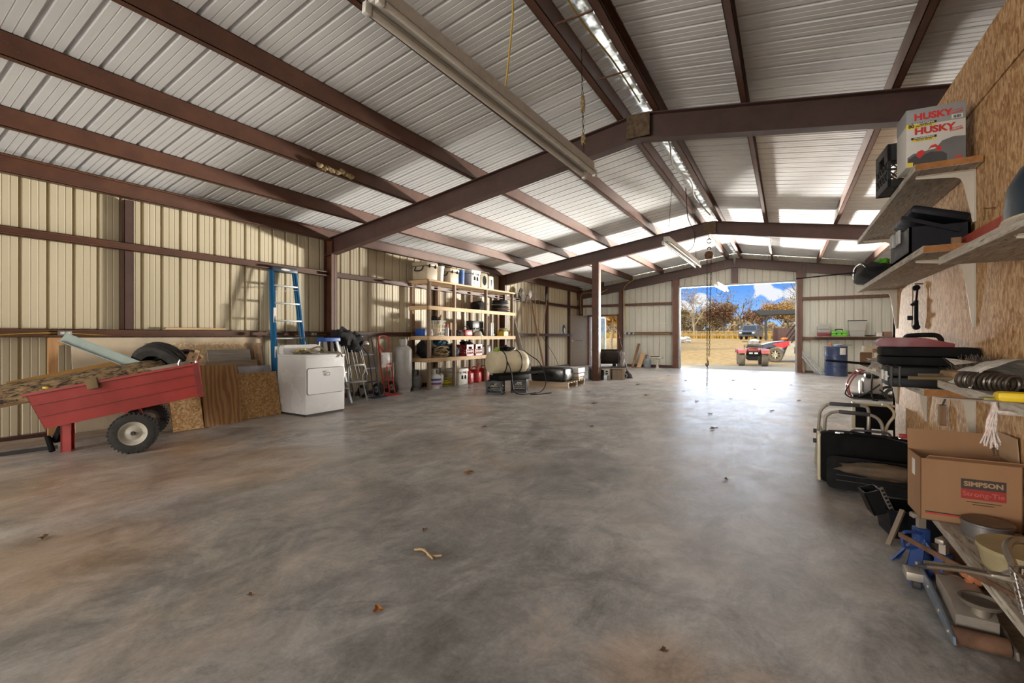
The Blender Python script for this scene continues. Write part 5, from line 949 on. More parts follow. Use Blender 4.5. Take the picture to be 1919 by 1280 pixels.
# --- hooks and bow on the wall
bw = thing('compound_bow', 'black compound bow hanging on the chipboard wall under the second shelf', 'bow', (.915, 4.75, 1.24)); MB().beam((-.03, 0, .05), (-.03, 0, .24), .022, .035).beam((-.015, .03, .02), (-.03, 0, .12), .018, .018).beam((-.03, 0, .24), (-.02, .0, .36), .018, .012).build('riser', BLKM, bw)
MB().cyl((-.03, -.02, .34), (-.03, .02, .34), .022).cyl((-.03, -.02, .03), (-.03, .02, .03), .022).build('cam', BLKM, bw); MB().tube([(-.055, .0, .03), (-.05, 0, .2), (-.05, 0, .34)], .003, 5).build('string', DGREY, bw); MB().box((-.085, -.01, .085), (-.05, .02, .12)).cyl((-.06, 0, .20), (-.04, .0, .22), .012).build('sight', BLK, bw)
MB().cyl((-.04, 0, .37), (.012, 0, .37), .005).build('peg', DGREY, bw)
o = MB().tube([(0, 0, 0), (-.035, .0, 0), (-.045, .0, .003)], .003, 6).build('nail', RUST, loc=(OX - .003, 3.3, 1.86)); tag(o, 'bent nail in the chipboard between the two upper brackets', 'nail')
# --- far lower shelf: cases and boxes
k1 = tool_case('drill_case', 'lower black tool case with pale latches on the far lower shelf', 'case', (.712, 3.43, .914), 0, (.425, .24, .112), BLK, LBL, latches=0, handle=False)
for y in (-.06, .06): MB().box((-.222, y - .02, .03), (-.205, y + .02, .085), .004).build('latch', LBL, k1)
for x in (-.20, -.165): MB().box((x - .006, -.124, .004), (x + .006, .124, .116), .003).build('rib', DGREY, k1)
k2 = tool_case('tool_case', 'upper black tool case stacked on the lower one', 'case', (.705, 3.58, 1.028), -3, (.42, .26, .105), mat('soft black', (.006, .0055, .0055), .7, spec=.15), latches=0, handle=False)
o = MB().prism([(-.13, 0), (.12, 0), (.05, .105), (-.03, .135), (-.06, .135), (-.07, .11), (-.13, .105)], -.10, .10, 'y').build('tool_bag', NVB, loc=(.88 - .09, 3.70, 1.136)) if False else None
k3 = thing('jump_starter', 'glossy red and black machine case with carry handle on top of the black tool cases', 'case', (.66, 3.72, 1.135), -4); MB().prism(roundpoly([(-.17, 0), (.19, 0), (.19, .02), (.05, .055), (-.12, .055), (-.16, .04)], .02), -.12, .12, 'y').build('body', mat('glossy red', (.16, .006, .006), .22), k3); MB().tube(smooth_path([(-.02, -.02, .05), (.0, -.02, .066), (.11, -.02, .07), (.14, -.02, .05), (.145, -.02, .012)], 5), .014, 8).build('handle', BLK, k3)
o = MB().prism([(-.10, 0), (.11, 0), (.06, .075), (-.06, .125), (-.10, .125)], -.06, .08, 'y').build('tool_pouch', NVB, loc=(.82, 3.52, 1.136)) if False else None
o = thing('cardboard_box', 'small brown cardboard box at the far end of the lower shelf', 'box', (.74, 5.72, .914), -8); MB().box((-.10, -.10, 0), (.10, .10, .12), .002).build('body', mat('brown carton', (.17, .085, .04), .8), o); MB().box((-.1015, -.098, .012), (-.0995, .098, .112)).build('label', LBL, o)
o = MB().box((-.07, -.05, 0), (.06, .06, .06), .004).build('packet', mat('pale packet', (.55, .45, .33), .7), loc=(.73, 5.70, 1.036), rot=(0, .1, .2)); tag(o, 'pale packet lying on the small brown cardboard box', 'packet')
o = MB().box((-.05, -.05, 0), (.05, .05, .17), .01).build('carton', mat('brown carton two', (.24, .13, .06), .8), loc=(.72, 5.20, .914)); tag(o, 'brown upright carton standing between the cardboard box and the black cases', 'carton')
o = MB().lathe([(.028, 0), (.03, .10), (.018, .12), (.018, .15), (.001, .15)], None, 14).build('bottle', CRT, loc=(.63, 4.70, .914)); tag(o, 'cream squeeze bottle standing at the front edge of the lower shelf', 'bottle')
plank('pole', 'long dark pole poking out past the end of the lower shelf', (.38, 6.02, .935), (.86, 5.10, .935), .022, .022, BLKM, 'pole'); plank('pole', 'second thinner dark pole poking out beside the long one', (.50, 6.10, .925), (.88, 5.00, .925), .014, .014, BLKM, 'pole')
o = MB().box((-.12, -.30, 0), (.14, .30, .045), .006).build('tray', OLDW['y'], loc=(.74, 4.35, .914)); tag(o, 'flat dusty wooden tray behind the black tool cases', 'tray')
o = MB().lump((0, 0, .02), (.13, .2, .05), .5, 3, 8).build('papers', mat('crumpled paper', (.44, .40, .35), .85, var=.4), smooth=40, loc=(.70, 4.55, .97)); tag(o, 'crumpled papers heaped on the dusty tray', 'papers')
# --- near lower shelf and things lying across it
wbk = thing('wood_clamp', 'brown wooden block with metal rods lying on the near lower shelf', 'clamp', (.66, 2.83, .987), 14); MB().box((-.03, -.06, 0), (.14, .06, .055), .012).build('block', STUD['x'], wbk); MB().cyl((-.19, -.04, .02), (-.02, -.04, .022), .009).cyl((-.12, .03, .03), (-.02, .03, .03), .008).build('rod', mat('dull brass rod', (.30, .25, .16), .4, .7), wbk)
FUR = mat('grey fluff', (.13, .105, .085), .95, var=.6, scale=60, bump=.8); b = MB()
for k in range(420):
    a = random.uniform(0, 6.28); q = Vector((random.gauss(0, .035), random.gauss(0, .08), random.uniform(0, .03))); e = q + Vector((random.gauss(0, .03), random.gauss(.0, .03), random.uniform(.03, .10)))
    b.beam(q, e, .0022, .0012)
b.lump((0, 0, .02), (.05, .11, .035), .3, 3, 4); o = b.build('feather_duster', FUR, loc=(.83, 3.14, .985)); tag(o, 'fluffy grey feather duster lying at the wall behind the plastic bag', 'duster')
t = NT('crinkled plastic'); t.set('Base Color', (.80, .77, .71)); t.set('Roughness', .3); t.set('Alpha', .93); t.bump(t.noise(t.map((1, 2, 1)), 16, 5, .6, 1.2), 1.0, .02); PBAG = t.mat
b = MB(); n = 16; vs = []
for i in range(n + 1):
    for j in range(n + 1):
        u, v = i / n, j / n; x = -.14 + .30 * v; y = -.42 + .46 * u; h = .12 * math.sin(PI * min(1, v * 1.0)) ** .5 * (.25 + .75 * math.sin(PI * min(1, (1.04 - u) * .55 + .0)) ) * (1 if u < .86 else max(0.1, (1 - u) * 6)) + .016 * noise.noise(Vector((x * 16, y * 16, 2)))
        vs.append((x, y, max(.002, h)))
b.add(vs, [(i * (n + 1) + j, i * (n + 1) + j + 1, (i + 1) * (n + 1) + j + 1, (i + 1) * (n + 1) + j) for i in range(n) for j in range(n)]); b.add([(.0, .02, .09), (-.11, .07, .105), (-.09, .0, .075), (.05, .06, .08)], [(0, 1, 2), (0, 3, 1)])
o = b.build('plastic_bag', PBAG, smooth=50, loc=(.775, 2.93, .988)); tag(o, 'crumpled clear plastic bag with a pipe end in it on the near lower shelf', 'bag')
o = MB().lathe([(.018, 0), (.018, .20), (.013, .20), (.013, 0)], None, 20, caps=False).build('pipe', ALU, loc=(.775, 2.56, 1.008), rot=(math.radians(-90), 0, math.radians(-10))); tag(o, 'short bare pipe poking out of the plastic bag', 'pipe')
SPR = mat('dark spring steel', (.13, .11, .09), .35, .8, var=.3); b = MB(); b.tube([(.030 * math.cos(a), -.11 + .22 * k / 220, .032 + .030 * math.sin(a)) for k, a in [(k, 2 * PI * 11 * k / 220) for k in range(221)]], .006, 7); o = b.build('coil_spring', SPR, loc=(.678, 2.50, .988), rot=(0, 0, math.radians(28))); tag(o, 'long dark coil spring lying on the near lower shelf', 'spring')
mc = thing('machete', 'long dusty knife with yellow handle lying across the near lower shelf', 'knife', (.49, 2.06, .989), 0); MB().prism([(-.055, .012), (-.05, .022), (.09, .034), (.09, -.012), (-.02, -.004)], 0.0, .004, 'z').build('blade', mat('dusty blade', (.16, .12, .095), .5, .3), mc); MB().box((.085, -.028, -.004 + .006), (.26, .022, .034), .012).build('handle', mat('yellow grip', (.66, .46, .012), .35), mc); MB().box((.06, -.006, .0), (.09, .026, .012), .003).build('collar', mat('olive metal', (.25, .22, .06), .4), mc)
o = MB().box((-.05, -.16, 0), (.12, .18, .012), .002).build('sheath', BLKM, loc=(.82, 2.30, .988), rot=(0, 0, .1)); tag(o, 'flat dark sheath lying beside the coil spring', 'sheath')
o = MB().box((-.035, -.10, 0), (.04, .10, .05), .01).build('chisel_box', YEL, loc=(.72, 2.68, .988)) if False else None
rp = thing('rope_tassel', 'frayed white and pink rope tied round the near lower shelf edge', 'rope', (.633, 2.24, .965)); RW = mat('white rope', (.62, .54, .50), .9, var=.25, scale=60, bump=.5); RPK = mat('pink rope', (.60, .33, .30), .9)
b = MB(); b.tube([(.0, -.0, .03), (-.008, 0, .0), (.0, 0, -.03), (.10, .0, -.032)], .009, 6); b.tube([(0, 0, .028), (.1, .0, .032)], .009, 6); b.build('loop', RW, rp); b = MB()
for k in range(34): b.tube(smooth_path([(-.006 + .006 * math.cos(k), .006 * math.sin(k), -.01), (-.012 + random.gauss(0, .006), random.gauss(.0, .008), -.06), (-.012 + random.gauss(0, .014), .012 + random.gauss(0, .016), -.135 - random.uniform(0, .03))], 3), .0026, 4)
b.build('strand', RW, rp)
b = MB()
for k in range(6): b.tube(smooth_path([(-.010, .004, 0), (-.016, random.gauss(0, .004), -.05), (-.016 + random.gauss(0, .006), random.gauss(.006, .008), -.11)], 3), .003, 4)
b.build('strand', RPK, rp)
# saw handle hanging below
o = MB().prism(roundpoly([(-.022, 0), (.022, 0), (.026, .10), (.02, .14), (-.02, .14), (-.024, .10)], .015), -.016, .016, 'x').build('file_handle', STUD['z'], loc=(.90, 4.12, .60)); tag(o, 'brown wooden handle hanging on the chipboard under the lower shelf', 'handle tool'); 
MB().cyl((0, 0, .13), (.02, 0, .19), .006).build('hook', DGREY, o)
# ================================================================ low bench and what stands on it
bench = thing('low_bench', 'low plank bench on rusty angle iron legs along the chipboard wall', 'bench', (.782, 1.4, 0)); MB().box((-.147, -1.6, .262), (.142, 1.68, .30), .004).build('plank', PEEL, bench, smooth=0)
for y in (-1.2, .70, 1.60): MB().box((-.10, y - .004, 0), (.08, y + .004, .262)).box((-.10, y, 0), (-.092, y + .06, .262)).build('leg', RUST, bench, smooth=0)
MB().add([(-.135, .86, .262), (-.135, .60, .262), (-.16, .93, .0), (-.16, 1.0, .0), (-.128, .86, .262), (-.128, .60, .262), (-.152, .93, .0), (-.152, 1.0, .0)], [(0, 1, 2, 3), (7, 6, 5, 4), (0, 4, 5, 1), (1, 5, 6, 2), (2, 6, 7, 3), (3, 7, 4, 0)]).build('brace', RUST, bench, smooth=0) if False else None
CB1 = mat('box cardboard', (.30, .165, .085), .85, var=.10, scale=4, stretch=(1, 1, .1)); CB2 = mat('box cardboard inside', (.40, .26, .155), .9, var=.12)
bx = thing('cardboard_carton', 'brown cardboard carton with black and red maker label on the low bench', 'box', (.742, 3.085, .302), 2)
b = MB(); e = .178; d = .115; h = .30; w_ = .004
for lo, hi in (((-e, -d, 0), (e, -d + w_, h)), ((-e, d - w_, 0), (e, d, h)), ((-e, -d, 0), (-e + w_, d, h)), ((e - w_, -d, 0), (e, d, h)), ((-e, -d, 0), (e, d, w_))): b.box(lo, hi)
b.build('body', CB1, bx, smooth=0)
MB(T(0, d - .002, h) @ Rx(-6)).box((-e, -.003, 0), (e - .03, .001, .105)).build('flap', CB1, bx, smooth=0); MB(T(e - .002, 0, h) @ Ry(-4)).box((-.003, -d + .02, 0), (.001, d - .01, .125)).build('flap', CB2, bx, smooth=0); MB(T(0, -d, h) @ Rx(66)).box((-e + .02, -.001, 0), (e, .003, .06)).build('flap', CB1, bx, smooth=0)
ff = lambda x, z, dd=0: T(x, -d - .0008 - dd, z) @ Rx(90)
MB().box((-.03, -d - .0006, .175), (.125, -d, .222)).build('black_label', mat('faded black print', (.05, .04, .036), .7), bx); MB().box((-.03, -d - .0006, .128), (.125, -d, .175)).build('red_label', mat('faded red print', (.33, .035, .03), .7), bx)
text_mesh('SIMPSON', .030, 'lettering', mat('tan print', (.40, .25, .15), .8), bx, ff(.0475, .198), bold=.0012, sx=1.12); text_mesh('Strong-Tie', .031, 'lettering', mat('pink print', (.48, .14, .11), .7), bx, ff(.0475, .151), sx=1.1)
for z, x0, x1 in ((.113, -.012, .108), (.102, .01, .085)): MB().box((x0, -d - .0005, z), (x1, -d, z + .003)).build('print_line', INK, bx)
MB().box((-.16, -d - .0005, .040), (.01, -d, .045)).build('print_line', INK, bx); MB().box((-.16, -d - .0005, .032), (.01, -d, .038)).build('print_line', REDI, bx); b = MB(); [b.box(lo, hi) for lo, hi in (((.02, -d - .0005, .03), (.05, -d, .033)), ((.02, -d - .0005, .048), (.05, -d, .051)), ((.02, -d - .0005, .03), (.023, -d, .051)), ((.047, -d - .0005, .03), (.05, -d, .051)))]; b.build('print_mark', INK, bx)
MB().box((-e - .0006, -.02, .19), (-e, .03, .27)).build('tape', LBL, bx)
pc = thing('paint_can', 'low paint tin with scuffed lid in front of the cardboard carton', 'tin', (.775, 2.86, .301)); MB().lathe([(.085, 0), (.085, .055), (.09, .058), (.09, .066), (.001, .066)], None, 30).build('body', mat('scuffed tin', (.20, .19, .19), .4, .5, dirt=.4), pc); MB().lathe([(.078, .066), (.084, .0685), (.072, .0685), (.001, .067)], None, 30, caps=False).build('lid', mat('brown lid', (.17, .125, .085), .6, var=.5), pc)
pk = thing('filler_tub', 'wide cream tub with a dark label on the low bench', 'tub', (.79, 2.49, .301)); TUBC = mat('stained cream tub', (.42, .35, .20), .5, var=.2, dirt=.45, dirtcol=(.06, .06, .06)); MB().lathe([(.125, 0), (.14, .075), (.145, .075), (.145, .09), (.132, .09), (.001, .083)], None, 40).build('body', TUBC, pk)
a0 = math.radians(-118); MB().add([(.1315 * math.cos(a0 + k * .09) + .0115 * z * math.cos(a0 + k * .09) / .06, .1315 * math.sin(a0 + k * .09) + .0115 * z * math.sin(a0 + k * .09) / .06, .012 + z) for z in (0, .055) for k in range(6)], [(k, k + 1, 7 + k, 6 + k) for k in range(5)]).build('label', INK, pk); am = a0 + .2
text_mesh('PEA', .026, 'lettering', mat('pale print', (.52, .40, .30), .6), pk, T(.1425 * math.cos(am), .1425 * math.sin(am), .05) @ Rz(math.degrees(am) + 90) @ Rx(82), bold=.0008); MB().lathe([(.1325, .078), (.1335, .0895)], None, 40, caps=False).build('lid_stain', BLKM, pk) if False else None
CLM = mat('worn clamp steel', (.34, .30, .25), .32, .8, var=.25, dirt=.3)
gc = thing('locking_clamp', 'long worn locking clamp with curved jaw lying over the cream tub', 'clamp', (.52, 2.11, .402), 8); MB().tube(smooth_path([(-.11, 0, .0), (.0, .005, .004), (.10, -.005, 0), (.20, -.02, -.004)], 5), [.007 + .004 * (k / 15) for k in range(16)], 8).tube(smooth_path([(-.10, .03, .004), (.0, .028, .008), (.10, .012, .006)], 5), .006, 7).build('handle', CLM, gc); MB().tube(smooth_path([(.10, .01, .006), (.13, .02, .03), (.14, .08, .075), (.19, .13, .09), (.26, .13, .08)], 6), .013, 8).box((.06, -.012, -.004), (.20, .02, .014), .006).build('jaw', CLM, gc); MB().cyl((-.125, 0, 0), (-.105, 0, 0), .009, n=8).build('screw', DGREY, gc)
plank('flat_bar', 'long rusty flat bar lying across the low bench towards the camera', (.44, 2.68, .303), (.74, 2.12, .3035), .022, .008, RUST, 'bar', roll=90)
o = MB().box((-.08, -.12, 0), (.10, .14, .012), .002).build('board', GREYW['y'], loc=(.79, 2.10, .301), rot=(0, 0, .1)); tag(o, 'small dirty grey board lying on the low bench under the flat bar', 'board')
wbs = thing('wire_basket', 'wire basket at the frame edge on the low bench', 'basket', (.745, 2.03, .315), 0); b = MB()
for k in range(6): b.tube([(x * (.10 + .004 * k), y * (.08 + .004 * k), .005 + .026 * k) for x, y in roundpoly([(-1, -1), (1, -1), (1, 1), (-1, 1)], .3, 3)], .003, 6, True)
for k in range(5):
    for s_ in (-1, 1): b.beam((-.09 + .045 * k, s_ * .08, .005), (-.11 + .055 * k, s_ * .1, .135), .003, .003); b.beam((s_ * .10, -.07 + .035 * k, .005), (s_ * .12, -.09 + .045 * k, .135), .003, .003)
b.build('wires', CHR, wbs)
# ================================================================ jacks on the floor in front of the bench
JBL = mat('jack blue', (.02, .055, .20), .4, dirt=.25); JGR = mat('jack grey blue plate', (.17, .21, .27), .4, .3, dirt=.3); BARE = mat('bare jack steel', (.40, .35, .30), .45, .5, var=.2, dirt=.4)
def jack_stand(label, loc, rz, m, h=.22, tilt=0):
    t_ = thing('jack_stand', label, 'jack stand', loc, rz, 'jack stands beside the low bench', (math.radians(tilt), 0, math.radians(rz)))
    for a in range(4):
        X = Rz(90 * a + 45); MB(X).add([(.0, -.022, h), (.0, .022, h), (.115, .03, 0), (.115, -.03, 0), (.012, -.022, h), (.012, .022, h), (.125, .03, 0), (.125, -.03, 0)], [(0, 1, 2, 3), (7, 6, 5, 4), (0, 4, 5, 1), (1, 5, 6, 2), (2, 6, 7, 3), (3, 7, 4, 0)]).add([(.02, -.022, h), (.02, -.026, h), (.12, -.034, 0), (.095, -.024, 0)], [(0, 1, 2, 3)]).build('leg', m, t_, smooth=0)
    MB().box((-.028, -.028, h * .55), (.028, .028, h + .04), .006).build('sleeve', m, t_); MB().box((-.016, -.013, h * .5), (.016, .013, h + .10)).box((-.045, -.018, h + .09), (.045, .018, h + .115), .006).build('ratchet_bar', BARE, t_)
    MB().tube(smooth_path([(-.02, -.03, h + .02), (-.09, -.035, h + .025), (-.105, -.035, h - .01), (-.09, -.035, h - .055), (-.03, -.03, h - .05)], 5), .008, 8).build('handle', m, t_); return t_
jack_stand('blue jack stand standing furthest under the bench end', (.60, 3.12, 0), 20, JBL, .17); jack_stand('blue jack stand with pale worn legs next to the trolley jack', (.575, 2.93 + .10, 0.0), 55, JBL, .165) if False else jack_stand('blue jack stand with pale worn legs next to the trolley jack', (.64, 2.90, 0), 55, JBL, .135)
tj = thing('trolley_jack', 'low steel trolley jack with blue grey side plate and orange knob under the bench edge', 'jack', (.64, 2.62, 0), 0)
for x, m in ((-.085, JGR), (.085, BARE)): MB().prism([(.36, .075), (.36, .02 + .03), (-.22, .0 + .012), (-.25, .02), (-.24, .045), (.10, .10), (.32, .10)], x - .004, x + .004, 'x').build('side_plate', m, tj, smooth=0)
b = MB(); [b.cyl((-.094, y, z), (-.086, y, z), .009, n=8) for y, z in ((.33, .085), (.22, .075), (.12, .07), (-.05, .05), (-.18, .035))]; b.build('bolt', BARE, tj); MB().cyl((.075, -.20, .034), (-.08, -.20, .034), .034).build('roller', RUST, tj)
MB().prism([(.12, .06), (.12, .135), (-.10, .13), (-.16, .10), (-.16, .05)], -.062, .062, 'x').build('lift_arm', BARE, tj); MB().lathe([(.03, -.05), (.03, 0), (.06, .0), (.068, .018), (.058, .018), (.05, .008), (.001, .008)], T(.02, -.125, .145), 26).build('saddle', mat('worn saddle', (.26, .22, .18), .5, .5), tj); MB().cyl((0, .12, .10), (0, .30, .085), .045).build('cylinder', RUST, tj)
b = MB(); b.lathe([(.012, 0), (.034, .006), (.034, .022), (.012, .03)], T(.055, .12, .165) @ Rx(70), 20); [b.cyl((.055 + .03 * math.cos(k * 1.047), .12 - .01, .165 + .03 * math.sin(k * 1.047)), (.055 + .03 * math.cos(k * 1.047), .12 - .03, .165 + .03 * math.sin(k * 1.047)), .012, n=8) for k in range(6)]; b.build('knob', mat('orange brown knob', (.42, .14, .06), .5), tj); MB().tube([(.055, .13, .16), (.03, .18, .12)], .012).build('handle_socket', BARE, tj)
MB().box((-.15, .20, .045), (-.075, .29, .085), .006).cyl((-.11, .25, .04), (-.11, .25, .07), .014).build('caster_fork', BARE, tj); MB().cyl((-.122, .235, .024), (-.096, .235, .024), .024, n=18).build('caster', DGREY, tj)
# ================================================================ black totes, suitcases, folding walker
bt = thing('tool_tote', 'open black plastic tool tote on the floor at the end of the bench', 'toolbox', (.66, 3.62, 0), 10); b = MB(); e, d, h = .16, .12, .17
b.add([(-e * .85, -d * .85, 0), (e * .85, -d * .85, 0), (e * .85, d * .85, 0), (-e * .85, d * .85, 0), (-e, -d, h), (e, -d, h), (e, d, h), (-e, d, h)], [(0, 3, 2, 1), (0, 1, 5, 4), (1, 2, 6, 5), (2, 3, 7, 6), (3, 0, 4, 7)]); b.box((-e - .012, -d - .012, h - .012), (e + .012, -d, h)).box((-e - .012, d, h - .012), (e + .012, d + .012, h)).box((-e - .012, -d, h - .012), (-e, d, h)).box((e, -d, h - .012), (e + .012, d, h)); b.build('body', NVB, bt, smooth=0)
MB(T(-.17, -.02, .13) @ Ry(-22)).box((-.05, -.06, 0), (-.04, .06, .14)).box((.03, -.06, 0), (.04, .06, .14)).box((-.05, -.06, 0), (.04, -.052, .14)).box((-.05, .052, 0), (.04, .06, .14)).build('side_tray', BLK, bt, smooth=0)
sk = thing('socket_holder', 'black socket rail with a row of square holes leaning from the tool tote', 'rail', (.555, 3.50, .13), rot=(math.radians(-12), math.radians(-20), .3)); MB().box((-.012, -.006, 0), (.012, .006, .17), .003).build('rail', mat('dusty rail', (.10, .085, .07), .7), sk); b = MB(); [b.box((-.007, -.0075, .012 + .022 * k), (.007, -.0055, .024 + .022 * k)) for k in range(7)]; b.build('hole', BLK, sk)
o = MB().box((-.035, -.04, 0), (.035, .04, .06), .004).box((-.028, -.042, .02), (.028, -.039, .045)).build('battery_holder', GREYP, loc=(.72, 3.52, .172)); tag(o, 'grey slotted plastic holder sitting on the tool tote', 'holder')
plank('stake', 'split wooden stake leaning on the front of the tool tote', (.50, 3.335, .012), (.585, 3.46, .185), .024, .02, OLDW['z'], 'stake')
sc1 = thing('suitcase', 'large black hard suitcase with cream edge on the floor by the chipboard wall', 'suitcase', (.575, 4.60, 0), 0); MB().box((-.335, -.085, .005), (.335, .085, .41), .04).build('shell', BLKM, sc1); MB().box((-.350, -.06, .01), (-.325, .06, .40), .02).build('edge', CRT, sc1); MB().tube(smooth_path([(-.12, -.02, .405), (-.10, -.02, .44), (.10, -.02, .44), (.12, -.02, .405)], 5), .010).build('handle', DGREY, sc1)
for x in (-.2, .2): MB().box((x - .03, -.05, .402), (x + .03, 0, .418), .004).build('latch', CHR, sc1)
sc2 = thing('tool_suitcase', 'smaller black ribbed case leaning in front of the large suitcase', 'case', (.585, 4.36, .012), rot=(math.radians(-12), 0, math.radians(-4))); MB().prism(roundpoly([(-.31, 0), (.32, 0), (.32, .245), (-.31, .245)], .05, 5), -.06, .06, 'y').build('shell', mat('black shell', (.005, .005, .0055), .65, spec=.15), sc2)
for z in (.06, .10, .14): MB().box((-.25, -.066, z), (.26, -.058, z + .012), .003).build('rib', BLK, sc2)
o = MB().lump((0, 0, 0), (.27, .05, .055), .3, 2.0, 5).build('leather_bag', mat('brown leather', (.10, .065, .04), .7, var=.4), smooth=60, loc=(.61, 4.245, .21)); tag(o, 'long brown leather bag draped over the smaller black case', 'bag')
wk = thing('folding_walker', 'folded walker of bent tubes with grey grips behind the suitcases', 'walker', (.45, 5.1, 0)); TB = mat('beige tube', (.40, .36, .30), .35, .4)
wl = lambda P: [(x - .45, y - 5.1, z) for x, y, z in P]
MB().tube(smooth_path(wl([(.245, 5.22, 0), (.27, 5.2, .40), (.285, 5.2, .50), (.345, 5.2, .56), (.42, 5.2, .568), (.60, 5.2, .565), (.64, 5.2, .52), (.64, 5.2, .35)]), 6), .0135, 10).build('frame', TB, wk); MB().tube(smooth_path(wl([(.30, 5.0, .0), (.30, 4.95, .42), (.325, 4.95, .50), (.39, 4.95, .53), (.50, 4.95, .53), (.63, 4.95, .52), (.695, 4.95, .46), (.71, 4.95, .33), (.71, 4.97, .0)]), 6), .0135, 10).build('frame', TB, wk)
MB().beam(wl([(.35, 5.2, .567)])[0], wl([(.58, 5.2, .567)])[0], .04, .032, b=.01).build('grip', DGREY, wk); MB().beam(wl([(.40, 4.95, .533)])[0], wl([(.62, 4.95, .524)])[0], .04, .032, b=.01).build('grip', DGREY, wk); MB().tube(wl([(.27, 5.2, .36), (.35, 4.95, .20), (.42, 4.95, .15)]), .010).tube(wl([(.27, 5.2, .30), (.30, 4.95, .30)]), .014).build('brace', TB, wk)
for x, y, z in ((.245, 5.22, .30), (.29, 4.97, .28), (.24, 5.15, .22)): MB().cyl(tuple(wl([(x - .02, y, z)])[0]), tuple(wl([(x + .025, y, z)])[0]), .02, n=10).build('clamp_knob', DGREY, wk)
mo = thing('exercise_seat', 'black padded panel with pale frame behind the walker', 'seat', (.70, 5.52, 0), 0); MB().box((-.13, -.05, .32), (.17, .05, .54), .012).build('pad', BLKM, mo); MB().box((-.15, -.055, .31), (-.125, .055, .56), .006).box((-.15, -.055, .535), (.17, .055, .555), .006).build('frame', CRT, mo); MB().tube(smooth_path([(.07, -.08, .56), (.12, -.08, .545), (.16, -.08, .47), (.10, -.08, .33), (.08, -.08, 0)], 5), .013).build('bar', CRT, mo); MB().box((-.05, -.03, 0), (0, .03, .32)).build('leg', BLKM, mo)
cable('black cable looping over the suitcase towards the cardboard carton', [(.30, 4.56, .425), (.45, 4.52, .435), (.60, 4.46, .43), (.74, 4.2, .44), (.80, 3.8, .45), (.85, 3.3, .46)], .006, BLK); o = MB().box((-.05, -.02, 0), (.05, .02, .03), .006).box((.06, -.015, .0), (.09, .015, .035), .006).build('pliers', RED, loc=(.80, 4.58, .412)); tag(o, 'red handled pliers lying on the large suitcase', 'pliers')
# ================================================================ red tubed machine and drum corner
rm = thing('engine_frame', 'red tube framed small engine with hoses on the floor past the partition end', 'engine', (1.40, 11.05, 0), 0); MB().tube(smooth_path([(-.32, -.2, .02), (-.36, -.2, .25), (-.20, -.2, .52), (.0, -.2, .55)], 5), .016).tube(smooth_path([(-.32, .2, .02), (-.36, .2, .25), (-.20, .2, .52), (.0, .2, .55)], 5), .016).tube([(-.36, -.2, .25), (-.36, .2, .25)], .014).tube([(-.2, -.2, .52), (-.2, .2, .52)], .014).build('frame', mat('maroon tube', (.17, .02, .025), .4), rm)
MB().box((-.14, -.16, .10), (.16, .16, .40), .05).build('engine', mat('engine grey', (.25, .25, .26), .5, .4), rm); MB().box((-.10, -.12, .40), (.12, .12, .48), .03).build('fuel_tank', BLK, rm); MB().lathe([(.001, .04), (.13, .03), (.14, 0), (.001, 0)], T(-.15, 0, .22) @ Ry(-90), 20).build('recoil_cover', WHP, rm); MB().box((-.30, -.22, .02), (.45, .22, .08), .01).build('skid', BLKM, rm)
MB().tube(smooth_path([(-.35, -.2, .28), (-.42, -.22, .10), (-.30, -.28, .03), (-.1, -.26, .12), (.1, -.26, .3)], 6), .013).tube(smooth_path([(.1, -.2, .2), (.3, -.25, .05), (.5, -.2, .014), (.7, -.1, .014)], 5), .012).tube(smooth_path([(0, -.2, .5), (-.03, -.3, .2), (-.01, -.34, .013), (.05, -.38, .013)], 5), .014).build('hose', BLK, rm)
for y in (-.24, .24): b = MB(); tyre(b, (.28, y, .12), .12, .07, .07); b.build('wheel', RUB, rm)
dm = thing('oil_drum', 'dark blue steel drum with a paper label by the end wall', 'drum', (1.30, 16.90, 0)); DBL = mat('drum blue', (.018, .035, .095), .35, var=.25, dirt=.2)
MB().lathe([(.285, 0), (.295, .012), (.287, .03), (.287, .28), (.298, .295), (.287, .31), (.287, .58), (.298, .595), (.287, .61), (.287, .85), (.297, .868), (.292, .885), (.275, .87), (.001, .87)], None, 40).build('body', DBL, dm); a0 = math.radians(-75); MB().add([(.2895 * math.cos(a0 + .09 * k), .2895 * math.sin(a0 + .09 * k), z) for z in (.64, .84) for k in range(8)], [(k, k + 1, 9 + k, 8 + k) for k in range(7)]).build('label', LBL, dm)
o = MB().lump((0, 0, .03), (.17, .16, .05), .5, 3, 2, flat=0).build('shop_rag', mat('pale blue rag', (.36, .40, .46), .9, var=.4), smooth=60, loc=(1.36, 16.88, .872)); tag(o, 'pale blue rags heaped on top of the blue drum', 'rag')
o = MB().lathe([(.035, 0), (.035, .08), (.02, .10), (.02, .12), (.001, .12)], None, 14).build('oil_bottle', mat('orange red', (.45, .12, .06), .5), loc=(1.16, 16.80, .872)); tag(o, 'small orange bottle standing on the blue drum', 'bottle'); plank('stick', 'thin yellowish stick lying on the drum rim', (.97, 16.78, .892), (1.2, 16.75, .892), .02, .012, PINE['z'], 'stick'); plank('stick', 'dark flat bar lying on the drum rim', (1.30, 16.72, .9275), (1.68, 16.74, .93), .03, .012, DGREY, 'stick')
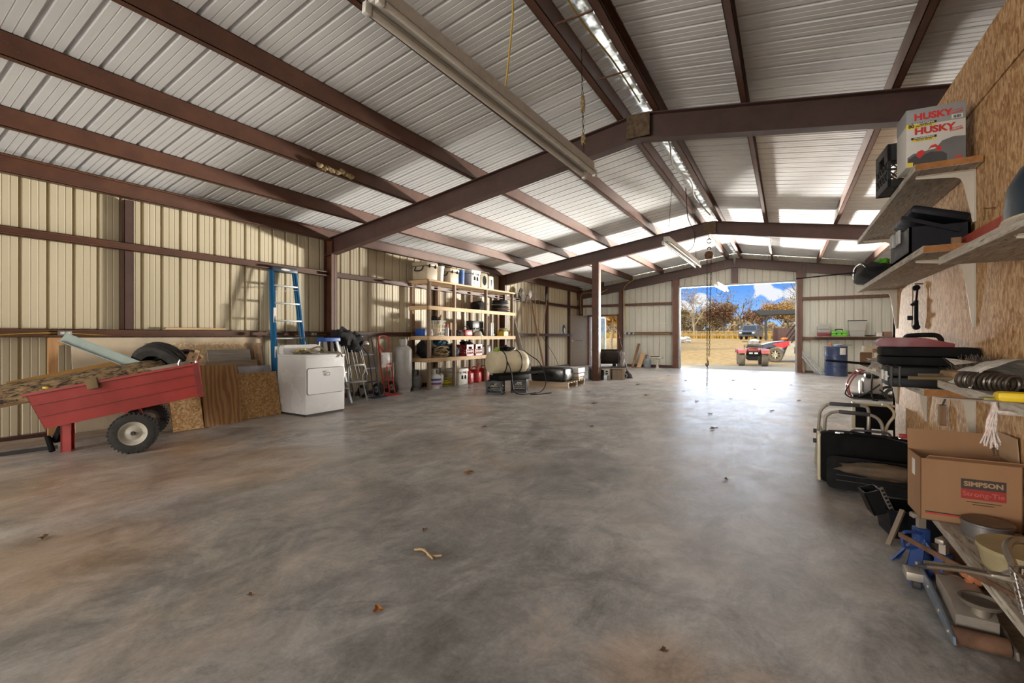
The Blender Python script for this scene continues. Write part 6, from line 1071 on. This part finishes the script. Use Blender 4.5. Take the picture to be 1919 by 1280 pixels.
for k, (x0, x1, z1) in enumerate(((.93, .47, .66), (.98, .50, .60), (1.04, .47, .70), (.88, .45, .52), (.80, .43, .64))): plank('conduit', ['pale conduit pipe leaning by the drum, first from the doorway', 'pale conduit pipe leaning by the drum with its foot closest to it', 'longest pale conduit pipe leaning by the blue drum', 'short pale conduit pipe leaning behind the others by the drum', 'steepest pale conduit pipe leaning near the doorway jamb'][k], (x0, 16.90 + .06 * k, .02), (x1, 17.50 + .06 * k, z1), .03, .03, GREYP, 'pipe', group='conduit pipes leaning by the blue drum')
struct(MB().box((.80, YF - .36, 1.165), (3.0, YF - .09, 1.185), .002).build('storage_board', OLDW['x'], smooth=0), 'dark board on the girt forming the end wall storage shelf', 'shelf')
def clear_box(label, loc, s_, m, lid=None, name='storage_box', cat='box'):
    t_ = thing(name, label, cat, loc); w, d_, h_ = s_; MB().add([(-w * .45, -d_ * .45, 0), (w * .45, -d_ * .45, 0), (w * .45, d_ * .45, 0), (-w * .45, d_ * .45, 0), (-w / 2, -d_ / 2, h_), (w / 2, -d_ / 2, h_), (w / 2, d_ / 2, h_), (-w / 2, d_ / 2, h_)], [(0, 3, 2, 1), (0, 1, 5, 4), (1, 2, 6, 5), (2, 3, 7, 6), (3, 0, 4, 7)]).build('body', m, t_, smooth=0); MB().box((-w / 2 - .012, -d_ / 2 - .012, h_), (w / 2 + .012, d_ / 2 + .012, h_ + .025), .005).build('lid', lid or m, t_); return t_
t = NT('clear plastic'); t.set('Base Color', (.62, .64, .62)); t.set('Roughness', .25); t.set('Alpha', .55); CLR = t.mat
zb = 1.187; tool_case('tackle_box', 'dark red tackle box at the bottom of the stack on the end wall shelf', 'toolbox', (1.03, 17.60, zb), 0, (.34, .22, .11), mat('dark red plastic', (.15, .02, .025), .45), handle=False); tool_case('tackle_box', 'grey tackle box on top of the dark red one on the end wall shelf', 'toolbox', (1.03, 17.60, zb + .112), 0, (.34, .22, .20), mat('smoky plastic', (.30, .30, .28), .4), handle=True); clear_box('clear organiser on top of the tackle box stack', (1.05, 17.60, zb + .315), (.32, .2, .07), CLR)
gt = tool_case('tackle_box', 'lime green tool case with grey base on the end wall shelf', 'toolbox', (1.43, 17.60, zb), 0, (.40, .22, .17), mat('lime plastic case', (.10, .40, .015), .4), DGREY, handle=False); MB().tube(smooth_path([(-.09, 0, .165), (-.08, 0, .215), (.08, 0, .215), (.09, 0, .165)], 4), .012).build('handle', BLK, gt)
clear_box('clear box of small hardware under the big clear bin', (1.88, 17.60, zb), (.38, .24, .15), CLR); o = MB().box((-.14, -.08, 0), (.14, .08, .04)).build('hardware_tray', DGREY, loc=(1.88, 17.60, zb + .03)); tag(o, 'dark tray of hardware inside the lower clear box', 'tray')
clear_box('tall clear bin with dark lid and papers on the end wall shelf', (1.89, 17.60, zb + .177), (.44, .25, .29), CLR, BLK); o = MB().box((-.15, -.09, 0), (.13, .09, .10), .003).build('paper_bundle', LBL, loc=(1.90, 17.59, zb + .20), rot=(0, .12, 0)); tag(o, 'white papers inside the tall clear bin', 'papers')
o = MB().box((-.10, -.08, 0), (.10, .08, .14), .003).build('carton', mat('brown carton three', (.22, .13, .09), .8), loc=(2.62, 17.62, zb)); tag(o, 'small brown box near the partition on the end wall shelf', 'box'); o = MB().box((-.09, -.07, 0), (.05, .07, .12), .003).build('carton', LBL, loc=(2.43, 17.56, zb)); tag(o, 'small white box near the partition on the end wall shelf', 'box')
o = MB().lump((0, 0, .02), (.14, .08, .02), .4, 3, 2, flat=0).build('rag', DGREY, smooth=60, loc=(2.20, 17.6, zb)); tag(o, 'flat dark rag on the end wall shelf between bin and boxes', 'rag')
plank('lath', 'thin brown lath leaning on the end wall beside the doorway drum side', (.50, 17.5, .012), (.47, 17.74, .55), .05, .02, STUD['z'], 'lath')
# ================================================================ lights, hoist, cables
FIX = mat('dusty fixture white', (.55, .52, .47), .5, var=.06, scale=20, dirt=.35, dirtcol=(.28, .22, .16)); TUBE = mat('unlit dusty tube', (.58, .55, .49), .35, var=.1)
def strip_light(label, p0, p1, w=.16, tubes=2):
    c_ = (Vector(p0) + Vector(p1)) / 2; d_ = Vector(p1) - Vector(p0); t_ = thing('strip_light', label, 'light', c_, rot=(math.atan2(d_.z, math.hypot(d_.x, d_.y)), 0, math.atan2(d_.y, d_.x) - PI / 2)); L_ = d_.length / 2
    MB().prism([(-w * .28, .085), (w * .28, .085), (w * .30, .01), (w * .16, 0), (-w * .16, 0), (-w * .30, .01)], -L_, L_, 'y').build('housing', FIX, t_, smooth=0)
    for s_ in (-1, 1): MB().prism([(s_ * w * .30, .012), (s_ * w * .5, -.022), (s_ * w * .47, -.022), (s_ * w * .28, .005)], -L_ + .01, L_ - .01, 'y').build('reflector', FIX, t_, smooth=0)
    for s_ in (-1, 1): MB().cyl((s_ * w * .33, -L_ + .03, -.028), (s_ * w * .33, L_ - .03, -.028), .0185, n=14).build('tube', TUBE, t_)
    for s_ in (-1, 1):
        [MB().box((k * w * .33 - .017, s_ * L_ - .02, -.055), (k * w * .33 + .017, s_ * L_ + .02, .01), .004).build('tube_holder', WHP, t_) for k in (-1, 1)]
    return t_
strip_light('long dusty strip light hanging nearest the camera under the ridge', (-1.86, 1.70, 2.965), (-1.60, 4.12, 2.755), .17)
strip_light('second strip light hanging beyond the middle rafter', (-1.80, 8.30, 2.86), (-1.66, 10.72, 2.745), .17)
strip_light('small far strip light hanging before the big doorway', (-1.68, 14.0, 2.64), (-1.66, 16.3, 2.69), .15)
nl = thing('bird_nest', 'straw clump with a green glass ring on the near end of the strip light', 'nest', (-1.845, 1.70, 3.04)); MB().lump((0, 0, .02), (.09, .08, .05), .6, 5, 3).build('straw', PAT, nl); MB().tube(arc((-.05, -.05, .0), .035, 0, 200, 8, 'xz'), .012).build('glass_ring', mat('green glass', (.02, .16, .05), .2), nl)
DKC = mat('dark chain', (.05, .035, .028), .6, .6); 
def hang(label, p0, p1, r=.006, name='chain'):
    t_ = MB(); n = max(6, int((Vector(p0) - Vector(p1)).length / .045)); p0, p1 = Vector(p0), Vector(p1)
    for k in range(n):
        a = p0.lerp(p1, k / n); c_ = p0.lerp(p1, (k + 1) / n); q = Vector((.008, 0, 0)) if k % 2 else Vector((0, .008, 0)); t_.tube([a - q * .3, a.lerp(c_, .3) + q, c_.lerp(a, .3) + q, c_, c_.lerp(a, .3) - q, a.lerp(c_, .3) - q], r * .5, 4, True)
    o_ = t_.build(name, DKC); o_['kind'] = 'thing'; return tag(o_, label, 'chain')
hang('chain with mud nests holding the far end of the nearest strip light', (-1.665, 4.08, 3.93), (-1.64, 4.08, 2.85)); o = MB().lump((0, 0, 0), (.022, .022, .08), .5, 4, 2).build('mud_nest', PAT, loc=(-1.652, 4.08, 3.40)); tag(o, 'upper mud nest on the light chain', 'nest'); o = MB().lump((0, 0, 0), (.022, .022, .05), .5, 4, 5).build('mud_nest', PAT, loc=(-1.646, 4.08, 3.06)); tag(o, 'lower mud nest on the light chain', 'nest')
hang('chain holding the near end of the nearest strip light', (-1.82, 1.76, 3.86), (-1.85, 1.76, 3.04)); hang('chain holding the near end of the second strip light', (-1.72, 8.4, 3.92), (-1.79, 8.4, 2.94)); hang('chain holding the far end of the second strip light', (-1.70, 10.6, 3.92), (-1.67, 10.6, 2.84)); hang('thin chain holding the near end of the far strip light', (-1.70, 14.1, 3.92), (-1.68, 14.1, 2.73)); hang('thin chain holding the far end of the far strip light', (-1.70, 16.2, 3.92), (-1.66, 16.2, 2.78))
ho = thing('chain_hoist', 'rusty chain hoist hanging from the middle rafter down to the floor', 'hoist', (-1.56, 11.74, 0)); b = MB(); b.tube(arc((0, 0, 3.45), .05, 20, 340, 12, 'xz'), .012); b.tube(arc((0, .0, 3.27), .035, -60, 240, 10, 'xz'), .011); b.build('hook', DKC, ho); MB().box((-.085, -.07, 3.02), (.085, .07, 3.19), .03).cyl((0, -.06, 3.11), (0, .06, 3.11), .095).build('gear_block', RUST, ho)
def chain_part(nm, p0, p1, r=.012):
    b = MB(); p0, p1 = Vector(p0), Vector(p1); n = int((p0 - p1).length / .06)
    for k in range(n):
        a = p0.lerp(p1, k / n); c_ = p0.lerp(p1, (k + 1.25) / n); q = Vector((.013, 0, 0)) if k % 2 else Vector((0, .013, 0)); b.tube([a, a.lerp(c_, .25) + q, a.lerp(c_, .75) + q, c_, a.lerp(c_, .75) - q, a.lerp(c_, .25) - q], .0055, 4, True)
    b.build(nm, DKC, ho)
chain_part('suspension_chain', (0, 0, 3.60), (0, 0, 3.30)); chain_part('load_chain', (-.045, 0, 3.02), (-.045, 0, .62)); chain_part('hand_chain', (.045, .0, 3.02), (.0, .0, .72)); chain_part('load_chain', (-.03, 0, .66), (-.05, 0, .02)); MB().tube(smooth_path([(-.03, 0, .62), (-.02, 0, .52), (-.06, 0, .48), (-.07, 0, .55)], 4), .013).build('lower_hook', DKC, ho)
cable('yellow cable dangling from the roof to the nearest strip light', [(-1.62, 2.38, 3.95), (-1.60, 2.5, 3.7), (-1.56, 2.62, 3.45), (-1.66, 2.75, 3.2), (-1.74, 2.82, 2.98)], .007); cable('dark flex hanging from the ridge to the second strip light', [(-1.60, 9.0, 3.95), (-1.56, 9.0, 3.4), (-1.48, 9.2, 3.15), (-1.55, 9.5, 2.95), (-1.73, 9.7, 2.87)], .008, DKC); cable('thin black flex looping below the far strip light', [(-1.68, 14.3, 2.66), (-1.70, 14.3, 2.45), (-1.62, 14.35, 2.38), (-1.56, 14.4, 2.5), (-1.6, 14.8, 2.67)], .006, DKC)
cable('wire draped between the ridge purlins near the camera', [(-1.60, .6, 4.0), (-1.58, 1.6, 4.02), (-1.48, 2.6, 4.03), (-1.56, 3.6, 4.0), (-1.52, 4.6, 4.02), (-1.50, 5.5, 4.0)], .009, YCAB); cable('wire draped between the ridge purlins past the nearest rafter', [(-1.55, 5.8, 4.0), (-1.45, 6.8, 4.01), (-1.58, 7.8, 3.98), (-1.48, 8.8, 4.0), (-1.56, 9.8, 3.97), (-1.5, 11.5, 4.0)], .012, mat('pale wire', (.42, .38, .30), .6))
for k, (y0, lb_) in enumerate(((3.6, 'brown tie strap across the ridge purlins, nearest the camera'), (4.6, 'brown tie strap across the ridge purlins just before the nearest rafter'))): o = MB().box((-.17, -.008, 0), (.17, .008, .012)).build('tie_strap', RUST, loc=(-1.54, y0, 3.885)); tag(o, lb_, 'strap')
b = MB(); [b.lump((random.gauss(0, .012), .06 * k + random.gauss(0, .02), random.gauss(0, .012)), (.03, .05, .03), .6, 6, k, n=10, k=7) for k in range(9)]; o = b.build('mud_nest', PAT, smooth=60, loc=(-5.08, 4.0 - .25, 3.365)); tag(o, 'row of mud nests stuck along the second purlin above the cream wall', 'nest')
# ================================================================ leaves and litter on the floor
LEAF = [mat('dry leaf orange', (.38, .13, .03), .8, var=.4), mat('dry leaf brown', (.16, .09, .045), .85, var=.4)]
def leaf(label, x, y, s_, k, rz):
    b = MB(); n = 10; P = []
    for i in range(n): a = 2 * PI * i / n; q = s_ * (1 + .35 * math.cos(3 * a) + .15 * math.cos(7 * a)); P.append((q * math.cos(a), q * .62 * math.sin(a), .004 + .35 * s_ * abs(math.sin(a * 1.5 + k))))
    b.add(P + [(0, 0, .004)], [(i, (i + 1) % n, n) for i in range(n)]); o_ = b.build('dry_leaf', LEAF[k % 2], loc=(x, y, .001), rot=(0, 0, rz)); tag(o_, label, 'leaf', 'dry leaves on the floor'); return o_
NEAR = [('curled brown leaf alone on the left of the floor', -3.77, .91, .035, 1), ('bright orange leaf in the middle of the floor', -2.38, 3.25, .045, 0), ('orange brown leaf standing up low in the middle of the floor', -1.53, 1.42, .03, 0), ('small curled leaf near the bottom right of the floor', -.4, 1.79, .02, 1), ('small brown leaf between the orange leaf and the straw wisp', -1.91, 2.15, .022, 1), ('tiny dark leaf scrap left of the standing leaf', -2.12, 1.2, .018, 1), ('dark leaf on the glossy floor right of the middle', -.43, 4.19, .03, 1), ('dark leaf further back towards the hoist', -2.21, 5.73, .04, 1), ('dark leaf in front of the sprayer', -3.4, 5.0, .035, 1)]
for i, (lb_, x, y, s_, k) in enumerate(NEAR): leaf(lb_, x, y, s_, k, i * 1.3)
o = MB().tube(smooth_path([(-.09, 0, .006), (-.03, .02, .012), (.03, -.01, .006), (.09, .02, .01)], 4), .006, 6).tube(smooth_path([(-.08, .03, .005), (0, .0, .014), (.07, -.03, .006)], 4), .005, 6).build('straw_wisp', mat('pale straw', (.45, .30, .16), .9), loc=(-1.69, 1.92, .001)); tag(o, 'pale wisp of straw on the floor', 'straw')
pos = [(-.9, 9.6), (-1.4, 8.9), (-2.4, 9.3), (-1.0, 7.6), (-.2, 8.4), (-2.9, 7.7), (-1.9, 10.4), (.2, 10.0), (-3.1, 11.2), (-.6, 11.6), (-2.3, 12.9), (-1.2, 13.6), (-3.0, 14.1), (.1, 13.0), (-.8, 6.4), (-3.6, 9.2)]
for i, (x, y) in enumerate(pos): leaf('small dark dry leaf scattered on the shiny floor towards the doorway', x, y, .035 + .012 * (i % 3), 1, i * 2.1)
# ================================================================ outdoors: vehicles, shelter, trees
RDV = mat('atv red', (.24, .028, .025), .5); TIRE2 = mat('dusty tyre', (.10, .085, .065), .95, var=.3, scale=20)
av = thing('quad_bike', 'red quad bike facing the barn on the gravel outside', 'quad bike', (-1.23, 21.75, -.03), 8)
for x, y in ((-.42, -.55), (.42, -.55), (-.42, .55), (.42, .55)):
    b = MB(); tyre(b, (x, y, .29), .29, .14, .24, Rz(90), lugs=22); w = b.build('wheel', TIRE2, av); b = MB(); b.lathe([(.001, .09), (.08, .09), (.14, .06), (.14, -.06), (.001, -.06)], T(x, y, .29) @ Ry(90 if x > 0 else -90), 20); b.build('hub', GREYP, w)
for x in (-.42, .42):
    for y in (-.55, .55): MB().prism([(y - .36, .52), (y - .30, .64), (y, .70), (y + .32, .62), (y + .34, .50), (y + .26, .57), (y, .63), (y - .26, .58)], x - .15, x + .15, 'x').build('fender', RDV, av)
MB().box((-.20, -.62, .50), (.20, .1, .74), .08).build('front_body', RDV, av); MB().box((-.26, -.80, .42), (.26, -.62, .60), .03).build('bumper', BLKM, av); MB().box((-.16, -.81, .50), (-.03, -.79, .56), .01).box((.03, -.81, .50), (.16, -.79, .56), .01).build('headlight', LBL, av); MB().box((-.2, -.5, .22), (.2, .5, .45), .05).build('engine', DGREY, av); MB().box((-.16, .05, .68), (.16, .68, .80), .06).build('seat', BLKM, av)
b = MB(); [b.tube([(-.34, y, .78), (.34, y, .78)], .010, 6) for y in (-.80, -.62, -.44)]; [b.tube([(x, -.80, .78), (x, -.40, .78)], .010, 6) for x in (-.34, -.12, .12, .34)]; b.tube([(-.36, -.82, .86), (.36, -.82, .86)], .012, 6); [b.tube([(x, -.82, .86), (x, -.80, .70)], .010, 6) for x in (-.34, .34)]; b.build('front_rack', DKC, av)
MB().tube(smooth_path([(-.36, .0, .98), (-.15, -.10, .98), (0, -.14, .94), (.15, -.10, .98), (.36, .0, .98)], 4), .016).build('handlebar', BLK, av); MB().cyl((0, -.3, .62), (0, -.12, .95), .02).build('steering_column', BLK, av)
o = MB().lump((0, 0, .09), (.24, .2, .12), .35, 2.5, 4, flat=0).build('sack', mat('grey sack', (.17, .155, .14), .9, var=.5), smooth=60, loc=(-1.12, 21.16, .775)); tag(o, 'grey sacks strapped on the quad bike front rack', 'sack'); o = MB().lump((0, 0, .04), (.16, .13, .07), .4, 2.5, 6).build('sack', LBL, smooth=60, loc=(-1.10, 21.16, .96)); tag(o, 'pale bundle on top of the grey sacks', 'sack')
uv = thing('utility_vehicle', 'red and black utility buggy parked side on behind the quad bike', 'buggy', (.45, 25.45, -.02), 8); UVB = mat('buggy grey', (.34, .31, .25), .5); UVR = mat('buggy red', (.45, .02, .03), .25); NVY = mat('buggy navy', (.02, .025, .05), .25)
for x in (-.98, 1.0):
    for y in (-.62, .62): b = MB(); tyre(b, (x, y, .34), .34, .19, .27, lugs=24); w = b.build('wheel', TIRE2, uv); b = MB(); rim_(b, (x, y, .34), .19, .22, side=1); [b.beam((x + .03 * math.cos(a), y - .10, .34 + .03 * math.sin(a)), (x + .18 * math.cos(a), y - .11, .34 + .18 * math.sin(a)), .04, .02) for a in [2 * PI * k / 8 for k in range(8)]]; b.build('rim', mat('cream rim', (.55, .50, .38), .4) if x < 0 and y < 0 else WHP, w)
MB().prism([(-1.55, .55), (-1.50, .80), (-1.1, .92), (-.45, 1.0), (-.45, .80), (-.75, .74), (-1.25, .66)], -.64, .64, 'y').build('hood', NVY, uv); MB().prism([(-1.10, .84), (-.42, .985), (-.40, .80), (-.62, .66), (-.85, .70)], -.665, .665, 'y').build('side_panel', UVR, uv); MB().prism([(-.62, .30), (-.42, .86), (-.2, .86), (-.10, .38), (1.3, .38), (1.3, .30)], -.63, .63, 'y').build('floor_body', UVB, uv); MB().box((.12, -.62, .38), (.95, .62, .74), .05).build('seat_base', BLKM, uv); MB().box((-.20, -.66, .40), (.10, -.60, .72), .03).box((.0, -.67, .42), (.3, -.6, .74), .03).build('side_vent', BLK, uv)
MB().tube(smooth_path([(-1.56, -.45, .50), (-1.68, -.45, .70), (-1.58, -.45, .92)], 4), .025).tube(smooth_path([(-1.56, .45, .50), (-1.68, .45, .70), (-1.58, .45, .92)], 4), .025).tube([(-1.66, -.45, .7), (-1.66, .45, .7)], .02).build('bull_bar', BLKM, uv)
b = MB(); [b.tube([(-.50, y, .98), (.05, y, 1.80), (1.15, y, 1.84), (1.25, y, .75)], .03, 8) for y in (-.6, .6)]; b.tube([(.05, -.6, 1.8), (.05, .6, 1.8)], .03); b.build('roll_cage', BLK, uv); MB().box((-.02, -.66, 1.80), (1.2, .66, 1.88), .03).build('roof', UVB, uv); MB().box((.85, -.55, .74), (1.0, .55, 1.3), .05).build('seat_back', mat('maroon seat', (.10, .03, .03), .7), uv); MB().tube([(-.2 + .17 * math.cos(a) * .4, -.3 + .17 * math.sin(a), 1.06 + .17 * math.cos(a)) for a in [2 * PI * k / 20 for k in range(20)]], .014, 6, True).build('steering_wheel', BLK, uv)
o = MB().lump((0, 0, .05), (.16, .12, .07), .4, 3, 2).build('cap_cloth', ORG, smooth=60, loc=(-.05, 25.0, 1.0)); tag(o, 'bright orange cloth lying on the buggy bonnet', 'cloth')
def gz_(x, y): return gz(x, y)
def car(name, label, loc, rz, body, glass, h=1.8, L_=4.6, W_=1.9):
    t_ = thing(name, label, 'car', loc, rz); l, w = L_ / 2, W_ / 2
    MB().prism(roundpoly([(-l, .35), (-l, .95), (-l + .25, 1.08), (-l + 1.25, 1.15), (l - .1, 1.15), (l, .9), (l, .35)], .12), -w, w, 'y').build('body', body, t_); MB().prism(roundpoly([(-l + 1.15, 1.12), (-l + 1.75, h), (l - .7, h), (l - .15, 1.12)], .12), -w * .88, w * .88, 'y').build('cabin', body, t_); b = MB()
    b.prism([(-l + 1.30, 1.18), (-l + 1.80, h - .12), (l - .75, h - .12), (l - .35, 1.18)], -w * .895, w * .895, 'y'); b.add([(-l + 1.12, -w * .75, 1.17), (-l + 1.12, w * .75, 1.17), (-l + 1.66, w * .7, h - .08), (-l + 1.66, -w * .7, h - .08)], [(0, 1, 2, 3)]); b.build('windows', glass, t_)
    MB().box((-l - .03, -w * .55, .62), (-l + .02, w * .55, .92), .01).build('grille', BLK, t_); MB().box((-l - .04, -w * .9, .74), (-l + .03, -w * .6, .92), .02).box((-l - .04, w * .6, .74), (-l + .03, w * .9, .92), .02).build('headlight', LBL, t_); MB().box((-l - .08, -w, .36), (-l + .1, w, .56), .04).build('bumper', DGREY, t_)
    for x in (-l + .85, l - .9):
        for y in (-w + .12, w - .12): b = MB(); tyre(b, (x, y, .36), .36, .22, .24); b.lathe([(.001, .05), (.2, .05), (.22, -.05), (.001, -.05)], T(x, y, .36) @ Rx(90), 16); b.build('wheel', RUB, t_)
    for y in (-w - .08, w + .08): MB().box((-l + 1.35, y - .1, 1.12), (-l + 1.5, y + .1, 1.30), .03).build('mirror', body, t_)
    return t_
GLC = mat('car glass', (.02, .03, .05), .08); car('parked_car', 'blue grey sport utility car parked facing the barn before the brown trees', (-3.75, 65.0, gz(0, 65)), 82, mat('car blue grey', (.07, .09, .13), .3, .3), GLC); car('parked_truck', 'white car half hidden behind the open shelter', (2.2, 70.0, gz(0, 70)), 40, mat('car white', (.60, .61, .62), .3), GLC)
# open shelter
cp = thing('open_shelter', 'open shelter with a sloping dark ribbed roof right of the parked car', 'shelter', (.9, 57.2, gz(0, 57.2))); MB().add([(-3.2, -2.2, 2.55), (5.2, -2.2, 2.75), (5.2, 3.2, 3.35), (-4.2, 3.2, 3.3), (-3.2, -2.2, 2.68), (5.2, -2.2, 2.88), (5.2, 3.2, 3.48), (-4.2, 3.2, 3.43)], [(0, 1, 2, 3), (7, 6, 5, 4), (0, 4, 5, 1), (1, 5, 6, 2), (2, 6, 7, 3), (3, 7, 4, 0)]).build('roof', mat('dark roof sheet', (.030, .028, .022), .95, spec=.05), cp, smooth=0)
for k in range(7): MB().box((-3.2 + 1.3 * k, -2.1, 2.45), (-3.1 + 1.3 * k, 3.1, 2.56), 0, Rx(0)).build('rafter', OLDW['y'], cp, smooth=0)
for x, y, h_ in ((-2.65, -2.0, 2.6), (3.6, -2.0, 2.7), (-2.9, 3.0, 3.3), (3.6, 3.0, 3.3)): MB().box((x - .09, y - .09, 0), (x + .09, y + .09, h_)).build('post', DGREY, cp, smooth=0)
o = MB().box((-1.3, -.6, .2), (1.3, .6, 1.5), .03).build('trailer_box', mat('dark red box', (.08, .04, .035), .7), loc=(.1, 56.6, gz(0, 56.6) - .2)); tag(o, 'dark red box trailer standing under the open shelter', 'trailer')
o = MB().lump((0, 0, .25), (1.1, .5, .35), .5, 2, 3, flat=0).build('rubble_pile', mat('white rubble', (.55, .54, .52), .9, var=.4), loc=(-9.4, 50.0, gz(0, 50))); tag(o, 'small heap of white rubble on the straw ground', 'heap')
# fence
FW = mat('fence wood', (.28, .23, .16), .9)
fn = thing('rail_fence', 'low wooden post and rail fence across the yard before the trees', 'fence', (-10, 74, gz(0, 74)));
for z in (.5, 1.0): MB().box((-14, -.03, z), (9, .03, z + .10)).build('rail', FW, fn, smooth=0)
for k in range(12): MB().box((-14 + 2.05 * k, -.07, 0), (-13.86 + 2.05 * k, .07, 1.2)).build('post', FW, fn, smooth=0)
# trees
BRK = mat('grey bark', (.14, .11, .08), .95, var=.35); BRK2 = mat('pale bark', (.30, .25, .18), .95, var=.35)
LF = {k: mat('leaf ' + k, c, .85, var=.45, scale=1.5) for k, c in {'rust': (.15, .075, .035), 'straw': (.27, .20, .105), 'olive': (.16, .12, .05), 'gold': (.34, .19, .05)}.items()}
def tree(label, x, y, h, leaves, col, seed, spread=.55, bark=BRK, lean=0, name='tree', size=.16, gen=4):
    rnd = random.Random(seed); t_ = thing(name, label, 'tree', (x, y, gz(x, y) - .05), 0, 'trees beyond the yard'); b = MB(); tips = []
    def grow(p, d, L_, r, g):
        n = 4; P = [p]; q = p; dd = d
        for i in range(n):
            dd = (dd + Vector((rnd.gauss(0, .16), rnd.gauss(0, .16), rnd.gauss(.02, .08)))).normalized(); q = q + dd * L_ / n; P.append(q)
        b.tube([tuple(v) for v in P], [r * (1 - .45 * i / n) for i in range(n + 1)], 6 if g < 2 else 4); tips.append((q, g))
        if g < gen:
            for i in range(rnd.choice((2, 3, 3)) if g else 5):
                k = rnd.randint(1 if g else 2, n); s_ = P[k]; a = rnd.uniform(0, 6.28); nd_ = (dd * .75 + Vector((math.cos(a), math.sin(a), rnd.uniform(.1, .6))) * (spread + .1 * g)).normalized(); grow(s_, nd_, L_ * rnd.uniform(.55, .78), max(.012, r * .5), g + 1)
    grow(Vector((0, 0, 0)), Vector((lean, 0, 1)).normalized(), h * .42, h * .018 + .03, 0); b.build('trunk', bark, t_)
    if leaves:
        b = MB(); T_ = [q for q, g in tips if g >= 2] or [q for q, g in tips]; vs = []; fs = []
        for i in range(leaves):
            c_ = rnd.choice(T_) + Vector((rnd.gauss(0, 1), rnd.gauss(0, 1), rnd.gauss(0, .8))) * h * .055; u = Vector((rnd.gauss(0, 1), rnd.gauss(0, 1), rnd.gauss(0, 1))).normalized() * size; v = u.orthogonal().normalized() * size * .6; k = len(vs); vs += [c_ - u, c_ + v, c_ + u, c_ - v]; fs.append((k, k + 1, k + 2, k + 3))
        b.add(vs, fs); b.build('crown', LF[col], t_, smooth=0)
    return t_
tree('tall bare grey tree rising behind the open shelter roof', 1.2, 66, 11.0, 0, None, 3, .75, gen=5); tree('rust brown oak in full dead leaf left of the parked car', -8.2, 84, 7.2, 2600, 'rust', 5, .7); tree('second rust brown oak behind the parked car', -4.6, 88, 6.8, 2400, 'rust', 8, .7); tree('slim bare tree standing up above the rust brown oak', -6.6, 96, 11, 250, 'olive', 11, .5); tree('bare pale tree in the yard near the hoist chain', -12.8, 78, 9.5, 200, 'straw', 14, .6, BRK2, gen=5); tree('straw coloured tree at the stool side of the doorway view', -17.2, 84, 6.6, 2200, 'straw', 17, .7, BRK2); tree('bare branched tree reaching in from the stool side jamb', -12.6, 52, 7.6, 0, None, 21, .85, BRK, lean=.15, gen=5); tree('olive brown tree between the pale bare tree and the oak', -11.6, 92, 7.0, 2400, 'olive', 23, .7); tree('straw brown tree behind the white car', 3.6, 88, 8.6, 3000, 'straw', 27, .7); tree('golden tree low behind the open shelter post', -.9, 84, 6.6, 2200, 'gold', 31, .7); tree('olive tree filling behind the shelter roof', 1.0, 98, 9.0, 3000, 'olive', 33, .7); tree('straw tree furthest behind the yard fence', -15.0, 98, 7.2, 2200, 'straw', 36, .7); tree('olive tree furthest back beside the straw trees', -18.0, 100, 7.4, 2200, 'olive', 38, .7)
tree('golden leaved tree with pale trunk seen through the walk door', -11.6, 34.5, 7.0, 5200, 'gold', 41, .65, BRK2, size=.15); tree('straw leaved tree behind the golden one through the walk door', -15.6, 41, 8.5, 4200, 'straw', 44, .7, size=.18); tree('rust leaved tree at the steel door side of the walk door view', -15.2, 36.5, 7.5, 4200, 'rust', 47, .7, size=.16)
rnd = random.Random(99); b = MB(); vs = []; fs = []
for i in range(9000):
    x = rnd.uniform(-48, 20); y = rnd.uniform(100, 112); c_ = Vector((x, y, gz(x, y) + 3.6 * rnd.random() ** 1.4 * (1 + .35 * math.sin(x * .7) + .2 * math.sin(x * 1.9)))); u = Vector((rnd.gauss(0, 1), rnd.gauss(0, 1), rnd.gauss(0, 1))).normalized() * .42; v = u.orthogonal().normalized() * .26; k = len(vs); vs += [c_ - u, c_ + v, c_ + u, c_ - v]; fs.append((k, k + 1, k + 2, k + 3))
b.add(vs, fs); o = b.build('undergrowth', LF['straw'], smooth=0); tag(o, 'brown brush thicket along the far edge of the yard', 'brush', kind='stuff')
b = MB(); vs = []; fs = []
for i in range(5000):
    x = rnd.uniform(-30, 4); y = rnd.uniform(75.5, 79); z = gz(x, y); a = rnd.uniform(0, 6.28); k = len(vs); w_ = .06; h_ = rnd.uniform(.5, 1.15); vs += [(x - w_ * math.cos(a), y - w_ * math.sin(a), z), (x + w_ * math.cos(a), y + w_ * math.sin(a), z), (x + .1 * math.sin(a), y, z + h_)]; fs.append((k, k + 1, k + 2))
b.add(vs, fs); o = b.build('tall_grass', mat('gold grass', (.45, .29, .06), .9, var=.3), smooth=0); tag(o, 'strip of tall golden grass behind the fence', 'grass', kind='stuff')
